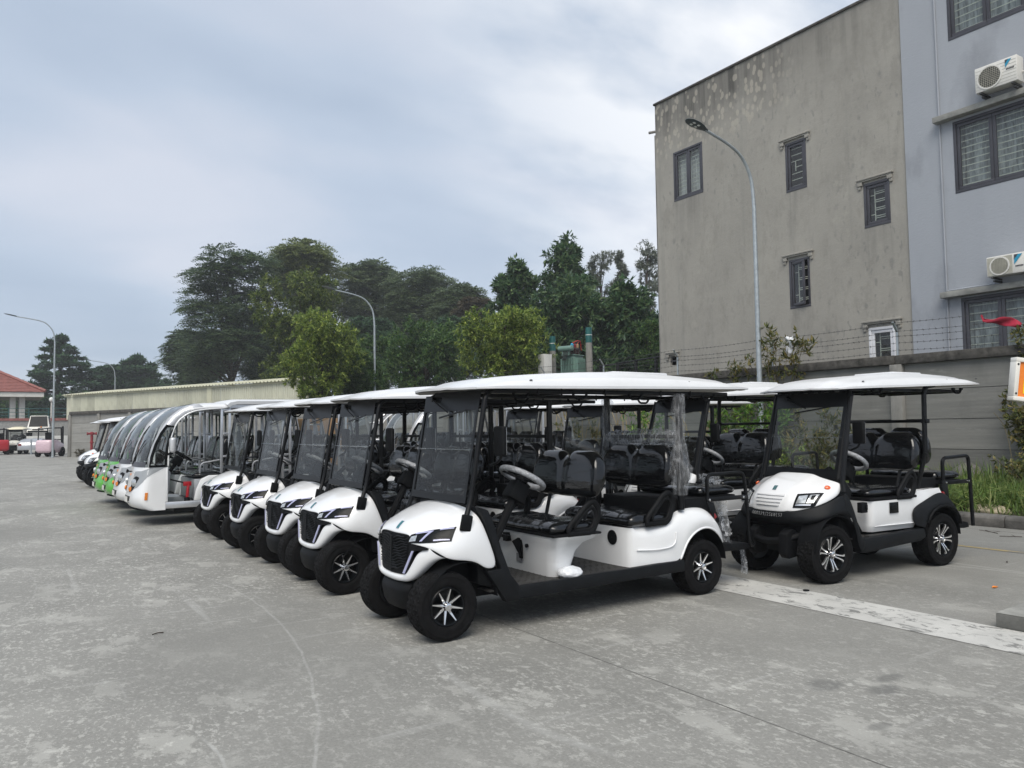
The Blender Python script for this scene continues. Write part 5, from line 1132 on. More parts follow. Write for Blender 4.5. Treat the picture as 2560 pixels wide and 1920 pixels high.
# ---- model B: four-seater with black lower body and ribbed white bonnet ---------------------------
def cart_b():
    t = thing('golf_cart', 'x', 'golf cart')
    # bonnet
    R_ = [(.235, .53, .985), (.20, .545, 1.03), (.19, .42, 1.055), (.175, .29, 1.085), (.165, .235, 1.115), (.155, .12, 1.12), (.15, 0, 1.12)]
    A_ = [(.17, .555, .905), (.12, .545, .97), (.10, .42, 1.01), (.085, .29, 1.05), (.08, .235, 1.085), (.075, .12, 1.085), (.07, 0, 1.085)]
    B_ = [(.06, .545, .855), (.0, .52, .925), (-.03, .40, .965), (-.045, .285, 1.005), (-.045, .235, 1.035), (-.05, .12, 1.035), (-.055, 0, 1.035)]
    C_ = [(-.06, .525, .815), (-.10, .49, .885), (-.125, .37, .915), (-.15, .275, .945), (-.16, .23, .97), (-.165, .115, .972), (-.17, 0, .972)]
    D_ = [(-.16, .47, .778), (-.185, .43, .84), (-.205, .33, .86), (-.225, .265, .88), (-.245, .225, .895), (-.25, .11, .90), (-.255, 0, .90)]
    E_ = [(-.235, .37, .752), (-.245, .34, .79), (-.255, .29, .80), (-.265, .25, .815), (-.285, .215, .82), (-.293, .105, .825), (-.296, 0, .825)]
    F_ = [(-.265, .31, .728), (-.275, .28, .735), (-.285, .26, .735), (-.29, .24, .735), (-.305, .205, .725), (-.312, .10, .72), (-.315, 0, .72)]
    rows = []
    for r in (R_, A_, B_, C_, D_, E_, F_): rows.append([(x, -y, z) for x, y, z in r]+[(x, y, z) for x, y, z in reversed(r[:-1])])
    bme = MB().grid(rows).mesh('bonnet', 'white_paint', smooth=180, sub=2, solid=.014); put('bonnet', bme, t)
    cen = (1.0, 0, .6)
    for k in range(4):
        z = .900-.032*k; x = -.235-.020*k; hw = .19-.012*k
        rb = MB(); a = [(x-.01, -hw, z), (x-.02, 0, z), (x-.01, hw, z)]; c = [(x-.018, -hw+.004, z-.016), (x-.03, 0, z-.016), (x-.018, hw-.004, z-.016)]
        panel(rb, conform(bme, a, c, 12, 2, .016), .014, cen=cen); rb.build('bonnet_rib', 'white_paint', t, smooth=50, bevel=.003)
    em = MB(); panel(em, conform(bme, [(-.15, -.018, .985), (-.15, .035, .985)], [(-.20, -.035, .935), (-.20, .018, .935)], 2, 3, .005), .004, cen=cen); eo = em.build('emblem', 'chrome', t)
    for a0, a1 in ((-.012, .004), (.010, .028)):
        e2 = MB(); panel(e2, conform(bme, [(-.152, a0, .983), (-.152, a1, .983)], [(-.198, a0-.015, .937), (-.198, a1-.015, .937)], 1, 2, .007), .003, cen=cen); e2.build('emblem_bar', 'pole_green', eo)
    for s in (-1, 1):
        tp = [(-.19, s*.300, .918), (-.10, s*.41, .926), (-.01, s*.495, .928)]; bo = [(-.262, s*.300, .772), (-.20, s*.395, .772), (-.112, s*.465, .778)]
        hl = MB(); panel(hl, conform(bme, tp, bo, 8, 4, .006), .012, cen=cen); hp = hl.build('headlight', 'gloss_black', t, smooth=50)
        def sub(pa, pb, mat, nm, off, nu=4, nv=3):
            q = MB(); panel(q, conform(bme, pa, pb, nu, nv, off), .003, cen=cen); q.build(nm, mat, hp, smooth=50)
        sub([(-.193, s*.326, .895), (-.13, s*.395, .902)], [(-.240, s*.322, .815), (-.17, s*.398, .815)], 'lens', 'reflector', .0085)
        sub([(-.115, s*.412, .902), (-.045, s*.472, .905)], [(-.16, s*.405, .815), (-.105, s*.45, .815)], 'lens', 'reflector', .0085)
        sub([(-.10, s*.425, .892), (-.068, s*.452, .895)], [(-.125, s*.420, .842), (-.098, s*.445, .842)], 'gloss_black', 'lens', .0105)
        sub([(-.245, s*.322, .808), (-.135, s*.440, .806)], [(-.252, s*.322, .794), (-.145, s*.440, .794)], 'machined', 'led_row', .0095, 6, 1)
        im = MB().lathe([(.032, 0), (.030, .010), (.018, .018), (.001, .020)], 16, 'z'); co = conform(bme, [(.08, s*.47, .965), (.081, s*.47, .965)], [(.08, s*.47, .964), (.081, s*.47, .964)], 1, 1, .004)[0][0]
        q = Vector((-.35, s*.62, .70)).normalized().to_track_quat('Z', 'Y').to_matrix().to_4x4(); im.xf(Matrix.Translation(co) @ q @ Matrix.Diagonal((1, .8, 1, 1))); im.build('indicator', 'orange_lens', t)
    # black front fascia sweeping back over the wheels
    up = [(-.315, 0, .722), (-.310, .12, .724), (-.300, .24, .736), (-.262, .325, .748), (-.20, .43, .770), (-.08, .535, .812), (.06, .572, .868), (.17, .582, .915), (.24, .585, .90)]
    md = [(-.335, 0, .665), (-.33, .14, .668), (-.315, .28, .672), (-.275, .38, .678), (-.20, .49, .690), (-.09, .575, .730), (.05, .612, .792), (.18, .618, .815), (.29, .612, .76)]
    lo = [(-.31, 0, .612), (-.305, .14, .615), (-.29, .29, .620), (-.25, .41, .628), (-.18, .53, .645), (-.10, .595, .685), (.02, .622, .728), (.16, .625, .735), (.28, .62, .66)]
    bk = [(-.20, 0, .56), (-.20, .14, .56), (-.19, .28, .57), (-.16, .39, .59), (-.12, .51, .62), (-.07, .575, .665), (.03, .60, .705), (.15, .60, .71), (.26, .60, .645)]
    rr = [[(x, -y, z) for x, y, z in reversed(r)]+r[1:] for r in (up, md, lo, bk)]
    fme = MB().grid(rr).mesh('front_fascia', 'black_trim', smooth=180, sub=2, solid=.012); put('front_fascia', fme, t)
    for s in (-1, 1):
        a = [(.17, s*.582, .915), (.235, s*.585, .93), (.30, s*.585, .83), (.38, s*.585, .62), (.43, s*.585, .47), (.50, s*.585, .425)]
        c = [(.16, s*.625, .735), (.22, s*.625, .70), (.275, s*.625, .62), (.335, s*.62, .48), (.36, s*.615, .34), (.42, s*.61, .285)]
        mdl = [((p[0]+q[0])/2+.012, s*.625, (p[2]+q[2])/2) for p, q in zip(a, c)]
        ms = MB().grid([a, mdl, c]); ms.build('fender_strip', 'black_trim', t, smooth=180, sub=2, solid=.014)
        lr = []
        for k in range(0, 181, 15): lr.append([(.06+.34*math.cos(rad(k)), s*.36, .34+.37*math.sin(rad(k))), (.06+.34*math.cos(rad(k)), s*.60, .34+.36*math.sin(rad(k)))])
        MB().grid(lr).build('wheel_arch_liner', 'black_plastic', t, smooth=60, solid=.006)
        lr = []
        for k in range(0, 181, 15): lr.append([(1.90+.34*math.cos(rad(k)), s*.34, .34+.35*math.sin(rad(k))), (1.90+.34*math.cos(rad(k)), s*.575, .34+.34*math.sin(rad(k)))])
        MB().grid(lr).build('wheel_arch_liner', 'black_plastic', t, smooth=60, solid=.006)
        MB().prism([(.42, .425), (1.52, .46), (1.54, .36), (1.44, .325), (.50, .275), (.42, .285)], min(s*.60, s*.50), max(s*.60, s*.50), 'y').build('sill', 'black_trim', t, bevel=.015)
        # rear fender in black
        ai = [(1.52, .46), (1.555, .52), (1.60, .59), (1.68, .65), (1.78, .685), (1.89, .695), (2.0, .68), (2.09, .63), (2.15, .56), (2.18, .47)]
        ao = [(1.40, .48), (1.365, .60), (1.375, .675), (1.44, .715), (1.55, .75), (1.70, .80), (1.84, .845), (1.98, .845), (2.09, .75), (2.17, .58)]
        g0 = [(x, s*.555, z) for x, z in ao]; g1_ = [(lerp(a_[0], b_[0], .5), s*.612, lerp(a_[1], b_[1], .5)+.01) for a_, b_ in zip(ai, ao)]; g2 = [(x, s*.622, z) for x, z in ai]; g3 = [(x, s*.575, z-.02) for x, z in ai]
        rf = MB().grid([g0, g1_, g2, g3]).build('rear_fender', 'black_trim', t, smooth=180, sub=2, solid=.012)
        MB().tube([(x, s*.622, z) for x, z in ai[1:]], .014, 8).build('fender_lip', 'black_plastic', rf, smooth=180)
        MB().box((2.02, s*.50, .80), (.06, .06, .07), Matrix.Rotation(rad(-30), 3, 'Y')).build('tail_light', 'red_lens', t, bevel=.012)
    # bumper frame below
    fb = MB(); fb.tube(round_path([(-.10, -.34, .50), (-.30, -.20, .43), (-.34, 0, .40), (-.30, .20, .43), (-.10, .34, .50)], .08), .040, 8)
    for s in (-1, 1): fb.prism([(-.335, .50), (-.24, .55), (-.10, .50), (-.14, .26), (-.30, .24), (-.345, .30)], min(s*.27, s*.16), max(s*.27, s*.16), 'y')
    fb.build('front_bumper', 'black_plastic', t, bevel=.012)
    sc_ = MB(); n_ = 0
    # serial number chalked by hand on the fascia
    F3 = {'0': [[(0, .2), (.25, 0), (.5, .2), (.5, .8), (.25, 1), (0, .8), (0, .2)]], '1': [[(.15, .8), (.3, 1), (.25, 0)]], '3': [[(0, .95), (.5, 1), (.2, .55), (.5, .3), (.25, 0), (0, .1)]], '9': [[(.5, .75), (.25, 1), (0, .75), (.25, .5), (.5, .75), (.4, 0)]], '4': [[(.35, 0), (.4, 1), (0, .35), (.55, .35)]], '2': [[(0, .8), (.25, 1), (.5, .75), (0, 0), (.5, .03)]], '5': [[(.5, 1), (.08, 1), (.05, .55), (.4, .55), (.45, .15), (0, 0)]], '8': [[(.25, .5), (0, .75), (.25, 1), (.5, .75), (.25, .5), (0, .25), (.25, 0), (.5, .25), (.25, .5)]], 'E': [[(.5, 1), (.08, 1), (.05, 0), (.5, 0)], [(.06, .5), (.4, .5)]], 'L': [[(.1, 1), (.05, 0), (.45, 0)]], '(': [[(.3, 1.05), (.08, .5), (.3, -.1)]], ')': [[(.1, 1.05), (.32, .5), (.1, -.1)]], '/': [[(.1, -.2), (.45, 1.1)]]}
    bvh = BVHTree.FromPolygons([v.co for v in fme.vertices], [tuple(p.vertices) for p in fme.polygons])
    txt = '000139/25BN(5)'; F3['N'] = [[(0, 0), (.05, 1), (.4, 0), (.5, 1)]]; F3['B'] = [[(.05, 0), (.08, 1), (.42, .8), (.1, .52), (.45, .25), (.05, 0)]]
    for i, chx in enumerate(txt):
        y0 = .205-.030*i
        for st in F3.get(chx, []):
            pts = []
            for (u, v) in st:
                y = y0-u*.036; z = .672+v*.034+.012*((y/.3)**2)
                co, no, _, _ = bvh.ray_cast(Vector((-1, y, z)), Vector((1, 0, 0)))
                if co: pts.append(co+Vector((-.002, 0, 0)))
            if len(pts) > 1: sc_.tube(pts, .0016, 4)
    if sc_.v: sc_.build('chalk_number', 'engraved', t)
    # chassis, floor, dash
    ch = MB(); ch.bb((-.16, -.30, .28), (2.1, .30, .38)); ch.bb((-.18, -.34, .38), (.45, .34, .86)); ch.bb((1.55, -.34, .35), (2.12, .34, .80)); ch.build('chassis', 'black_plastic', t)
    ax = MB()
    for x in (0, 1.9): ax.cyl((x, -.42, .30), (x, .42, .30), .035, n=10)
    for s in (-1, 1): ax.tube([(.02, s*.34, .30), (.05, s*.28, .66)], .03, 8); ax.tube([(-.05, s*.36, .27), (.40, s*.28, .30)], .018, 8); ax.tube([(1.92, s*.36, .30), (1.96, s*.3, .62)], .03, 8)
    ax.build('axle', 'steel_black', t)
    fo = MB().bb((.36, -.52, .415), (.75, .52, .43)).build('floor_mat', 'rubber_mat', t)
    MB().bb((.60, -.56, .43), (.98, -.50, .445)).build('floor_rib', 'rubber_mat', fo)
    MB().prism([(.20, 1.08), (.33, 1.05), (.44, .92), (.36, .70), (.52, .47), (.40, .42), (.2, .45)], -.50, .50, 'y').build('dashboard', 'black_plastic', t, bevel=.02)
    MB().box((.60, -.25, .52), (.02, .12, .14), Matrix.Rotation(rad(-35), 3, 'Y')).box((.60, -.40, .52), (.02, .10, .14), Matrix.Rotation(rad(-35), 3, 'Y')).build('pedals', 'black_metal', t, bevel=.004)
    steering(t, (.66, -.30, 1.24), 0, .185, (.36, -.30, .78))
    # white seat body
    rings = []
    for z, x0, hw, r in ((.465, .70, .50, .07), (.52, .685, .525, .07), (.54, .685, .535, .075), (.70, .665, .545, .085), (.80, .655, .545, .09)):
        ring = []
        for (cx, cy, a0) in ((1.46, hw, 0), (x0+r, hw-r, 90), (x0+r, -hw+r, 180), (1.46, -hw, 270)):
            for k in range(5 if a0 in (90, 180) else 1):
                a = rad(a0+k*22.5); ring.append((cx+r*math.cos(a), cy+r*math.sin(a), z) if a0 in (90, 180) else (cx, cy, z))
        rings.append(ring)
    body = MB().loft(rings, True, True)
    dk = [[(1.42, y, .80), (1.50, y*.98, .875), (1.70, y*.93, .885), (1.90, y*.88, .89), (2.05, y*.8, .86)] for y in (-.545, -.5, -.3, 0, .3, .5, .545)]; body.grid(dk)
    for s in (-1, 1): body.add([(1.42, s*.545, .80), (1.50, s*.535, .875), (1.75, s*.52, .887), (1.99, s*.49, .885), (1.99, s*.52, .82), (1.72, s*.548, .76), (1.52, s*.55, .68), (1.42, s*.55, .55)], [(0, 1, 6, 7), (1, 2, 5, 6), (2, 3, 4, 5)])
    rb = body.build('seat_body', 'white_paint', t, smooth=45)
    for s in (-1, 1): MB().tube(catmull([(.75, s*.525, .528), (1.1, s*.54, .528), (1.42, s*.545, .528)], 4), .008, 6).build('body_crease', 'white_paint', rb, smooth=180)
    lk = MB().bb((.98, -.558, .655), (1.13, -.546, .775)); lo_ = lk.build('charge_port', 'gloss_black', t, bevel=.012)
    MB().bb((1.0, -.563, .695), (1.11, -.557, .735)).build('port_latch', 'black_plastic', lo_, bevel=.004)
    kb = MB().bb((.50, -.56, .69), (.60, -.50, .80)); kb.bb((.56, -.575, .72), (.585, -.555, .78)); kb.build('switch_box', 'black_plastic', t, bevel=.008)
    MB().bb((.66, -.55, .805), (1.48, .55, .835)).build('seat_tray', 'black_plastic', t, bevel=.01)
    cushion(mb := MB(), .70, 1.46, .52, .83, .945); mb.build('seat', 'seat_vinyl', t, smooth=180, sub=1)
    seat_back(mb := MB(), 1.55, 1.06, 1.64, 1.545, .14, .52); mb.build('backrest', 'seat_back_vinyl', t, smooth=180, sub=1)
    seat_back(mb := MB(), -1.83, 1.12, -1.80, 1.60, .13, .50); mb.v = [(-x, y, z) for x, y, z in mb.v]; mb.build('rear_backrest', 'seat_vinyl', t, smooth=180, sub=1)
    cushion(mb := MB(), -2.52, -2.0, .46, .965, 1.075); mb.v = [(-x, y, z) for x, y, z in mb.v]; mb.build('rear_seat', 'seat_vinyl', t, smooth=180, sub=1)
    MB().bb((1.98, -.45, .915), (2.50, .45, .965)).bb((1.62, -.45, .88), (2.0, .45, 1.0)).bb((2.04, -.40, .42), (2.14, .40, .92)).build('rear_seat_base', 'black_plastic', t, bevel=.012)
    for s in (-1, 1):
        armrest(t, 1.13, 1.46, .815, 1.10, s*.548)
        MB().tube([(1.46, s*.30, .84), (1.60, s*.30, 1.2)], .018, 8).build('backrest_stay', 'black_metal', t)
        MB().tube(round_path([(2.06, s*.50, .90), (2.06, s*.50, 1.225), (2.58, s*.50, 1.245), (2.60, s*.50, .9), (2.62, s*.50, .40)], .07, 6), .022, 10).build('grab_rail', 'black_metal', t)
        MB().bb((2.02, s*.50-.018, .915), (2.60, s*.50+.018, .96)).prism([(2.0, .92), (2.12, .92), (2.14, .70), (2.06, .70)], s*.5-.02, s*.5+.02, 'y').build('rail_bracket', 'black_metal', t, bevel=.005)
        for x in (2.09, 2.54): MB().lathe([(.014, 0), (.012, s*.008), (.001, s*.009)], 10, 'y', (x, s*.519, .938)).build('rail_bolt', 'chrome', t)
        MB().tube(round_path([(1.70, s*.525, 1.30), (1.725, s*.525, 2.06), (1.95, s*.50, 2.085)], .12, 6), .028, 10).build('roof_post', 'black_metal', t)
        MB().bb((1.69, s*.525-.035, 1.64), (1.76, s*.525+.035, 1.69)).build('bar_clamp', 'black_metal', t, bevel=.006)
        MB().tube(round_path([(.20, s*.575, .93), (.215, s*.55, 1.02), (.46, s*.505, 1.96), (.52, s*.42, 2.01), (.62, s*.30, 2.015)], .12, 6), .026, 10).build('roof_strut', 'black_metal', t)
        MB().tube([(1.70, s*.525, 1.30), (1.66, s*.44, .90)], .026, 8).build('roof_post', 'black_metal', t)
    mirror(t, .58, -.50, 1.55, -1)
    MB().tube([(1.725, -.53, 1.665), (1.725, .53, 1.665)], .018, 8).build('cross_bar', 'black_metal', t)
    MB().prism([(2.10, .475), (2.50, .455), (2.58, .44), (2.60, .38), (2.50, .375), (2.10, .40)], -.47, .47, 'y').build('foot_step', 'black_plastic', t, bevel=.012)
    windshield(t, .21, 1.065, .455, 1.985, .49, header=.16, foot=.10, bow=.05, glass='glass_screen')
    fl2 = MB()
    for s in (-1, 1): panel(fl2, [[(.205, s*.49, 1.06), (.24, s*.535, 1.06)], [(.45, s*.49, 1.99), (.48, s*.53, 1.97)]], .02)
    fl2.build('windscreen_frame', 'black_trim', t, smooth=40)
    bm_ = MB()
    for s in (-1, 1): bm_.bb((.42, s*.44-.02, 2.005), (2.55, s*.44+.02, 2.04))
    for x in (.5, 1.2, 1.95, 2.5): bm_.bb((x-.02, -.46, 2.0), (x+.02, .46, 2.03))
    for k in range(6): bm_.bb((.44, -.42+k*.14, 1.985), (.50, -.38+k*.14, 2.04))
    bm_.build('roof_frame', 'black_metal', t)
    for s in (-1, 1):
        for x in (.90, 2.42): grab_handle(t, x, s*.50, 2.035+.02*(x > 1.5))
    cart_roof(t, .02, 2.92, .605, 2.025, 2.115, .155, (1.55, 2.1))
    for s in (-1, 1):
        add_wheel(t, WB_, 0, s*.475, .302, rad(18 if s < 0 else 40), steer=rad(-4)); add_wheel(t, WB_, 1.90, s*.468, .302, rad(2))
    return t

# ================================================================== SIGHTSEEING BUSES
def bus():
    t = thing('shuttle_bus', 'x', 'shuttle bus')
    hw = .75
    # centre and edge profiles of the nose and curved screen: z, x centre, x at the side
    PR = [(.28, .25, .36), (.33, .14, .27), (.42, .08, .21), (.52, .09, .215), (.65, .115, .24), (.80, .145, .27), (.95, .175, .30), (1.04, .195, .315)]
    PW = [(1.05, .195, .315), (1.20, .23, .335), (1.40, .30, .39), (1.60, .395, .47), (1.80, .52, .58), (1.95, .65, .695), (2.06, .80, .83), (2.135, .95, .965), (2.18, 1.10, 1.105)]
    def xs(xc, xe, y): return lerp(xc, xe, (abs(y)/.70)**2.6) if abs(y) <= .70 else xe
    ysn = [-.70+.1*i for i in range(15)]
    rows = []
    for z, xc, xe in PR:
        r = [(.62, -hw, z), (.42, -hw, z), (xe+.10, -hw+.002, z), (xe+.03, -.735, z)]+[(xs(xc, xe, y), y, z) for y in ysn]
        r += [(xe+.03, .735, z), (xe+.10, hw-.002, z), (.42, hw, z), (.62, hw, z)]
        rows.append(r)
    nose = MB().grid(rows).mesh('nose', 'white_paint', smooth=60, solid=.02); no = put('nose', nose, t)
    MB().grid([[(.62, -hw, .28), (.3, -.7, .28), (.2, -.4, .28), (.15, 0, .28), (.2, .4, .28), (.3, .7, .28), (.62, hw, .28)], [(.62, -hw, .275)]+[(.62, -.7+.28*i, .275) for i in range(5)]+[(.62, hw, .275)]]).build('nose_floor', 'black_plastic', t)
    cen = (1.2, 0, .7)
    def cf(tp, bo, mat, nm, par, off=.006, nu=8, nv=4, th=.008, **k):
        q = MB(); panel(q, conform(nose, tp, bo, nu, nv, off), th, cen=cen); return q.build(nm, mat, par, smooth=50, **k)
    cf([(.10, -.30, 1.035), (.10, .30, 1.035)], [(.0, -.13, .60), (.0, .13, .60)], 'white_paint', 'nose_panel', t, .012, 8, 6, .012)
    cf([(.10, -.05, .985), (.10, .05, .985)], [(.085, -.05, .945), (.085, .05, .945)], 'orange_paint', 'emblem', t, .018, 4, 2, .004)
    for s in (-1, 1):
        cf([(.12, s*.33, 1.035), (.20, s*.62, 1.04), (.30, s*.75, 1.04), (.60, s*.752, 1.035)], [(.0, s*.19, .62), (.02, s*.30, .64), (.10, s*.62, .72), (.22, s*.75, .83)], 'grey_panel', 'side_panel', t, .005, 12, 5)
        hp = cf([(.08, s*.36, .915), (.12, s*.48, .95), (.16, s*.61, .915)], [(.0, s*.22, .60), (.04, s*.34, .62), (.06, s*.46, .68)], 'black_plastic', 'headlight', t, .014, 8, 6)
        co = conform(nose, [(.09, s*.47, .81), (.091, s*.47, .81)], [(.09, s*.47, .809), (.091, s*.47, .809)], 1, 1, .018)[0][0]
        q = (co-Vector((.9, 0, .75))).normalized().to_track_quat('Z', 'Y').to_matrix().to_4x4()
        MB().lathe([(.070, -.03), (.068, .012), (.045, .022), (.001, .026)], 20, 'z').xf(Matrix.Translation(co) @ q).build('lens', 'lens', hp)
        co = conform(nose, [(.02, s*.33, .67), (.021, s*.33, .67)], [(.02, s*.33, .669), (.021, s*.33, .669)], 1, 1, .016)[0][0]
        MB().lathe([(.045, -.02), (.04, .012), (.001, .016)], 16, 'z').xf(Matrix.Translation(co) @ q).build('indicator', 'amber_lens', hp)
        cf([(.28, s*.75, .60), (.33, s*.75, .60)], [(.27, s*.75, .47), (.32, s*.75, .47)], 'amber_lens', 'side_marker', t, .012, 3, 3, .012, bevel=.004)
    sl_ = cf([(.0, -.33, .515), (.0, .33, .515)], [(.05, -.26, .385), (.05, .26, .385)], 'gloss_black', 'bumper_slot', t, .005, 10, 3)
    cf([(.0, -.19, .495), (.0, .19, .495)], [(.04, -.19, .405), (.04, .19, .405)], 'ac_white', 'number_plate', sl_, .016, 4, 2, .004)
    hn = MB().lathe([(.012, 0), (.012, .06), (.03, .075), (.036, .10), (.001, .11)], 12, 'z').xf(Matrix.Translation((.18, .0, .95)) @ Vector((-1, 0, .15)).to_track_quat('Z', 'Y').to_matrix().to_4x4()); hn.build('nose_camera', 'black_plastic', t)
    # windscreen with dark foot band, curving up into the roof
    ysw = [-.66+.11*i for i in range(13)]
    W = MB().grid([[(xs(xc, xe, y), y, z) for y in ysw] for z, xc, xe in PW]); W.build('windscreen', 'glass_bus', t, smooth=180)
    bd = MB(); panel(bd, [[(xs(.192, .312, y)-.006, y, 1.045) for y in ysw], [(xs(.215, .325, y)-.006, y, 1.13) for y in ysw]], .004, cen=cen); bd.build('screen_band', 'frame_dark', t, smooth=60)
    MB().tube([(.19, .1, 1.08), (.26, -.18, 1.34)], .010, 6).tube([(.205, .03, 1.18), (.335, -.36, 1.52)], .008, 6).build('wiper', 'black_metal', t)
    for s in (-1, 1):
        # arch pillar: broad silver band sweeping from the bonnet shoulder into the roof
        o_ = [(xe, s*.665, z) for z, xc, xe in PW]
        m_ = [(xe+lerp(.022, .07, k/8), s*.735, z-.01) for k, (z, xc, xe) in enumerate(PW)]
        i_ = [(.350, 1.05), (.380, 1.20), (.435, 1.40), (.52, 1.60), (.63, 1.78), (.75, 1.90), (.88, 1.99), (1.06, 2.045), (1.20, 2.07)]
        # only above the window does the band reach the door opening
        i2 = [(x if z < 1.75 else x+.11, s*.752, z) for x, z in i_]
        MB().grid([o_, m_, i2]).build('arch_pillar', 'silver_paint', t, smooth=180, solid=.02)
        # quarter window
        q0 = [(.355, 1.06), (.385, 1.22), (.45, 1.44), (.54, 1.64), (.63, 1.775)]; q1 = [(.615, 1.06), (.62, 1.22), (.645, 1.42), (.69, 1.60), (.765, 1.75)]
        gw = MB().grid([[(x, s*.748, z) for x, z in q0], [(x, s*.748, z) for x, z in q1]]).build('quarter_window', 'glass_bus', t)
        per = [(x, s*.752, z) for x, z in q0]+[(x, s*.752, z) for x, z in reversed(q1)]
        MB().tube(per, .030, 6, closed=True, flat=.35).build('window_frame', 'gloss_black', gw, smooth=50)
        # door-side arch edge from window to roof
        MB().tube(catmull([(.66, s*.74, 1.05), (.675, s*.74, 1.4), (.76, s*.74, 1.74), (.90, s*.74, 1.93), (1.15, s*.74, 2.05), (1.66, s*.74, 2.10)], 6), .028, 8, flat=.6).build('arch_edge', 'white_paint', t, smooth=180)
        mo = MB().box((.70, s*.90, 1.43), (.10, .19, .27)).build('mirror', 'silver_paint', t, bevel=.045, seg=4)
        MB().bb((.752, s*.90-.075, 1.32), (.756, s*.90+.075, 1.54)).build('mirror_glass', 'chrome', mo)
        MB().tube([(.66, s*.76, 1.27), (.70, s*.88, 1.29)], .022, 8).build('mirror_arm', 'black_plastic', mo)
        MB().bb((.62, s*.752, .30), (4.4, s*.70, .415)).build('side_sill', 'alu', t, bevel=.01)
        MB().bb((.615, s*.75, .42), (.66, s*.70, 1.04)).build('door_pillar', 'white_paint', t, bevel=.01)
        # rear wheel fairing
        fr = [(1.10, .415), (1.14, .62), (1.22, .80), (1.36, .86), (1.9, .86), (1.98, .80), (2.05, .6), (2.08, .415), (1.98, .415), (1.9, .62), (1.75, .72), (1.56, .74), (1.40, .70), (1.27, .58), (1.21, .415)]
        MB().prism(fr, min(s*.75, s*.66), max(s*.75, s*.66), 'y').build('wheel_fairing', 'white_paint', t, bevel=.02)
    # roof in two mouldings
    rp = []
    for u in range(9):
        x = 1.0+.72*u/8; z = interp([(1.0, 2.15), (1.1, 2.18), (1.35, 2.205), (1.72, 2.21)], x)
        rp.append([(x, y, z-.09*(abs(y)/.77)**4) for y in [-.77+.11*i for i in range(15)]])
    MB().grid(rp).build('front_roof', 'roof_white', t, smooth=180, solid=.04)
    MB().grid([[(x, y, z-.05*(abs(y)/.80)**4) for y in [-.80+.1143*i for i in range(15)]] for x, z in ((1.66, 2.20), (1.72, 2.25), (1.85, 2.275), (3.2, 2.285), (4.6, 2.28), (4.95, 2.26), (5.05, 2.20))]).build('main_roof', 'roof_white', t, smooth=60, solid=.06)
    MB().bb((1.7, -.74, 2.10), (5.0, -.68, 2.16)).bb((1.7, .68, 2.10), (5.0, .74, 2.16)).build('roof_rail', 'alu', t)
    # aluminium ladder posts
    for x in (1.58, 2.72, 3.86):
        for s in (-1, 1):
            p = MB(); 
            for dx in (0, .14): p.bb((x+dx-.022, s*.72-.022, .42), (x+dx+.022, s*.72+.022, 2.12))
            for z in (.90, 1.20, 1.62, 2.06): p.bb((x+.022, s*.72-.018, z-.018), (x+.118, s*.72+.018, z+.018))
            p.build('aluminium_post', 'alu', t, bevel=.004)
    for s in (-1, 1):
        p = MB().tube([(4.95, s*.70, .5), (4.62, s*.70, 2.10)], .03, 4).tube([(4.75, s*.70, .5), (4.42, s*.70, 2.10)], .03, 4)
        for k in range(4): z = .75+.35*k; xx = 4.95-.33*(z-.5)/1.6; p.tube([(xx, s*.7, z), (xx-.2, s*.7, z)], .018, 4)
        p.build('rear_frame', 'alu', t)
    fl_ = MB().bb((.55, -.70, .34), (5.0, .70, .40)); fl_.build('floor', 'alu_dark', t)
    MB().bb((.8, -.5, .22), (4.9, .5, .34)).build('chassis', 'steel_black', t)
    # dash, wheel, seats
    MB().prism([(.36, 1.06), (.62, 1.02), (.72, .95), (.70, .62), (.62, .42), (.36, .42)], -.68, .68, 'y').build('dashboard', 'grey_panel', t, bevel=.03)
    MB().loft([[(.62+.05*math.cos(a)*1.0, -.48+.10*math.sin(a), z) for a in [2*math.pi*k/12 for k in range(12)]] for z in (.62, .98)]).build('dash_pod', 'grey_panel', t)
    steering(t, (.95, -.36, 1.24), 0, .20, (.66, -.36, .80), wrapped=False)
    for r_, x in enumerate((1.10, 2.05, 3.05, 4.0)):
        MB().bb((x+.02, -.62, .42), (x+.50, .62, .80)).build('seat_box', 'silver_paint' if r_ else 'grey_panel', t, bevel=.03)
        cushion(mb := MB(), x, x+.5, .66, .82, .93); mb.build('seat', 'seat_vinyl', t, smooth=180, sub=1)
        for s in (-1, 1):
            seat_back(mb := MB(), x+.50, .98, x+.62, 1.58, .10, .29, dip=0); mb.v = [(a, b_+s*.33, c) for a, b_, c in mb.v]; mb.build('backrest', 'seat_back_vinyl', t, smooth=180, sub=1)
            MB().tube(round_path([(x+.12, s*.63, .90), (x+.13, s*.63, 1.08), (x+.52, s*.63, 1.14)], .08), .018, 8).build('arm_bar', 'alu_dark', t)
        MB().tube([(x+.6, -.66, 1.22), (x+.6, .66, 1.22)], .012, 6).build('grab_bar', 'alu', t)
    for x in (.85, 3.75):
        for s in (-1, 1): add_wheel(t, WA, x+.8 if x < 1 else x, s*.56, .268)
    return t
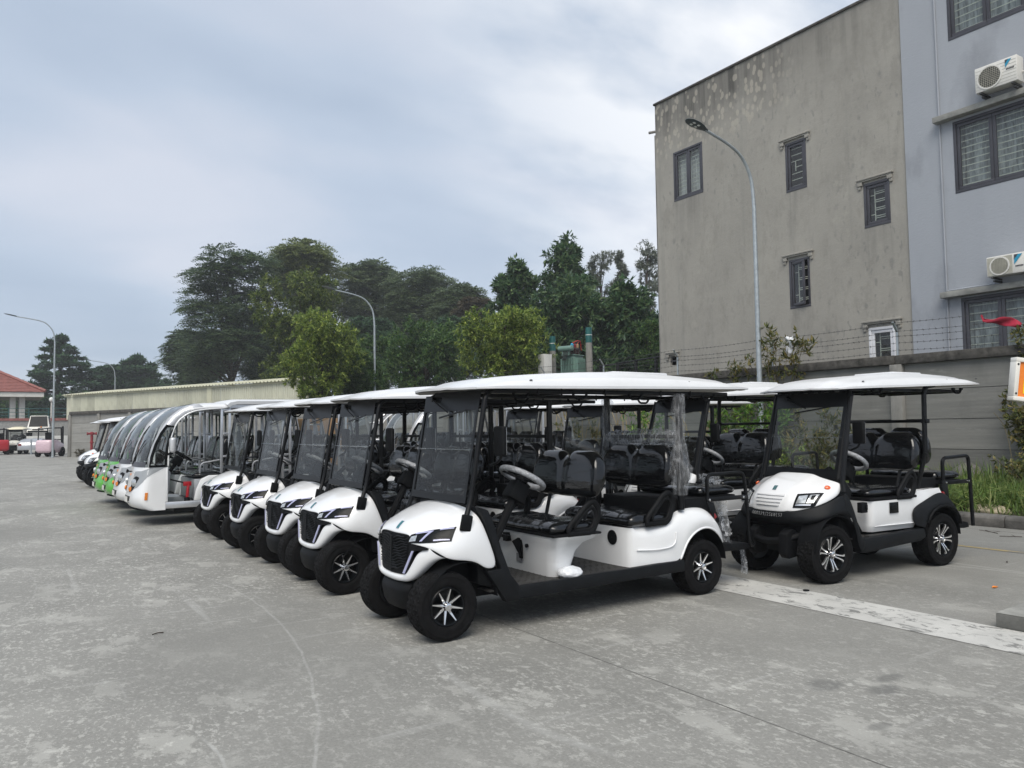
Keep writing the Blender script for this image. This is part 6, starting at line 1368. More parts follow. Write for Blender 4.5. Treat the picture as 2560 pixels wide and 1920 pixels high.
# ================================================================== PLACEMENT OF THE VEHICLES
A0 = cart_a(); A0.location = (2.95, 6.0, 0); gA = 'white six-seat golf carts with black grilles in the front row'
tag(A0, 'nearest white six-seat golf cart with its whole side and seats in view', 'golf cart', gA)
AL = ['white grille cart parked directly behind the nearest six-seat cart', 'third white grille cart from the camera, between two others in the front row',
      'fourth white grille cart from the camera, second from the white shuttle bus', 'farthest white grille cart, parked right beside the white shuttle bus']
for k, (y, lb) in enumerate(zip((8.14, 9.50, 11.07, 13.10), AL)):
    q = copy_tree(A0, lb, gA, (2.95+(.0, .03, -.02, .02)[k], y, 0), rad((.0, .8, -.6, .5)[k]))
    for wq in kids(q):
        if wq.name.startswith('wheel') and abs(wq.location.x) < .1: wq.rotation_euler.z += rad((3, -5, -2, 6)[k])
        if wq.name.startswith('wheel'): wq.rotation_euler.y += .7*k+.3
for lb, x, y in (('white grille cart in the second row, next to the ribbed bonnet carts', 7.30, 9.55), ('white grille cart in the second row, farther one, standing before the buses', 7.28, 11.30)):
    copy_tree(A0, lb, 'white six-seat golf carts in the second row', (x, y, 0), rad(-.5))
# one cart stands without its wrapped wheel and glass variations: front wheels turned a little on two carts
B0 = cart_b(); B0.location = (7.265, 5.568, 0); B0.rotation_euler = (0, 0, rad(-3.9)); gB = 'white four-seat golf carts with black fenders'
tag(B0, 'white four-seat golf cart with ribbed bonnet and black fenders at the right', 'golf cart', gB)
copy_tree(B0, 'white four-seat cart with black fenders mostly hidden behind the right-hand one', gB, (7.28, 7.62, 0), rad(-2.5), skip=('chalk_number',))
copy_tree(B0, 'white four-seat cart with black fenders beyond the green shuttle buses, nearer one', gB, (2.56, 27.4, 0), rad(1), skip=('chalk_number',))
copy_tree(B0, 'white four-seat cart with black fenders, last of the front row beyond the buses', gB, (2.64, 30.7, 0), rad(2), skip=('chalk_number',))
BUS = bus(); BUS.location = (1.90, 15.85, 0); gS = 'shuttle buses in the front row'
tag(BUS, 'white and grey shuttle bus with silver arch, nearest the golf carts', 'shuttle bus', gS)
green = {'white_paint': 'green_paint', 'silver_paint': 'silver_paint', 'roof_white': 'green_paint'}
copy_tree(BUS, 'second white shuttle bus, between the first one and the green bus', gS, (1.90, 17.72, 0), 0)
copy_tree(BUS, 'bright green shuttle bus beside the second white bus', gS, (1.90, 19.58, 0), 0, green)
copy_tree(BUS, 'farther green shuttle bus, last before the two black fendered carts', gS, (1.85, 21.15, 0), 0, green)
gS2 = 'shuttle buses in the second row'
copy_tree(BUS, 'white shuttle bus in the second row seen through the nearest carts', gS2, (6.75, 15.55, 0), 0)
copy_tree(BUS, 'white shuttle bus in the second row, farther from the camera', gS2, (6.65, 17.5, 0), 0)

# loose things in and on the carts
bg_ = MB(); rg = random.Random(4); rings = []
for i in range(9):
    f = i/8; z = .10*f; r = .115*math.sqrt(max(.02, 1-(2*f*.88-.75)**2))
    rings.append([((r+rg.uniform(-.012, .012))*math.cos(2*math.pi*k/16)*1.1, (r+rg.uniform(-.012, .012))*math.sin(2*math.pi*k/16)*.8, z+rg.uniform(-.006, .006)) for k in range(16)])
bg_.loft(rings); o = bg_.build('plastic_bag', 'bag_white', smooth=180, sub=1); o.location = (2.95+1.25, 6.0-.50, .341); tag(o, 'small white plastic bag lying on the nearest cart floor', 'plastic bag')
def film_sleeve(loc, h, r, label, seed, wide=None, mat='film', tail=False):
    """loose crumpled film round a post or hanging as a strip"""
    rr = random.Random(seed); m_ = MB(); rings = []; n = max(8, int(h/.05))
    for i in range(n+1):
        z = h*i/n; a0 = rr.uniform(0, 6); w_ = r*(1.15+.35*rr.random())
        if wide: w_ *= 1+wide*math.exp(-((z/h-.25)/.16)**2)
        rings.append([((w_*(1+.22*math.sin(3*a+a0)+.12*rr.uniform(-1, 1)))*math.cos(a), (w_*(1+.22*math.cos(2*a+a0)+.12*rr.uniform(-1, 1)))*math.sin(a), z) for a in [2*math.pi*k/12 for k in range(12)]])
    m_.loft(rings, True, False)
    o = m_.build('plastic_film', mat, smooth=60); o.location = loc; return tag(o, label, 'plastic film')
film_sleeve((2.95+2.585, 6.0-.535, .98), .98, .045, 'clear crumpled film wrapped round the nearest cart rear roof post', 3, wide=1.1)
film_sleeve((2.95+2.585, 6.0+.535, .98), .98, .045, 'clear film wrapped round the far rear roof post of the nearest cart', 5, wide=.4)
m_ = MB(); rr = random.Random(8); rings = []
for i in range(26):
    y = -.50+1.0*i/25; w_ = .048+.03*rr.random()
    rings.append([((w_*(1+.25*rr.uniform(-1, 1)))*math.cos(a), y, (w_*1.15*(1+.25*rr.uniform(-1, 1)))*math.sin(a)-.01) for a in [2*math.pi*k/12 for k in range(12)]])
o = m_.loft(rings, True, False).build('plastic_film', 'film_dense', smooth=60); o.location = (2.95+2.58, 6.0, 1.545); tag(o, 'clear crumpled film bunched along the nearest cart cross bar', 'plastic film')
# long strip of film hanging from the rear seat of the nearest cart
def hang_strip(loc, wd, h, seed, label, mat='film_dense', tail=None):
    rr = random.Random(seed); rows = []
    for i in range(28):
        f = i/27; z = -h*f; hw = wd/2*(1-.15*math.sin(f*5)+.12*f)
        am = min(1, wd/.3); rows.append([(am*(.05*math.sin(j*1.9+f*4)+.03*rr.uniform(-1, 1))+.05*f, -hw+2*hw*j/10, z+.012*rr.uniform(-1, 1)) for j in range(11)])
    m_ = MB().grid(rows)
    if tail: m_.grid([[(tail[0]+.015*math.sin(i*1.3)+.03*s_*rr.uniform(.5, 1), tail[1]+.02*math.sin(i)+.03*s_, -h-i*.035) for s_ in (-1, -.2, .6, 1)] for i in range(10)])
    o = m_.build('plastic_film', mat, smooth=60); o.location = loc; return tag(o, label, 'plastic film')
hang_strip((2.95+3.30, 5.72, .93), .34, .50, 12, 'long strip of crumpled clear film hanging onto the rear footstep', tail=None)
hang_strip((2.95+3.50, 5.95, 1.12), .26, .22, 14, 'crumpled clear film draped over the rear grab rail of the nearest cart')
hang_strip((2.95+3.61, 5.62, .38), .07, .30, 15, 'thin twist of clear film dangling below the rear footstep')
hang_strip((2.95+.80, 8.14-.25, 1.32), .10, .42, 16, 'white plastic tied to the steering column of the second cart')
m_ = MB(); rr = random.Random(21); rings = []
for i in range(22):
    y = -.46+.92*i/21; w_ = .026+.02*rr.random()
    rings.append([((w_*(1+.3*rr.uniform(-1, 1)))*math.cos(a), y, (w_*1.3*(1+.3*rr.uniform(-1, 1)))*math.sin(a)) for a in [2*math.pi*k/10 for k in range(10)]])
o = m_.loft(rings, True, False).build('plastic_film', 'film_dense', smooth=60); o.location = (2.94+.40, 11.07, 1.955); tag(o, 'clear film bunched over the windscreen head of the fourth front row cart', 'plastic film')
# red lever lock left standing in the white bus doorway
rl = thing('steering_lock', 'red steering lock with black bar standing in the doorway of the white bus', 'steering lock', (1.90+1.0, 15.2, .41))
MB().lathe([(.05, 0), (.05, .06), (.03, .07)], 12, 'z').build('base', 'black_plastic', rl); MB().cyl((0, 0, .06), (.02, 0, .30), .028, n=10).box((0, 0, .31), (.14, .05, .08)).build('body', 'red_paint', rl, bevel=.01); MB().cyl((-.05, 0, .33), (-.36, .05, .42), .014, n=8).build('bar', 'black_metal', rl)
# cartons stacked behind the white bus
gC = 'cardboard cartons stacked behind the white bus'
for k, (x, y, z, wx, wy, wz, a, lb) in enumerate(((7.75, 21.3, .0, 1.25, 1.0, .75, 4, 'large cardboard carton at the bottom of the stack behind the buses'), (7.72, 21.35, .76, 1.2, .95, .62, -5, 'cardboard carton in the middle of the stack behind the buses'), (7.6, 21.25, 1.39, 1.1, .9, .60, 9, 'tilted cardboard carton on top of the stack behind the buses'), (9.1, 21.9, 0, 1.1, 1.0, 1.3, 3, 'tall cardboard carton standing beside the carton stack'))):
    t = thing('carton', lb, 'carton', (x, y, z), rad(a), gC); MB().box((0, 0, wz/2), (wx, wy, wz)).build('box', 'carton', t, bevel=.012); MB().bb((-wx/2-.003, -.03, .02), (wx/2+.003, .03, wz+.004)).build('tape', 'tape', t)

# concrete slab, fallen leaf, bottle cap, twigs
sl_ = thing('concrete_slab', 'grey concrete slab lying on the lot at the right edge', 'concrete slab', (7.15, 2.6, 0), rad(3))
MB().bb((-.40, -.60, .0), (.50, .62, .115)).build('slab', 'slab_side', sl_, bevel=.012); MB().bb((-.395, -.595, .1155), (.495, .615, .120)).build('slab_face', 'slab_top', sl_, bevel=.002)
lf = MB(); panel(lf, [[(-.05+.1*i/4, .018*math.sin(math.pi*(i+.6)/5.2), .012+.006*math.sin(i)) for i in range(5)], [(-.05+.1*i/4, 0, .006) for i in range(5)], [(-.05+.1*i/4, -.018*math.sin(math.pi*(i+.6)/5.2), .012+.004*math.cos(i*2)) for i in range(5)]], .002); o = lf.build('fallen_leaf', 'orange_paint', smooth=180); o.location = (8.30, 3.94, 0); tag(o, 'small orange leaf lying alone on the grey concrete', 'leaf')
o = MB().lathe([(.030, .004), (.032, .008), (.030, .014), (.001, .015)], 16, 'z').build('bottle_cap', 'black_plastic'); o.location = (6.705, 4.95, 0); tag(o, 'small black cap lying on the white painted stripe', 'cap')
rg = random.Random(2)
for k, (x, y, a, L_, lb) in enumerate(((9.9, 4.55, .4, .10, 'short dark twig on the concrete beside the yellow line'), (10.2, 4.2, 1.9, .09, 'dark twig on the concrete near the orange leaf'), (12.4, 5.9, .9, .35, 'dry forked twig lying at the foot of the kerb'), (12.1, 5.5, 2.2, .28, 'thin dry twig on the concrete in front of the kerb'), (1.13, 7.05, .2, .09, 'small dark twig on the open concrete left of the carts'))):
    m_ = MB().tube([(-L_/2, 0, .008), (0, L_*.08, .012), (L_/2, 0, .008)], .005, 5)
    if L_ > .2: m_.tube([(0, L_*.08, .012), (L_*.3, L_*.35, .02)], .004, 5).tube([(-L_*.2, .02, .012), (-L_*.1, -L_*.3, .02)], .003, 5)
    o = m_.build('twig', 'bark'); o.location = (x, y, 0); o.rotation_euler = (0, 0, a); tag(o, lb, 'twig')
rk = MB(); rings = []
for i in range(7):
    f = i/6; r = .34*math.sin(math.pi*(.08+.84*f))**.6
    rings.append([((r+rg.uniform(-.04, .04))*math.cos(2*math.pi*k/11)*1.3, (r+rg.uniform(-.04, .04))*math.sin(2*math.pi*k/11)*.7, .16*f*f+rg.uniform(-.01, .02)) for k in range(11)])
o = rk.loft(rings).build('rock', 'rock', smooth=180, sub=1); o.location = (13.75, 6.55, .12); o.rotation_euler = (0, 0, 1.2); tag(o, 'pale flat rock among the grass just behind the kerb', 'rock')
for k, (x, y, s_) in enumerate(((17.2, 8.6, 1.2), (17.4, 9.6, .9))):
    o = D.objects.new('rubble_stone', MB().loft([[(.35*s_*math.cos(2*math.pi*q/9)*(.8+.3*rg.random())*math.sin(math.pi*(.12+.8*i/4)), .3*s_*math.sin(2*math.pi*q/9)*math.sin(math.pi*(.12+.8*i/4)), .12*i*s_) for q in range(9)] for i in range(5)]).mesh('rubble_stone', 'kerb_stone', smooth=40)); COL.objects.link(o); o.location = (x, y, .2)
    tag(o, ('larger dark rubble stone below the wall in the grass', 'smaller dark rubble stone at the wall foot')[k], 'stone')

# ================================================================== FAR LEFT: HYDRANT, VEHICLES, PAVILION
hy = thing('standpipe', 'red standpipe hydrant standing before the far concrete wall', 'hydrant', (5.35, 60.2, 0))
MB().lathe([(.16, 0), (.16, .06), (.085, .10), (.085, 1.0), (.12, 1.03), (.12, 1.1), (.085, 1.14), (.085, 1.55), (.15, 1.60), (.15, 1.72), (.06, 1.78)], 14, 'z').build('riser', 'hydrant_red', hy)
for s in (-1, 1): MB().lathe([(.07, 0), (.07, s*.22), (.10, s*.23), (.10, s*.30), (.001, s*.31)], 12, 'x', (0, 0, 1.66)).build('outlet', 'hydrant_red', hy)
def small_car(name, label, cat, loc, rz, mat, L_=4.0, W_c=1.7, Hh=1.42, bonnet=1.0, tail=.35):
    t = thing(name, label, cat, loc, rz)
    prof = [(0, .35), (-.02, .55), (.08, .72), (bonnet*.9, .88), (bonnet+.75, Hh), (L_*.62, Hh+.02), (L_-tail-.1, Hh*.92), (L_-.12, .98), (L_, .7), (L_-.03, .35)]
    b_ = MB(); rings = []
    for f, ins in ((-1, .10), (-.94, .02), (-.8, 0), (0, 0), (.8, 0), (.94, .02), (1, .10)):
        rings.append([(lerp(x, L_/2, ins*.5), f*W_c/2*(1-.20*max(0, (z-.85)/(Hh-.85))), lerp(z, .6, ins*.6)) for x, z in prof])
    b_.loft(rings); b_.build('body', mat, t, smooth=40)
    gl = MB()
    for s in (-1, 1):
        gl.add([(bonnet*.95+.12, s*W_c*.475, .92), (L_*.80, s*W_c*.475, .95), (L_*.74, s*W_c*.415, Hh*.95), (bonnet+.80, s*W_c*.415, Hh*.95)], [(0, 1, 2, 3)])
    gl.add([(bonnet*.95, -W_c*.42, .91), (bonnet*.95, W_c*.42, .91), (bonnet+.70, W_c*.36, Hh*.97), (bonnet+.70, -W_c*.36, Hh*.97)], [(0, 1, 2, 3)])
    gl.build('windows', 'gloss_black', t, smooth=0, solid=.02, off=1)
    for s in (-1, 1):
        MB().box((.08, s*W_c*.36, .66), (.12, .34, .13)).build('headlight', 'lens', t, bevel=.02); MB().box((L_-.06, s*W_c*.38, .80), (.12, .24, .2)).build('tail_light', 'red_lens', t, bevel=.02)
        for x in (.75, L_-.75):
            o = MB().lathe([(.19, -s*.10), (.30, -s*.11), (.32, -s*.07), (.32, s*.07), (.30, s*.11), (.19, s*.10)], 24, 'y').build('tyre', 'rubber', t); o.location = (x, s*(W_c/2-.09), .32)
            MB().lathe([(.19, s*.09), (.05, s*.07), (.001, s*.08)], 20, 'y').build('wheel_rim', 'alu', o)
    MB().box((-.0, 0, .45), (.08, W_c*.9, .16)).build('bumper', 'black_plastic', t, bevel=.02); MB().box((-.02, 0, .64), (.04, W_c*.5, .1)).build('grille', 'gloss_black', t)
    return t
small_car('parked_car', 'maroon car parked beyond the last carts by the far wall', 'car', (4.0, 40.0, 0), rad(20), 'maroon_paint')
# things standing far off on the lot
fc = copy_tree(B0, 'cream roofed golf cart seen from the front far across the lot', 'golf carts far across the lot', (1.15, 80.6, 0), rad(78), {'roof_white': 'cream_roof', 'white_paint': 'cream_white'}, skip=('chalk_number', 'grab_rail'))
fc.scale = (1.12, 1.12, 1.05)
small_car('parked_car', 'silver car with tail lights towards the camera far across the lot', 'car', (3.15, 82.2, 0), rad(258), 'car_silver', 4.3, 1.85, 1.3)
ramp_ = MB().bb((1.4, 87.5, 0), (6.6, 96, 1.5)); struct('loading_ramp', ramp_, 'paint_white_wall', bevel=.02)
van = small_car('parked_van', 'white van with red tail lights on the raised loading ramp', 'van', (3.25, 88.6, 1.5), rad(84), 'cream_white', 4.6, 1.9, 2.0, .5, .05)
def forklift(label, loc, rz, body, wrapped):
    t = thing('forklift', label, 'forklift', loc, rz)
    b_ = MB(); rings = []
    for z, x0, x1, hw in ((.30, .10, 2.0, .50), (.45, .0, 2.1, .56), (.9, -.02, 2.05, .58), (1.15, .02, 1.3, .56), (1.25, .10, 1.15, .50)):
        rings.append([(x0, -hw*.8, z), (x0+.10, -hw, z), (x1-.10, -hw, z), (x1, -hw*.8, z), (x1, hw*.8, z), (x1-.10, hw, z), (x0+.10, hw, z), (x0, hw*.8, z)])
    b_.loft(rings); b_.build('wrapped_body' if wrapped else 'body', body, t, smooth=50, bevel=.04)
    for x, y in ((.25, .48), (.25, -.48), (1.75, .48), (1.75, -.48)): MB().tube([(x, y, 1.0), (lerp(x, 1.0, .12), y, 2.1)], .045, 6).build('guard_post', 'steel_black', t)
    gd = MB().bb((.30, -.54, 2.08), (1.72, .54, 2.12))
    for k in range(5): gd.bb((.35+k*.3, -.5, 2.12), (.40+k*.3, .5, 2.15))
    gd.build('overhead_guard', 'steel_black', t)
    MB().bb((.9, -.28, 1.2), (1.35, .28, 1.32)).bb((.82, -.28, 1.3), (.92, .28, 1.8)).build('seat', 'black_plastic', t, bevel=.04)
    ms = MB()
    for y in (-.35, .35): ms.bb((2.15, y-.05, .1), (2.28, y+.05, 2.25))
    for z in (.3, 1.2, 2.1): ms.bb((2.15, -.35, z), (2.25, .35, z+.08))
    for y in (-.25, .25): ms.bb((2.28, y-.05, .1), (3.3, y+.05, .15))
    ms.build('mast', 'steel_black', t)
    MB().lathe([(.05, 2.12), (.05, 2.24), (.001, 2.27)], 10, 'z', (.5, .4, 0)).build('beacon', 'amber_lens', t)
    for x, r in ((.35, .27), (1.75, .36)):
        for s in (-1, 1): MB().lathe([(.1, s*.10), (r-.02, s*.11), (r, s*.07), (r, -s*.07), (r-.02, -s*.11), (.1, -s*.10)], 20, 'y', (x, s*.50, r)).build('wheel', 'rubber', t)
    return t
forklift('forklift with its body wrapped in pale pink film beside the lamp post', (2.78, 66.6, 0), rad(62), 'pink_wrap', True)
forklift('red forklift at the left edge of the lot', (.28, 77.6, 0), rad(95), 'red_paint', False)
# a barrier of steel posts between the parked things
bp_ = thing('steel_bollard', 'grey steel barrier post beside the silver car', 'bollard', (2.35, 76.5, 0)); MB().cyl((0, 0, 0), (0, 0, 1.25), .06, n=10).build('tube', 'galvanised', bp_); MB().lathe([(.14, 0), (.14, .03), (.06, .04)], 12, 'z').build('foot', 'galvanised', bp_)
# retaining wall with red coping, raised terrace and pavilion
rw = thing('retaining_wall', 'grey retaining wall with red brown coping below the pavilion', 'wall', (-4, 99, 0))
MB().bb((-40, 99, 0), (9.0, 99.5, 3.15)).build('wall', 'hoarding', rw, world=True); MB().bb((-40, 98.9, 3.15), (9.0, 99.6, 3.42)).build('coping', 'tile_red', rw, world=True)
struct('terrace', MB().bb((-60, 99.5, 0), (9.0, 190, 3.1)), 'soil')
pv = thing('pavilion', 'open pavilion with red tiled roof and white columns at the left edge', 'pavilion', (-4.5, 107, 3.1))
ev = 6.45; ex, ey = 4.45, 103.0; wx_, dy_ = 15.0, 11.0
cx0, cx1 = ex-wx_, ex; cy0, cy1 = ey, ey+dy_; rz_ = ev+2.95; rx0, rx1 = cx0+5.5, cx1-5.5; my = (cy0+cy1)/2
quads = [[(cx0, cy0), (cx1, cy0), (rx1, my), (rx0, my)], [(cx1, cy0), (cx1, cy1), (rx1, my)], [(cx1, cy1), (cx0, cy1), (rx0, my), (rx1, my)], [(cx0, cy1), (cx0, cy0), (rx0, my)]]
rfm = MB(); nC = 16
def tri_rows(a, b_, c, d_):
    for k in range(nC):
        f0, f1 = k/nC, (k+1)/nC; lift = .07
        p = [Vector(a).lerp(Vector(d_), f0), Vector(b_).lerp(Vector(c), f0), Vector(b_).lerp(Vector(c), f1), Vector(a).lerp(Vector(d_), f1)]
        u = Vector((0, 0, lift)); rfm.add([p[0]+u, p[1]+u, p[2], p[3], p[0], p[1]], [(0, 1, 2, 3), (0, 4, 5, 1)])
E0 = [(cx0, cy0, ev), (cx1, cy0, ev), (cx1, cy1, ev), (cx0, cy1, ev)]; R0, R1 = (rx0, my, rz_), (rx1, my, rz_)
tri_rows(E0[0], E0[1], R1, R0); tri_rows(E0[1], E0[2], R1, R1); tri_rows(E0[2], E0[3], R0, R1); tri_rows(E0[3], E0[0], R0, R0)
rfo = rfm.build('roof', 'tile_red', pv, world=True, smooth=0)
for a, b_ in ((E0[1], R1), (E0[0], R0), (R0, R1)): MB().tube([(Vector(a)+Vector((0, 0, .12))).lerp(Vector(b_)+Vector((0, 0, .12)), k/14) for k in range(15)], [.16+.03*(k % 2) for k in range(15)], 6).build('ridge_tile', 'tile_red', rfo, world=True)
MB().bb((cx0+.15, cy0+.15, ev-.55), (cx1-.15, cy1-.15, ev-.03)).build('eave_beam', 'ac_white', pv, world=True)
for x in (cx0+2.5, cx0+7.2, cx1-3.1, cx1-2.2):
    for y in (cy0+1.6, cy1-2): MB().bb((x-.28, y-.28, 3.1), (x+.28, y+.28, ev-.5)).build('column', 'ac_white', pv, world=True, bevel=.03)
gl_ = thing('railing', 'thin green railing with globe lamp posts on the terrace edge', 'railing', (0, 100.5, 3.1))
m_ = MB()
for z in (3.7, 4.1, 4.5): m_.tube([(-12, 100.5, z), (8.5, 100.5, z)], .03, 5)
for k in range(12): m_.cyl((-12+k*1.85, 100.5, 3.1), (-12+k*1.85, 100.5, 4.55), .035, n=6)
m_.build('rails', 'pole_green', gl_, world=True)
for x in (4.9, 8.6): o = MB().cyl((x, 100.2, 3.1), (x, 100.2, 5.2), .06, n=8).build('globe_post', 'ac_white', gl_, world=True); MB().lathe([(.02, 5.2), (.2, 5.32), (.26, 5.5), (.2, 5.68), (.02, 5.78)], 12, 'z', (x, 100.2, 0)).build('globe', 'led', o, world=True)

# ================================================================== TRANSFORMER YARD BEYOND THE WALL
tf = thing('transformer', 'pale green electrical transformer with bushings between two concrete poles', 'transformer', (22.0, 28.3, 2.42), rad(20)); tf.scale = (.64, .64, .62)
MB().bb((-.6, -.5, .8), (.6, .5, 4.0)).build('tank', 'transformer_green', tf, bevel=.05); MB().bb((-.66, -.56, 4.0), (.66, .56, 4.08)).build('lid', 'transformer_green', tf, bevel=.02)
for s in (-1, 1):
    fn = MB()
    for k in range(7): fn.bb((-.5+k*.16, s*.5, 1.4), (-.46+k*.16, s*.74, 3.8)); fn.bb((s*.6, -.42+k*.13, 1.4), (s*.86, -.38+k*.13, 3.8))
    fn.build('cooling_fins', 'transformer_green', tf)
cs = MB().lathe([(.001, -.62), (.20, -.55), (.20, .55), (.001, .57)], 18, 'y', (-.95, .0, 4.50)); cs.build('conservator', 'transformer_green', tf)
MB().bb((-1.0, -.3, 4.0), (-.85, .3, 4.3)).build('conservator_stand', 'transformer_green', tf)
for k, mt_ in enumerate(('ac_blue', 'red_lens', 'carton')):
    bs = MB().lathe([(.12, 4.08)]+[(.16 if i % 2 else .11, 4.12+i*.05) for i in range(11)]+[(.07, 4.7)], 14, 'z', (-.25+k*.36, -.1, 0)); bo_ = bs.build('bushing', 'porcelain', tf); MB().lathe([(.11, 4.66), (.12, 4.86), (.05, 4.95)], 12, 'z', (-.25+k*.36, -.1, 0)).build('bushing_cap', mt_, bo_)
    MB().tube(round_path([(-.25+k*.36, -.1, 4.93), (.5+k*.1, -.2, 5.25), (1.0, -.1, 4.9-.2*k)], .3), .03, 6).build('cable', 'cable_red' if k != 1 else 'cable_black', tf)
for k in range(4): MB().tube(catmull([(-.3, -.3+k*.12, 4.1), (-.6, -.3+k*.12, 4.65-.05*k), (-1.0, -.25+k*.12, 4.35), (-1.25, -.2+k*.1, 3.6)], 6), .028, 6).build('cable', 'cable_black', tf)
for lb, px_, py_, h_ in (('concrete pole with dark green top left of the transformer', 22.1, 30.0, 6.0), ('taller concrete pole with dark green top right of the transformer', 22.55, 27.8, 6.2)):
    t = thing('concrete_pole', lb, 'pole', (px_, py_, 0), group='concrete poles by the transformer'); MB().lathe([(.19, 0), (.150, h_-.7)], 16, 'z').build('shaft', 'concrete_post', t); MB().lathe([(.153, h_-.7), (.150, h_), (.001, h_+.01)], 16, 'z').build('painted_top', 'pole_green', t); MB().lathe([(.157, h_-.36), (.157, h_-.33)], 16, 'z').build('band', 'led', t)
struct('transformer_plinth', MB().bb((20.7, 26.6, 0), (22.8, 30.3, 2.41)), 'slab_side')
cbk = thing('cabinet', 'pale grey electrical cabinet beside the transformer', 'cabinet', (21.3, 29.5, 2.42)); cbk.scale = (.5, .5, .66); MB().bb((-.45, -.45, 0), (.45, .45, 4.0)).build('housing', 'paint_white_wall', cbk, bevel=.03); MB().bb((-.52, -.42, .5), (-.5, .42, 4.0)).build('door', 'paint_white_wall', cbk, bevel=.01)
fb_ = thing('steel_fence', 'black steel frame fence beside the transformer yard', 'fence', (23.2, 24, 0))
m_ = MB()
for z in (3.2, 3.75, 4.4): m_.tube([(22.9, 27.4, z), (21.8, 21.5, z+.02)], .04, 6)
m_.build('rail', 'steel_black', fb_, world=True)
for k in range(5):
    f = k/4; MB().bb((lerp(22.9, 21.8, f)-.05, lerp(27.4, 21.5, f)-.05, 0), (lerp(22.9, 21.8, f)+.05, lerp(27.4, 21.5, f)+.05, 4.45)).build('fence_post', 'steel_black', fb_, world=True)

# ================================================================== TREES AND PLANTS
def spray(cent, out, n, length, width, droop, spread, flat=0.0):
    """n leaves round each spray centre; out = outward direction of the spray"""
    k = len(cent); c = np.repeat(cent, n, 0); o = np.repeat(out, n, 0)
    d = o*.55+unit(k*n)*spread; d[:, 2] = d[:, 2]*(1-flat)-droop*rng.random(k*n)
    d /= np.linalg.norm(d, axis=1, keepdims=True)
    nr = np.array([0, 0, 1.0])[None]+unit(k*n)*.55
    pos = c+unit(k*n)*length*.35*rng.random((k*n, 1))
    L = length*(.65+.6*rng.random(k*n)); return pos, d, nr, L, L*width
def fronds(cent, out, n, flen, leaflet, droop):
    """pinnate fronds: pairs of small leaflets along drooping midribs"""
    k = len(cent); P_, A_, N_, L_ = [], [], [], []
    az = rng.random((k, n))*2*np.pi; el = -.1+.5*rng.random((k, n))
    d = np.stack([np.cos(az)*np.cos(el), np.sin(az)*np.cos(el), np.sin(el)], -1)*.7+out[:, None, :]*.6; d /= np.linalg.norm(d, axis=2, keepdims=True)
    side = np.cross(d, np.array([0, 0, 1.0])); side /= np.maximum(1e-6, np.linalg.norm(side, axis=2, keepdims=True))
    m = 6
    for i in range(m):
        f = (i+.6)/m; p = cent[:, None, :]+d*flen*f; p[..., 2] -= droop*flen*f*f
        for s in (-1, 1):
            a = side*s*.9+d*.45+rng.normal(size=d.shape)*.12; P_.append(p.reshape(-1, 3)); A_.append(a.reshape(-1, 3)); N_.append(np.tile([0, 0, 1.0], (k*n, 1))+rng.normal(size=(k*n, 3))*.25); L_.append(np.full(k*n, leaflet*(1-.35*abs(f-.5))))
    P_, A_, N_, L_ = map(np.concatenate, (P_, A_, N_, L_)); return P_, A_, N_, L_, L_*.42
def lobes_for(ty, r, z0, z1, rd, label=''):
    H = z1-z0; out = []
    if ty == 'broad':
        for i in range(30):
            f = ((i+rd.random())/30)**.85; z = z0+H*(.02+.88*f); rr = r*(math.sin(math.pi*min(1, .20+.76*(1-f)))**.7)*rd.uniform(.45, .95); a = rd.uniform(0, 6.283)
            out.append((rr*math.cos(a), rr*math.sin(a), z, r*rd.uniform(.26, .44), 1.0))
        out.append((0, 0, z1-r*.35, r*.40, 1.0)); out += [(0, 0, z0+H*q, r*.66, 1.1) for q in (.2, .45, .65)]
    elif ty == 'big':
        n = 34
        for i in range(n):
            f = i/(n-1); z = z0+H*(.0+.92*f); rr = r*min(1, 1.12*(1-f)**(.52 if 'tallest dark' in label else .36))*rd.uniform(.35, 1.08); a = i*2.4+rd.uniform(-.5, .5)
            out.append((rr*math.cos(a), rr*math.sin(a), z, r*lerp(.46, .27, f)*rd.uniform(.65, 1.3), .8))
        out.append((0, 0, z1-r*.24, r*.26, 1.3)); out += [(0, 0, z0+H*q, r*.72*(1-q)**.4, 1.2) for q in (.1, .3, .5, .7)]
    elif ty == 'feather':
        for i in range(46):
            f = rd.random()**.62; z = z0+H*(.04+.90*f); rr = r*(1-.50*f*f)*math.sqrt(rd.random())*(.62+.38*f if f < .6 else 1); a = rd.uniform(0, 6.283)
            out.append((rr*math.cos(a), rr*math.sin(a), z-.12*H*(rr/r)**2, r*rd.uniform(.24, .42), .5))
    elif ty == 'tier':
        n = 13
        for i in range(n):
            f = i/(n-1); z = z0+H*(.10+.88*f); R = r*(1-f)**.72+.25
            for k in range(int(13-6*f)):
                a = rd.uniform(0, 6.283); q = rd.uniform(.35, 1.0)*R; out.append((q*math.cos(a), q*math.sin(a), z+.22*q+rd.uniform(-.25, .25), max(.4, R*.26), .20))
    else:
        for i in range(20):
            f = i/19; z = z0+H*(.02+.95*f); rr = r*(math.sin(math.pi*(.12+.8*f))**.7)*rd.uniform(.25, .9); a = rd.uniform(0, 6.283)
            out.append((rr*math.cos(a), rr*math.sin(a), z, r*rd.uniform(.22, .42), .9))
    return out
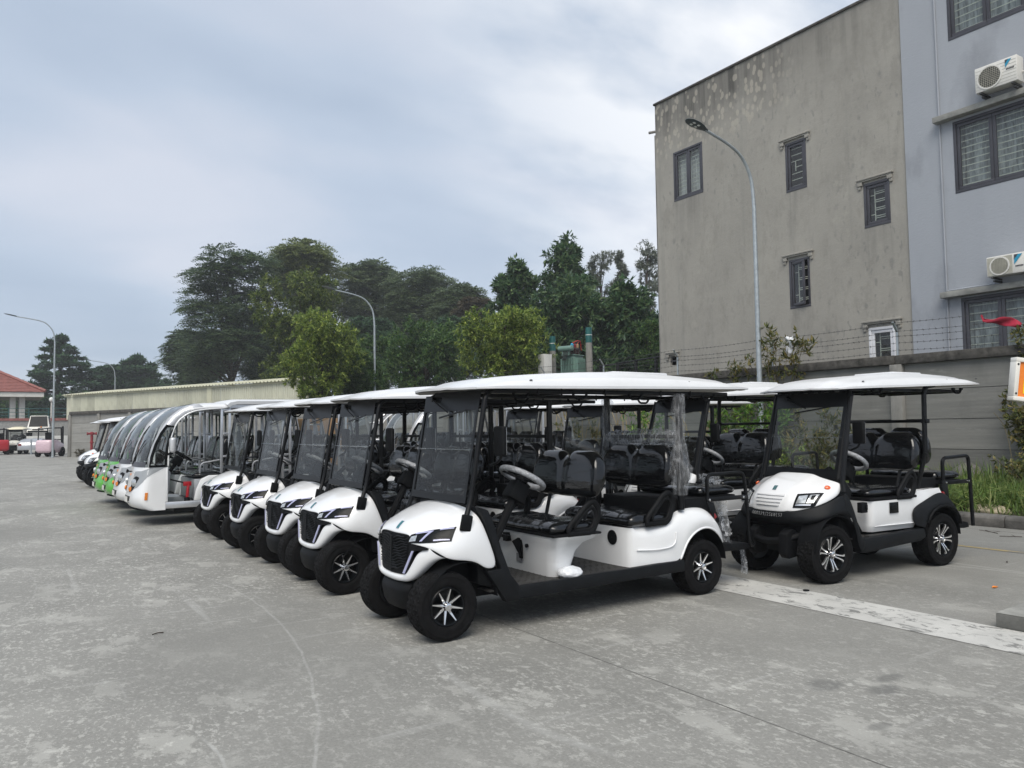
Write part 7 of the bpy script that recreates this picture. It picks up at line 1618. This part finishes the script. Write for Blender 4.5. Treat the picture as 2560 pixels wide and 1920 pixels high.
def tree(label, ty, mat, x, y, r, z0, z1, seed, dist):
    rd = random.Random(seed); t = thing('tree', label, 'tree', (x, y, 0), rd.uniform(0, 6), 'trees behind the lot')
    lb = lobes_for(ty, r, z0, z1, rd, label); P_, O_ = [], []
    dens = {'broad': 46, 'big': 40, 'feather': 34, 'tier': 16, 'euc': 26}[ty]
    for (lx, ly, lz, lr, sq) in lb:
        n = max(6, int(dens*(.7+.6*rd.random()))); u = unit(n); rad_ = lr*(.45+.6*rng.random((n, 1)))
        p = u*rad_; p[:, 2] *= sq; P_.append(p+np.array([lx, ly, lz])); o = u+np.array([lx, ly, 0.0])/max(r, .1)*.6; o[:, 2] += .15; O_.append(o)
    P_ = np.concatenate(P_); O_ = np.concatenate(O_); O_ /= np.linalg.norm(O_, axis=1, keepdims=True)
    k = max(1.0, dist/55.0)
    if ty == 'broad': a = spray(P_, O_, 13, .25*k*max(.8, min(1.3, r/2.2)), .34, .75, .75)
    elif ty == 'big': a = spray(P_, O_, 11, .40*max(.8, min(1.15, r/2)), .36, .9, .75)
    elif ty == 'feather': a = fronds(P_, O_, 3, .85*k**.5*max(.8, min(1.4, r/4)), .30*k**.5, .45)
    elif ty == 'tier': a = spray(P_, O_, 15, .42*k**.5, .32, .05, .9, .7)
    else: a = spray(P_, O_, 16, .26*k, .22, 1.1, .8)
    put('crown', leaves_mesh('crown', *a, mat), t)
    tr = MB(); tb = max(.08, r*.05+ (z1*.006)); top = z0+(z1-z0)*(.9 if ty in ('tier', 'big', 'euc') else .55)
    wob = [(rd.uniform(-.06, .06)*r*(i > 0), rd.uniform(-.06, .06)*r*(i > 0), lerp(-.1, top, i/6)) for i in range(7)]
    tr.tube(wob, [lerp(tb*1.25, tb*.35, (i/6)**.8) for i in range(7)], 8)
    for (lx, ly, lz, lr, sq) in lb[::(2 if ty != 'tier' else 3)]:
        zb = lerp(z0*.75, lz, .35) if ty != 'tier' else lz-.25
        i = min(5, max(0, int((zb/max(.1, top))*6))); q = wob[i]; zb = min(zb, top)
        tr.tube([(q[0], q[1], zb), (lerp(q[0], lx, .5)+rd.uniform(-.1, .1)*r, lerp(q[1], ly, .5), lerp(zb, lz, .62)), (lx, ly, lz)], [tb*.42, tb*.26, tb*.10], 5)
    tr.build('trunk', 'bark', t, smooth=60)
    return t
TREES = [
    ('tall dark feathery tree, leftmost of the big tree group', 'feather', 'leaf_feather', 19.2, 80.1, 5.49, 6.43, 19.99),
    ('olive feathery crown rising behind the tall dark tree', 'feather', 'leaf_olive', 28.3, 85.8, 5.18, 14.13, 22.59),
    ('tall yellow green tree standing before the dark feathery tree', 'broad', 'leaf_moss', 19.2, 58.7, 3.30, 3.5, 13.84),
    ('bushy yellow green tree at the right end of the shed', 'broad', 'leaf_yellow', 13.7, 38.7, 1.95, 3.22, 7.62),
    ('low yellow green tree touching the bushy one on its right', 'broad', 'leaf_mid', 16.5, 40.5, 1.38, 3.31, 5.95),
    ('airy dark feathery tree behind the second street lamp', 'feather', 'leaf_acacia', 37.8, 89.3, 5.30, 8.77, 22.27),
    ('wide airy feathery tree, middle of the skyline', 'feather', 'leaf_acacia', 40.6, 80.4, 5.70, 8.24, 19.74),
    ('far feathery tree with brownish foliage, low on the skyline', 'feather', 'leaf_acacia', 41.2, 72.8, 3.60, 9.03, 16.98),
    ('small brown leaved tree among the dark skyline trees', 'feather', 'leaf_brown', 40.6, 68.5, 2.20, 8.66, 15.00),
    ('dark green round tree between the two yellow green trees', 'broad', 'leaf_mid', 22.8, 44.7, 2.62, 3.77, 8.50),
    ('small dark green tree left of the round dark tree', 'broad', 'leaf_mid', 21.8, 50.1, 1.66, 3.99, 8.13),
    ('yellow green drooping tree left of the transformer', 'broad', 'leaf_yellow', 20.0, 30.9, 1.94, 3.64, 7.37),
    ('dark large leaved tree with square top, left of the tallest', 'big', 'leaf_big', 31.0, 46.2, 2.50, 4.0, 13.73),
    ('tallest dark large leaved tree with pointed top', 'big', 'leaf_big', 34.5, 45.0, 3.10, 4.0, 15.53),
    ('dark large leaved tree in front of the tallest one', 'big', 'leaf_big', 30.5, 39.4, 3.30, 3.5, 11.31),
    ('dark large leaved tree beside the beige house', 'big', 'leaf_big', 32.8, 36.8, 2.40, 3.5, 10.7),
    ('grey green slender tree behind the tallest dark tree', 'euc', 'leaf_euc', 51.4, 61.2, 2.10, 10.52, 19.44),
    ('thin grey green tree, middle of three slender ones', 'euc', 'leaf_euc', 51.9, 58.5, 1.20, 10.27, 19.13),
    ('grey green slender tree right beside the beige house edge', 'euc', 'leaf_euc', 52.6, 55.6, 2.10, 10.02, 19.27),
    ('low dark tree at the foot of the beige house', 'broad', 'leaf_mid', 32.1, 33.8, 0.88, 4.36, 7.89),
    ('tiered dark tree behind the first street lamp', 'tier', 'leaf_dark', 7.3, 129.0, 7.20, 1.0, 15.72),
    ('small tiered tree with a thin top, right of the big tiered one', 'tier', 'leaf_dark', 17.8, 131.6, 4.61, 6.74, 13.31),
    ('low spreading dark tree behind the shed roof', 'feather', 'leaf_dark', 14.3, 131.6, 3.02, 6.71, 11.84),
    ('dark spreading tree left of the tall feathery tree', 'feather', 'leaf_feather', 19.8, 100.3, 3.65, 7.29, 13.84),
    ('bushy dark tree behind the pavilion columns', 'broad', 'leaf_mid', 1.0, 149.0, 3.52, 2.45, 8.20),
    ('leafy tree seen between pavilion and lamp post', 'broad', 'leaf_feather', 5.4, 149.7, 2.29, 2.40, 8.29),
    ('dense dark tree behind the yellow green trees', 'feather', 'leaf_dark', 24.5, 84.0, 3.44, 6.73, 13.60),
    ('dense dark tree low behind the round tree', 'feather', 'leaf_dark', 31.5, 74.6, 3.69, 6.35, 12.90),
    ('dense dark tree low behind the drooping tree', 'feather', 'leaf_dark', 38.4, 67.7, 4.39, 6.11, 12.49),
    ('dense dark tree low behind the large leaved trees', 'broad', 'leaf_big', 37.4, 54.0, 3.21, 6.02, 11.75),
    ('dense dark tree behind the steel fence', 'broad', 'leaf_big', 38.7, 43.7, 2.38, 5.09, 9.54),
]
for i, (lb_, ty, mt_, x, y, r, z0, z1) in enumerate(TREES): tree(lb_, ty, mt_, x, y, r, z0, z1, 40+i, math.hypot(x, y))

def shrub(name, label, cat, x, y, h, r, mat, n, leaf, wdt, seed, droop=.5, z=.15, stems=6, lean=(0, 0), group=None):
    rd = random.Random(seed); t = thing(name, label, cat, (x, y, z), 0, group); st = MB(); P_, O_ = [], []
    for k in range(stems):
        a = rd.uniform(0, 6.283); q = r*rd.uniform(.3, 1); hh = h*rd.uniform(.6, 1)
        p = [Vector((0, 0, -.1)), Vector((q*.35*math.cos(a), q*.35*math.sin(a), hh*.45)), Vector((q*math.cos(a)+lean[0], q*math.sin(a)+lean[1], hh))]; c = catmull(p, 6)
        st.tube(c, [lerp(.018, .005, i/(len(c)-1)) for i in range(len(c))], 5)
        for i in range(4, len(c)):
            for _ in range(max(1, n//(stems*8))): P_.append(c[i]+Vector((rd.uniform(-1, 1), rd.uniform(-1, 1), rd.uniform(-.7, .7)))*r*.24); O_.append((c[i]-Vector((0, 0, h*.4))).normalized())
    st.build('stems', 'stem', t, smooth=60)
    a = spray(np.array(P_), np.array(O_), 8, leaf, wdt, droop, .85); put('leaves', leaves_mesh('leaves', *a, mat), t); return t
gV = 'shrubs on the verge before the concrete wall'
shrub('shrub', 'tall fresh green shrub on the verge behind the ribbed bonnet cart windscreen', 'shrub', 15.7, 12.7, 2.5, .75, 'leaf_fresh', 260, .17, .30, 1, stems=9, group=gV)
shrub('shrub', 'thin leafy sapling against the wall between the right-hand carts', 'shrub', 16.2, 14.4, 2.5, .50, 'leaf_fresh', 150, .16, .30, 2, stems=6, group=gV)
shrub('shrub', 'drooping green shrub on the verge right of the tall fresh one', 'shrub', 15.2, 10.9, 1.8, .7, 'leaf_vine', 170, .17, .28, 3, stems=8, group=gV)
shrub('shrub', 'low bright bush at the kerb behind the ribbed bonnet cart', 'shrub', 14.2, 11.3, 1.1, .6, 'leaf_yellow', 190, .12, .40, 4, stems=9, group=gV)
shrub('shrub', 'low yellow green bush in the verge grass near the wall', 'shrub', 16.3, 7.0, 1.0, .8, 'leaf_vine', 260, .09, .5, 5, stems=12, group=gV)
shrub('shrub', 'broad leaved weed with big bright leaves by the rear rails', 'shrub', 15.0, 8.95, 1.05, .35, 'leaf_fresh', 24, .38, .42, 6, stems=5, group=gV)
shrub('shrub', 'leggy green bush on the verge behind the second ribbed cart', 'shrub', 15.4, 16.8, 2.1, .8, 'leaf_fresh', 170, .16, .3, 7, stems=8, group=gV)
shrub('shrub', 'sparse bush on the verge behind the second row of carts', 'shrub', 15.6, 19.6, 1.9, .8, 'leaf_vine', 130, .16, .3, 8, stems=8, group=gV)
# dead stalks along the wall behind the second row
for k in range(6):
    rd = random.Random(60+k); m_ = MB()
    for _ in range(7):
        a = rd.uniform(-.5, .5); m_.tube(catmull([(0, rd.uniform(-.4, .4), 0), (rd.uniform(-.1, .1), rd.uniform(-.5, .5), 1.2), (rd.uniform(-.3, .1), a*2, rd.uniform(1.9, 2.7))], 4), .010, 4)
    o = m_.build('dry_stalks', 'leaf_dry'); o.location = (17.5, 15.8+k*1.45, .2); tag(o, ('dry pale stalks on the wall just right of the near lamp', 'dry pale stalks on the wall left of the near lamp', 'dry stalks on the wall behind the nearest second row cart', 'dry stalks on the wall between two second row carts', 'dry stalks on the wall behind the far second row cart', 'dry stalks farthest along the wall, before the second row buses')[k], 'dry stalks', 'dry stalks along the wall')
# creeper hanging over the wall at the right and the sapling growing over it at the lamp
shrub('creeper', 'green creeper growing up the wall below the orange sign', 'creeper', 17.75, 7.55, 2.3, .55, 'leaf_vine', 230, .16, .42, 9, .8, stems=9, lean=(.1, .25))
shrub('creeper', 'creeper tip hanging over the wall cap above the orange sign', 'creeper', 18.1, 7.75, .9, .35, 'leaf_vine', 60, .14, .42, 19, .9, z=2.75, stems=5)
shrub('sapling', 'sapling with reddish leaves growing over the wall beside the near lamp', 'sapling', 17.8, 15.3, 3.9, .75, 'leaf_vine', 130, .20, .30, 10, .9, stems=6, lean=(.1, .1))
shrub('sapling', 'drooping sapling growing over the wall on the right of the near lamp', 'sapling', 17.9, 13.9, 4.1, .85, 'leaf_vine', 150, .20, .30, 11, .9, stems=6, lean=(.1, -.2))
rw_ = [[(17.75+.05*math.sin(i+j), 13.25+.04*j+.02*math.sin(i*2), 4.0-.055*i+.02*math.sin(j*2)) for j in range(6)] for i in range(9)]
tag(MB().grid(rw_).build('plastic_bag', 'bag_white', smooth=180, solid=.003), 'torn white plastic bag caught in the sapling over the wall', 'plastic bag')
# grass on the verge
n = 36000; gx = 13.28+rng.random(n)**1.15*4.7; gy = -2.5+rng.random(n)*27.0
patch = .5+.5*np.sin(gx*2.1+1.3*np.sin(gy*1.7))*np.sin(gy*1.3+.8); keep = rng.random(n) < (.35+.65*patch)*np.clip((gx-13.1)/.5, .3, 1)
gx, gy, patch = gx[keep], gy[keep], patch[keep]; n = len(gx)
pos = np.stack([gx, gy, .10+.16*(gx-13.24)/5], 1); az = rng.random(n)*6.283; tilt = .25+.55*rng.random(n)
al = np.stack([np.cos(az)*tilt, np.sin(az)*tilt, np.ones(n)], 1); nr = np.stack([np.cos(az+1.57)*.3-np.cos(az), np.sin(az+1.57)*.3-np.sin(az), np.full(n, .4)], 1)
L = (.16+.42*rng.random(n))*(.55+.75*patch)*np.clip((gx-12.9)/1.2, .45, 1.15)
g_ = put('grass', leaves_mesh('grass', pos, al, nr, L, .018+.012*rng.random(n), 'grass_leaf')); tag(g_, 'rough green grass and weeds on the verge below the wall', 'grass', kind='stuff')
# arching long blades in tufts
tc_ = np.stack([13.45+rng.random(420)*4.2, 2.0+rng.random(420)*10, np.full(420, .2)], 1); c = np.repeat(tc_, 26, 0); n = len(c); az = rng.random(n)*6.283
al = np.stack([np.cos(az), np.sin(az), .5+1.1*rng.random(n)], 1); P0 = c+rng.normal(size=(n, 3))*np.array([.05, .05, .02]); L = .34+.55*rng.random(n)
up = al/np.linalg.norm(al, axis=1, keepdims=True); tip = P0+up*(L*.5)[:, None]; al2 = up.copy(); al2[:, 2] -= .9
nr = np.stack([-np.cos(az), -np.sin(az), np.ones(n)], 1)
g_ = put('long_grass', leaves_mesh('long_grass', np.concatenate([P0, tip]), np.concatenate([up, al2]), np.concatenate([nr, nr]), np.concatenate([L*.62, L*.6]), np.full(2*n, .022), 'grass_leaf')); tag(g_, 'long arching grass tufts on the verge behind the right-hand cart', 'grass', kind='stuff')
# tall grass stalk
m_ = MB().tube(catmull([(0, 0, 0), (-.05, .02, .8), (-.10, .10, 1.35), (-.22, .22, 1.62)], 6), .006, 5); o = m_.build('grass_stalk', 'stem'); o.location = (16.0, 7.15, .2); tag(o, 'single tall thin grass stalk in front of the wall', 'grass stalk')
# weeds and litter at the far wall post
shrub('weed', 'dry weed clump at the foot of the far wall end post', 'weed', 4.9, 62.6, .55, .4, 'leaf_brown', 60, .16, .4, 31, z=0, stems=6)

# ================================================================== HAZE
hz = MB().bb((-401, -301, -1), (601, 901, 24)); ho = tag(hz.build('haze', 'white_paint', smooth=0), kind='stuff')
hm = D.materials.new('haze_air'); hm.use_nodes = True; ht = hm.node_tree; ht.nodes.clear()
hv = ht.nodes.new('ShaderNodeVolumePrincipled'); hv.inputs['Density'].default_value = HAZE; hv.inputs['Color'].default_value = (0.86, 0.90, 0.95, 1)
ht.links.new(hv.outputs[0], ht.nodes.new('ShaderNodeOutputMaterial').inputs['Volume']); ho.data.materials.clear(); ho.data.materials.append(hm)
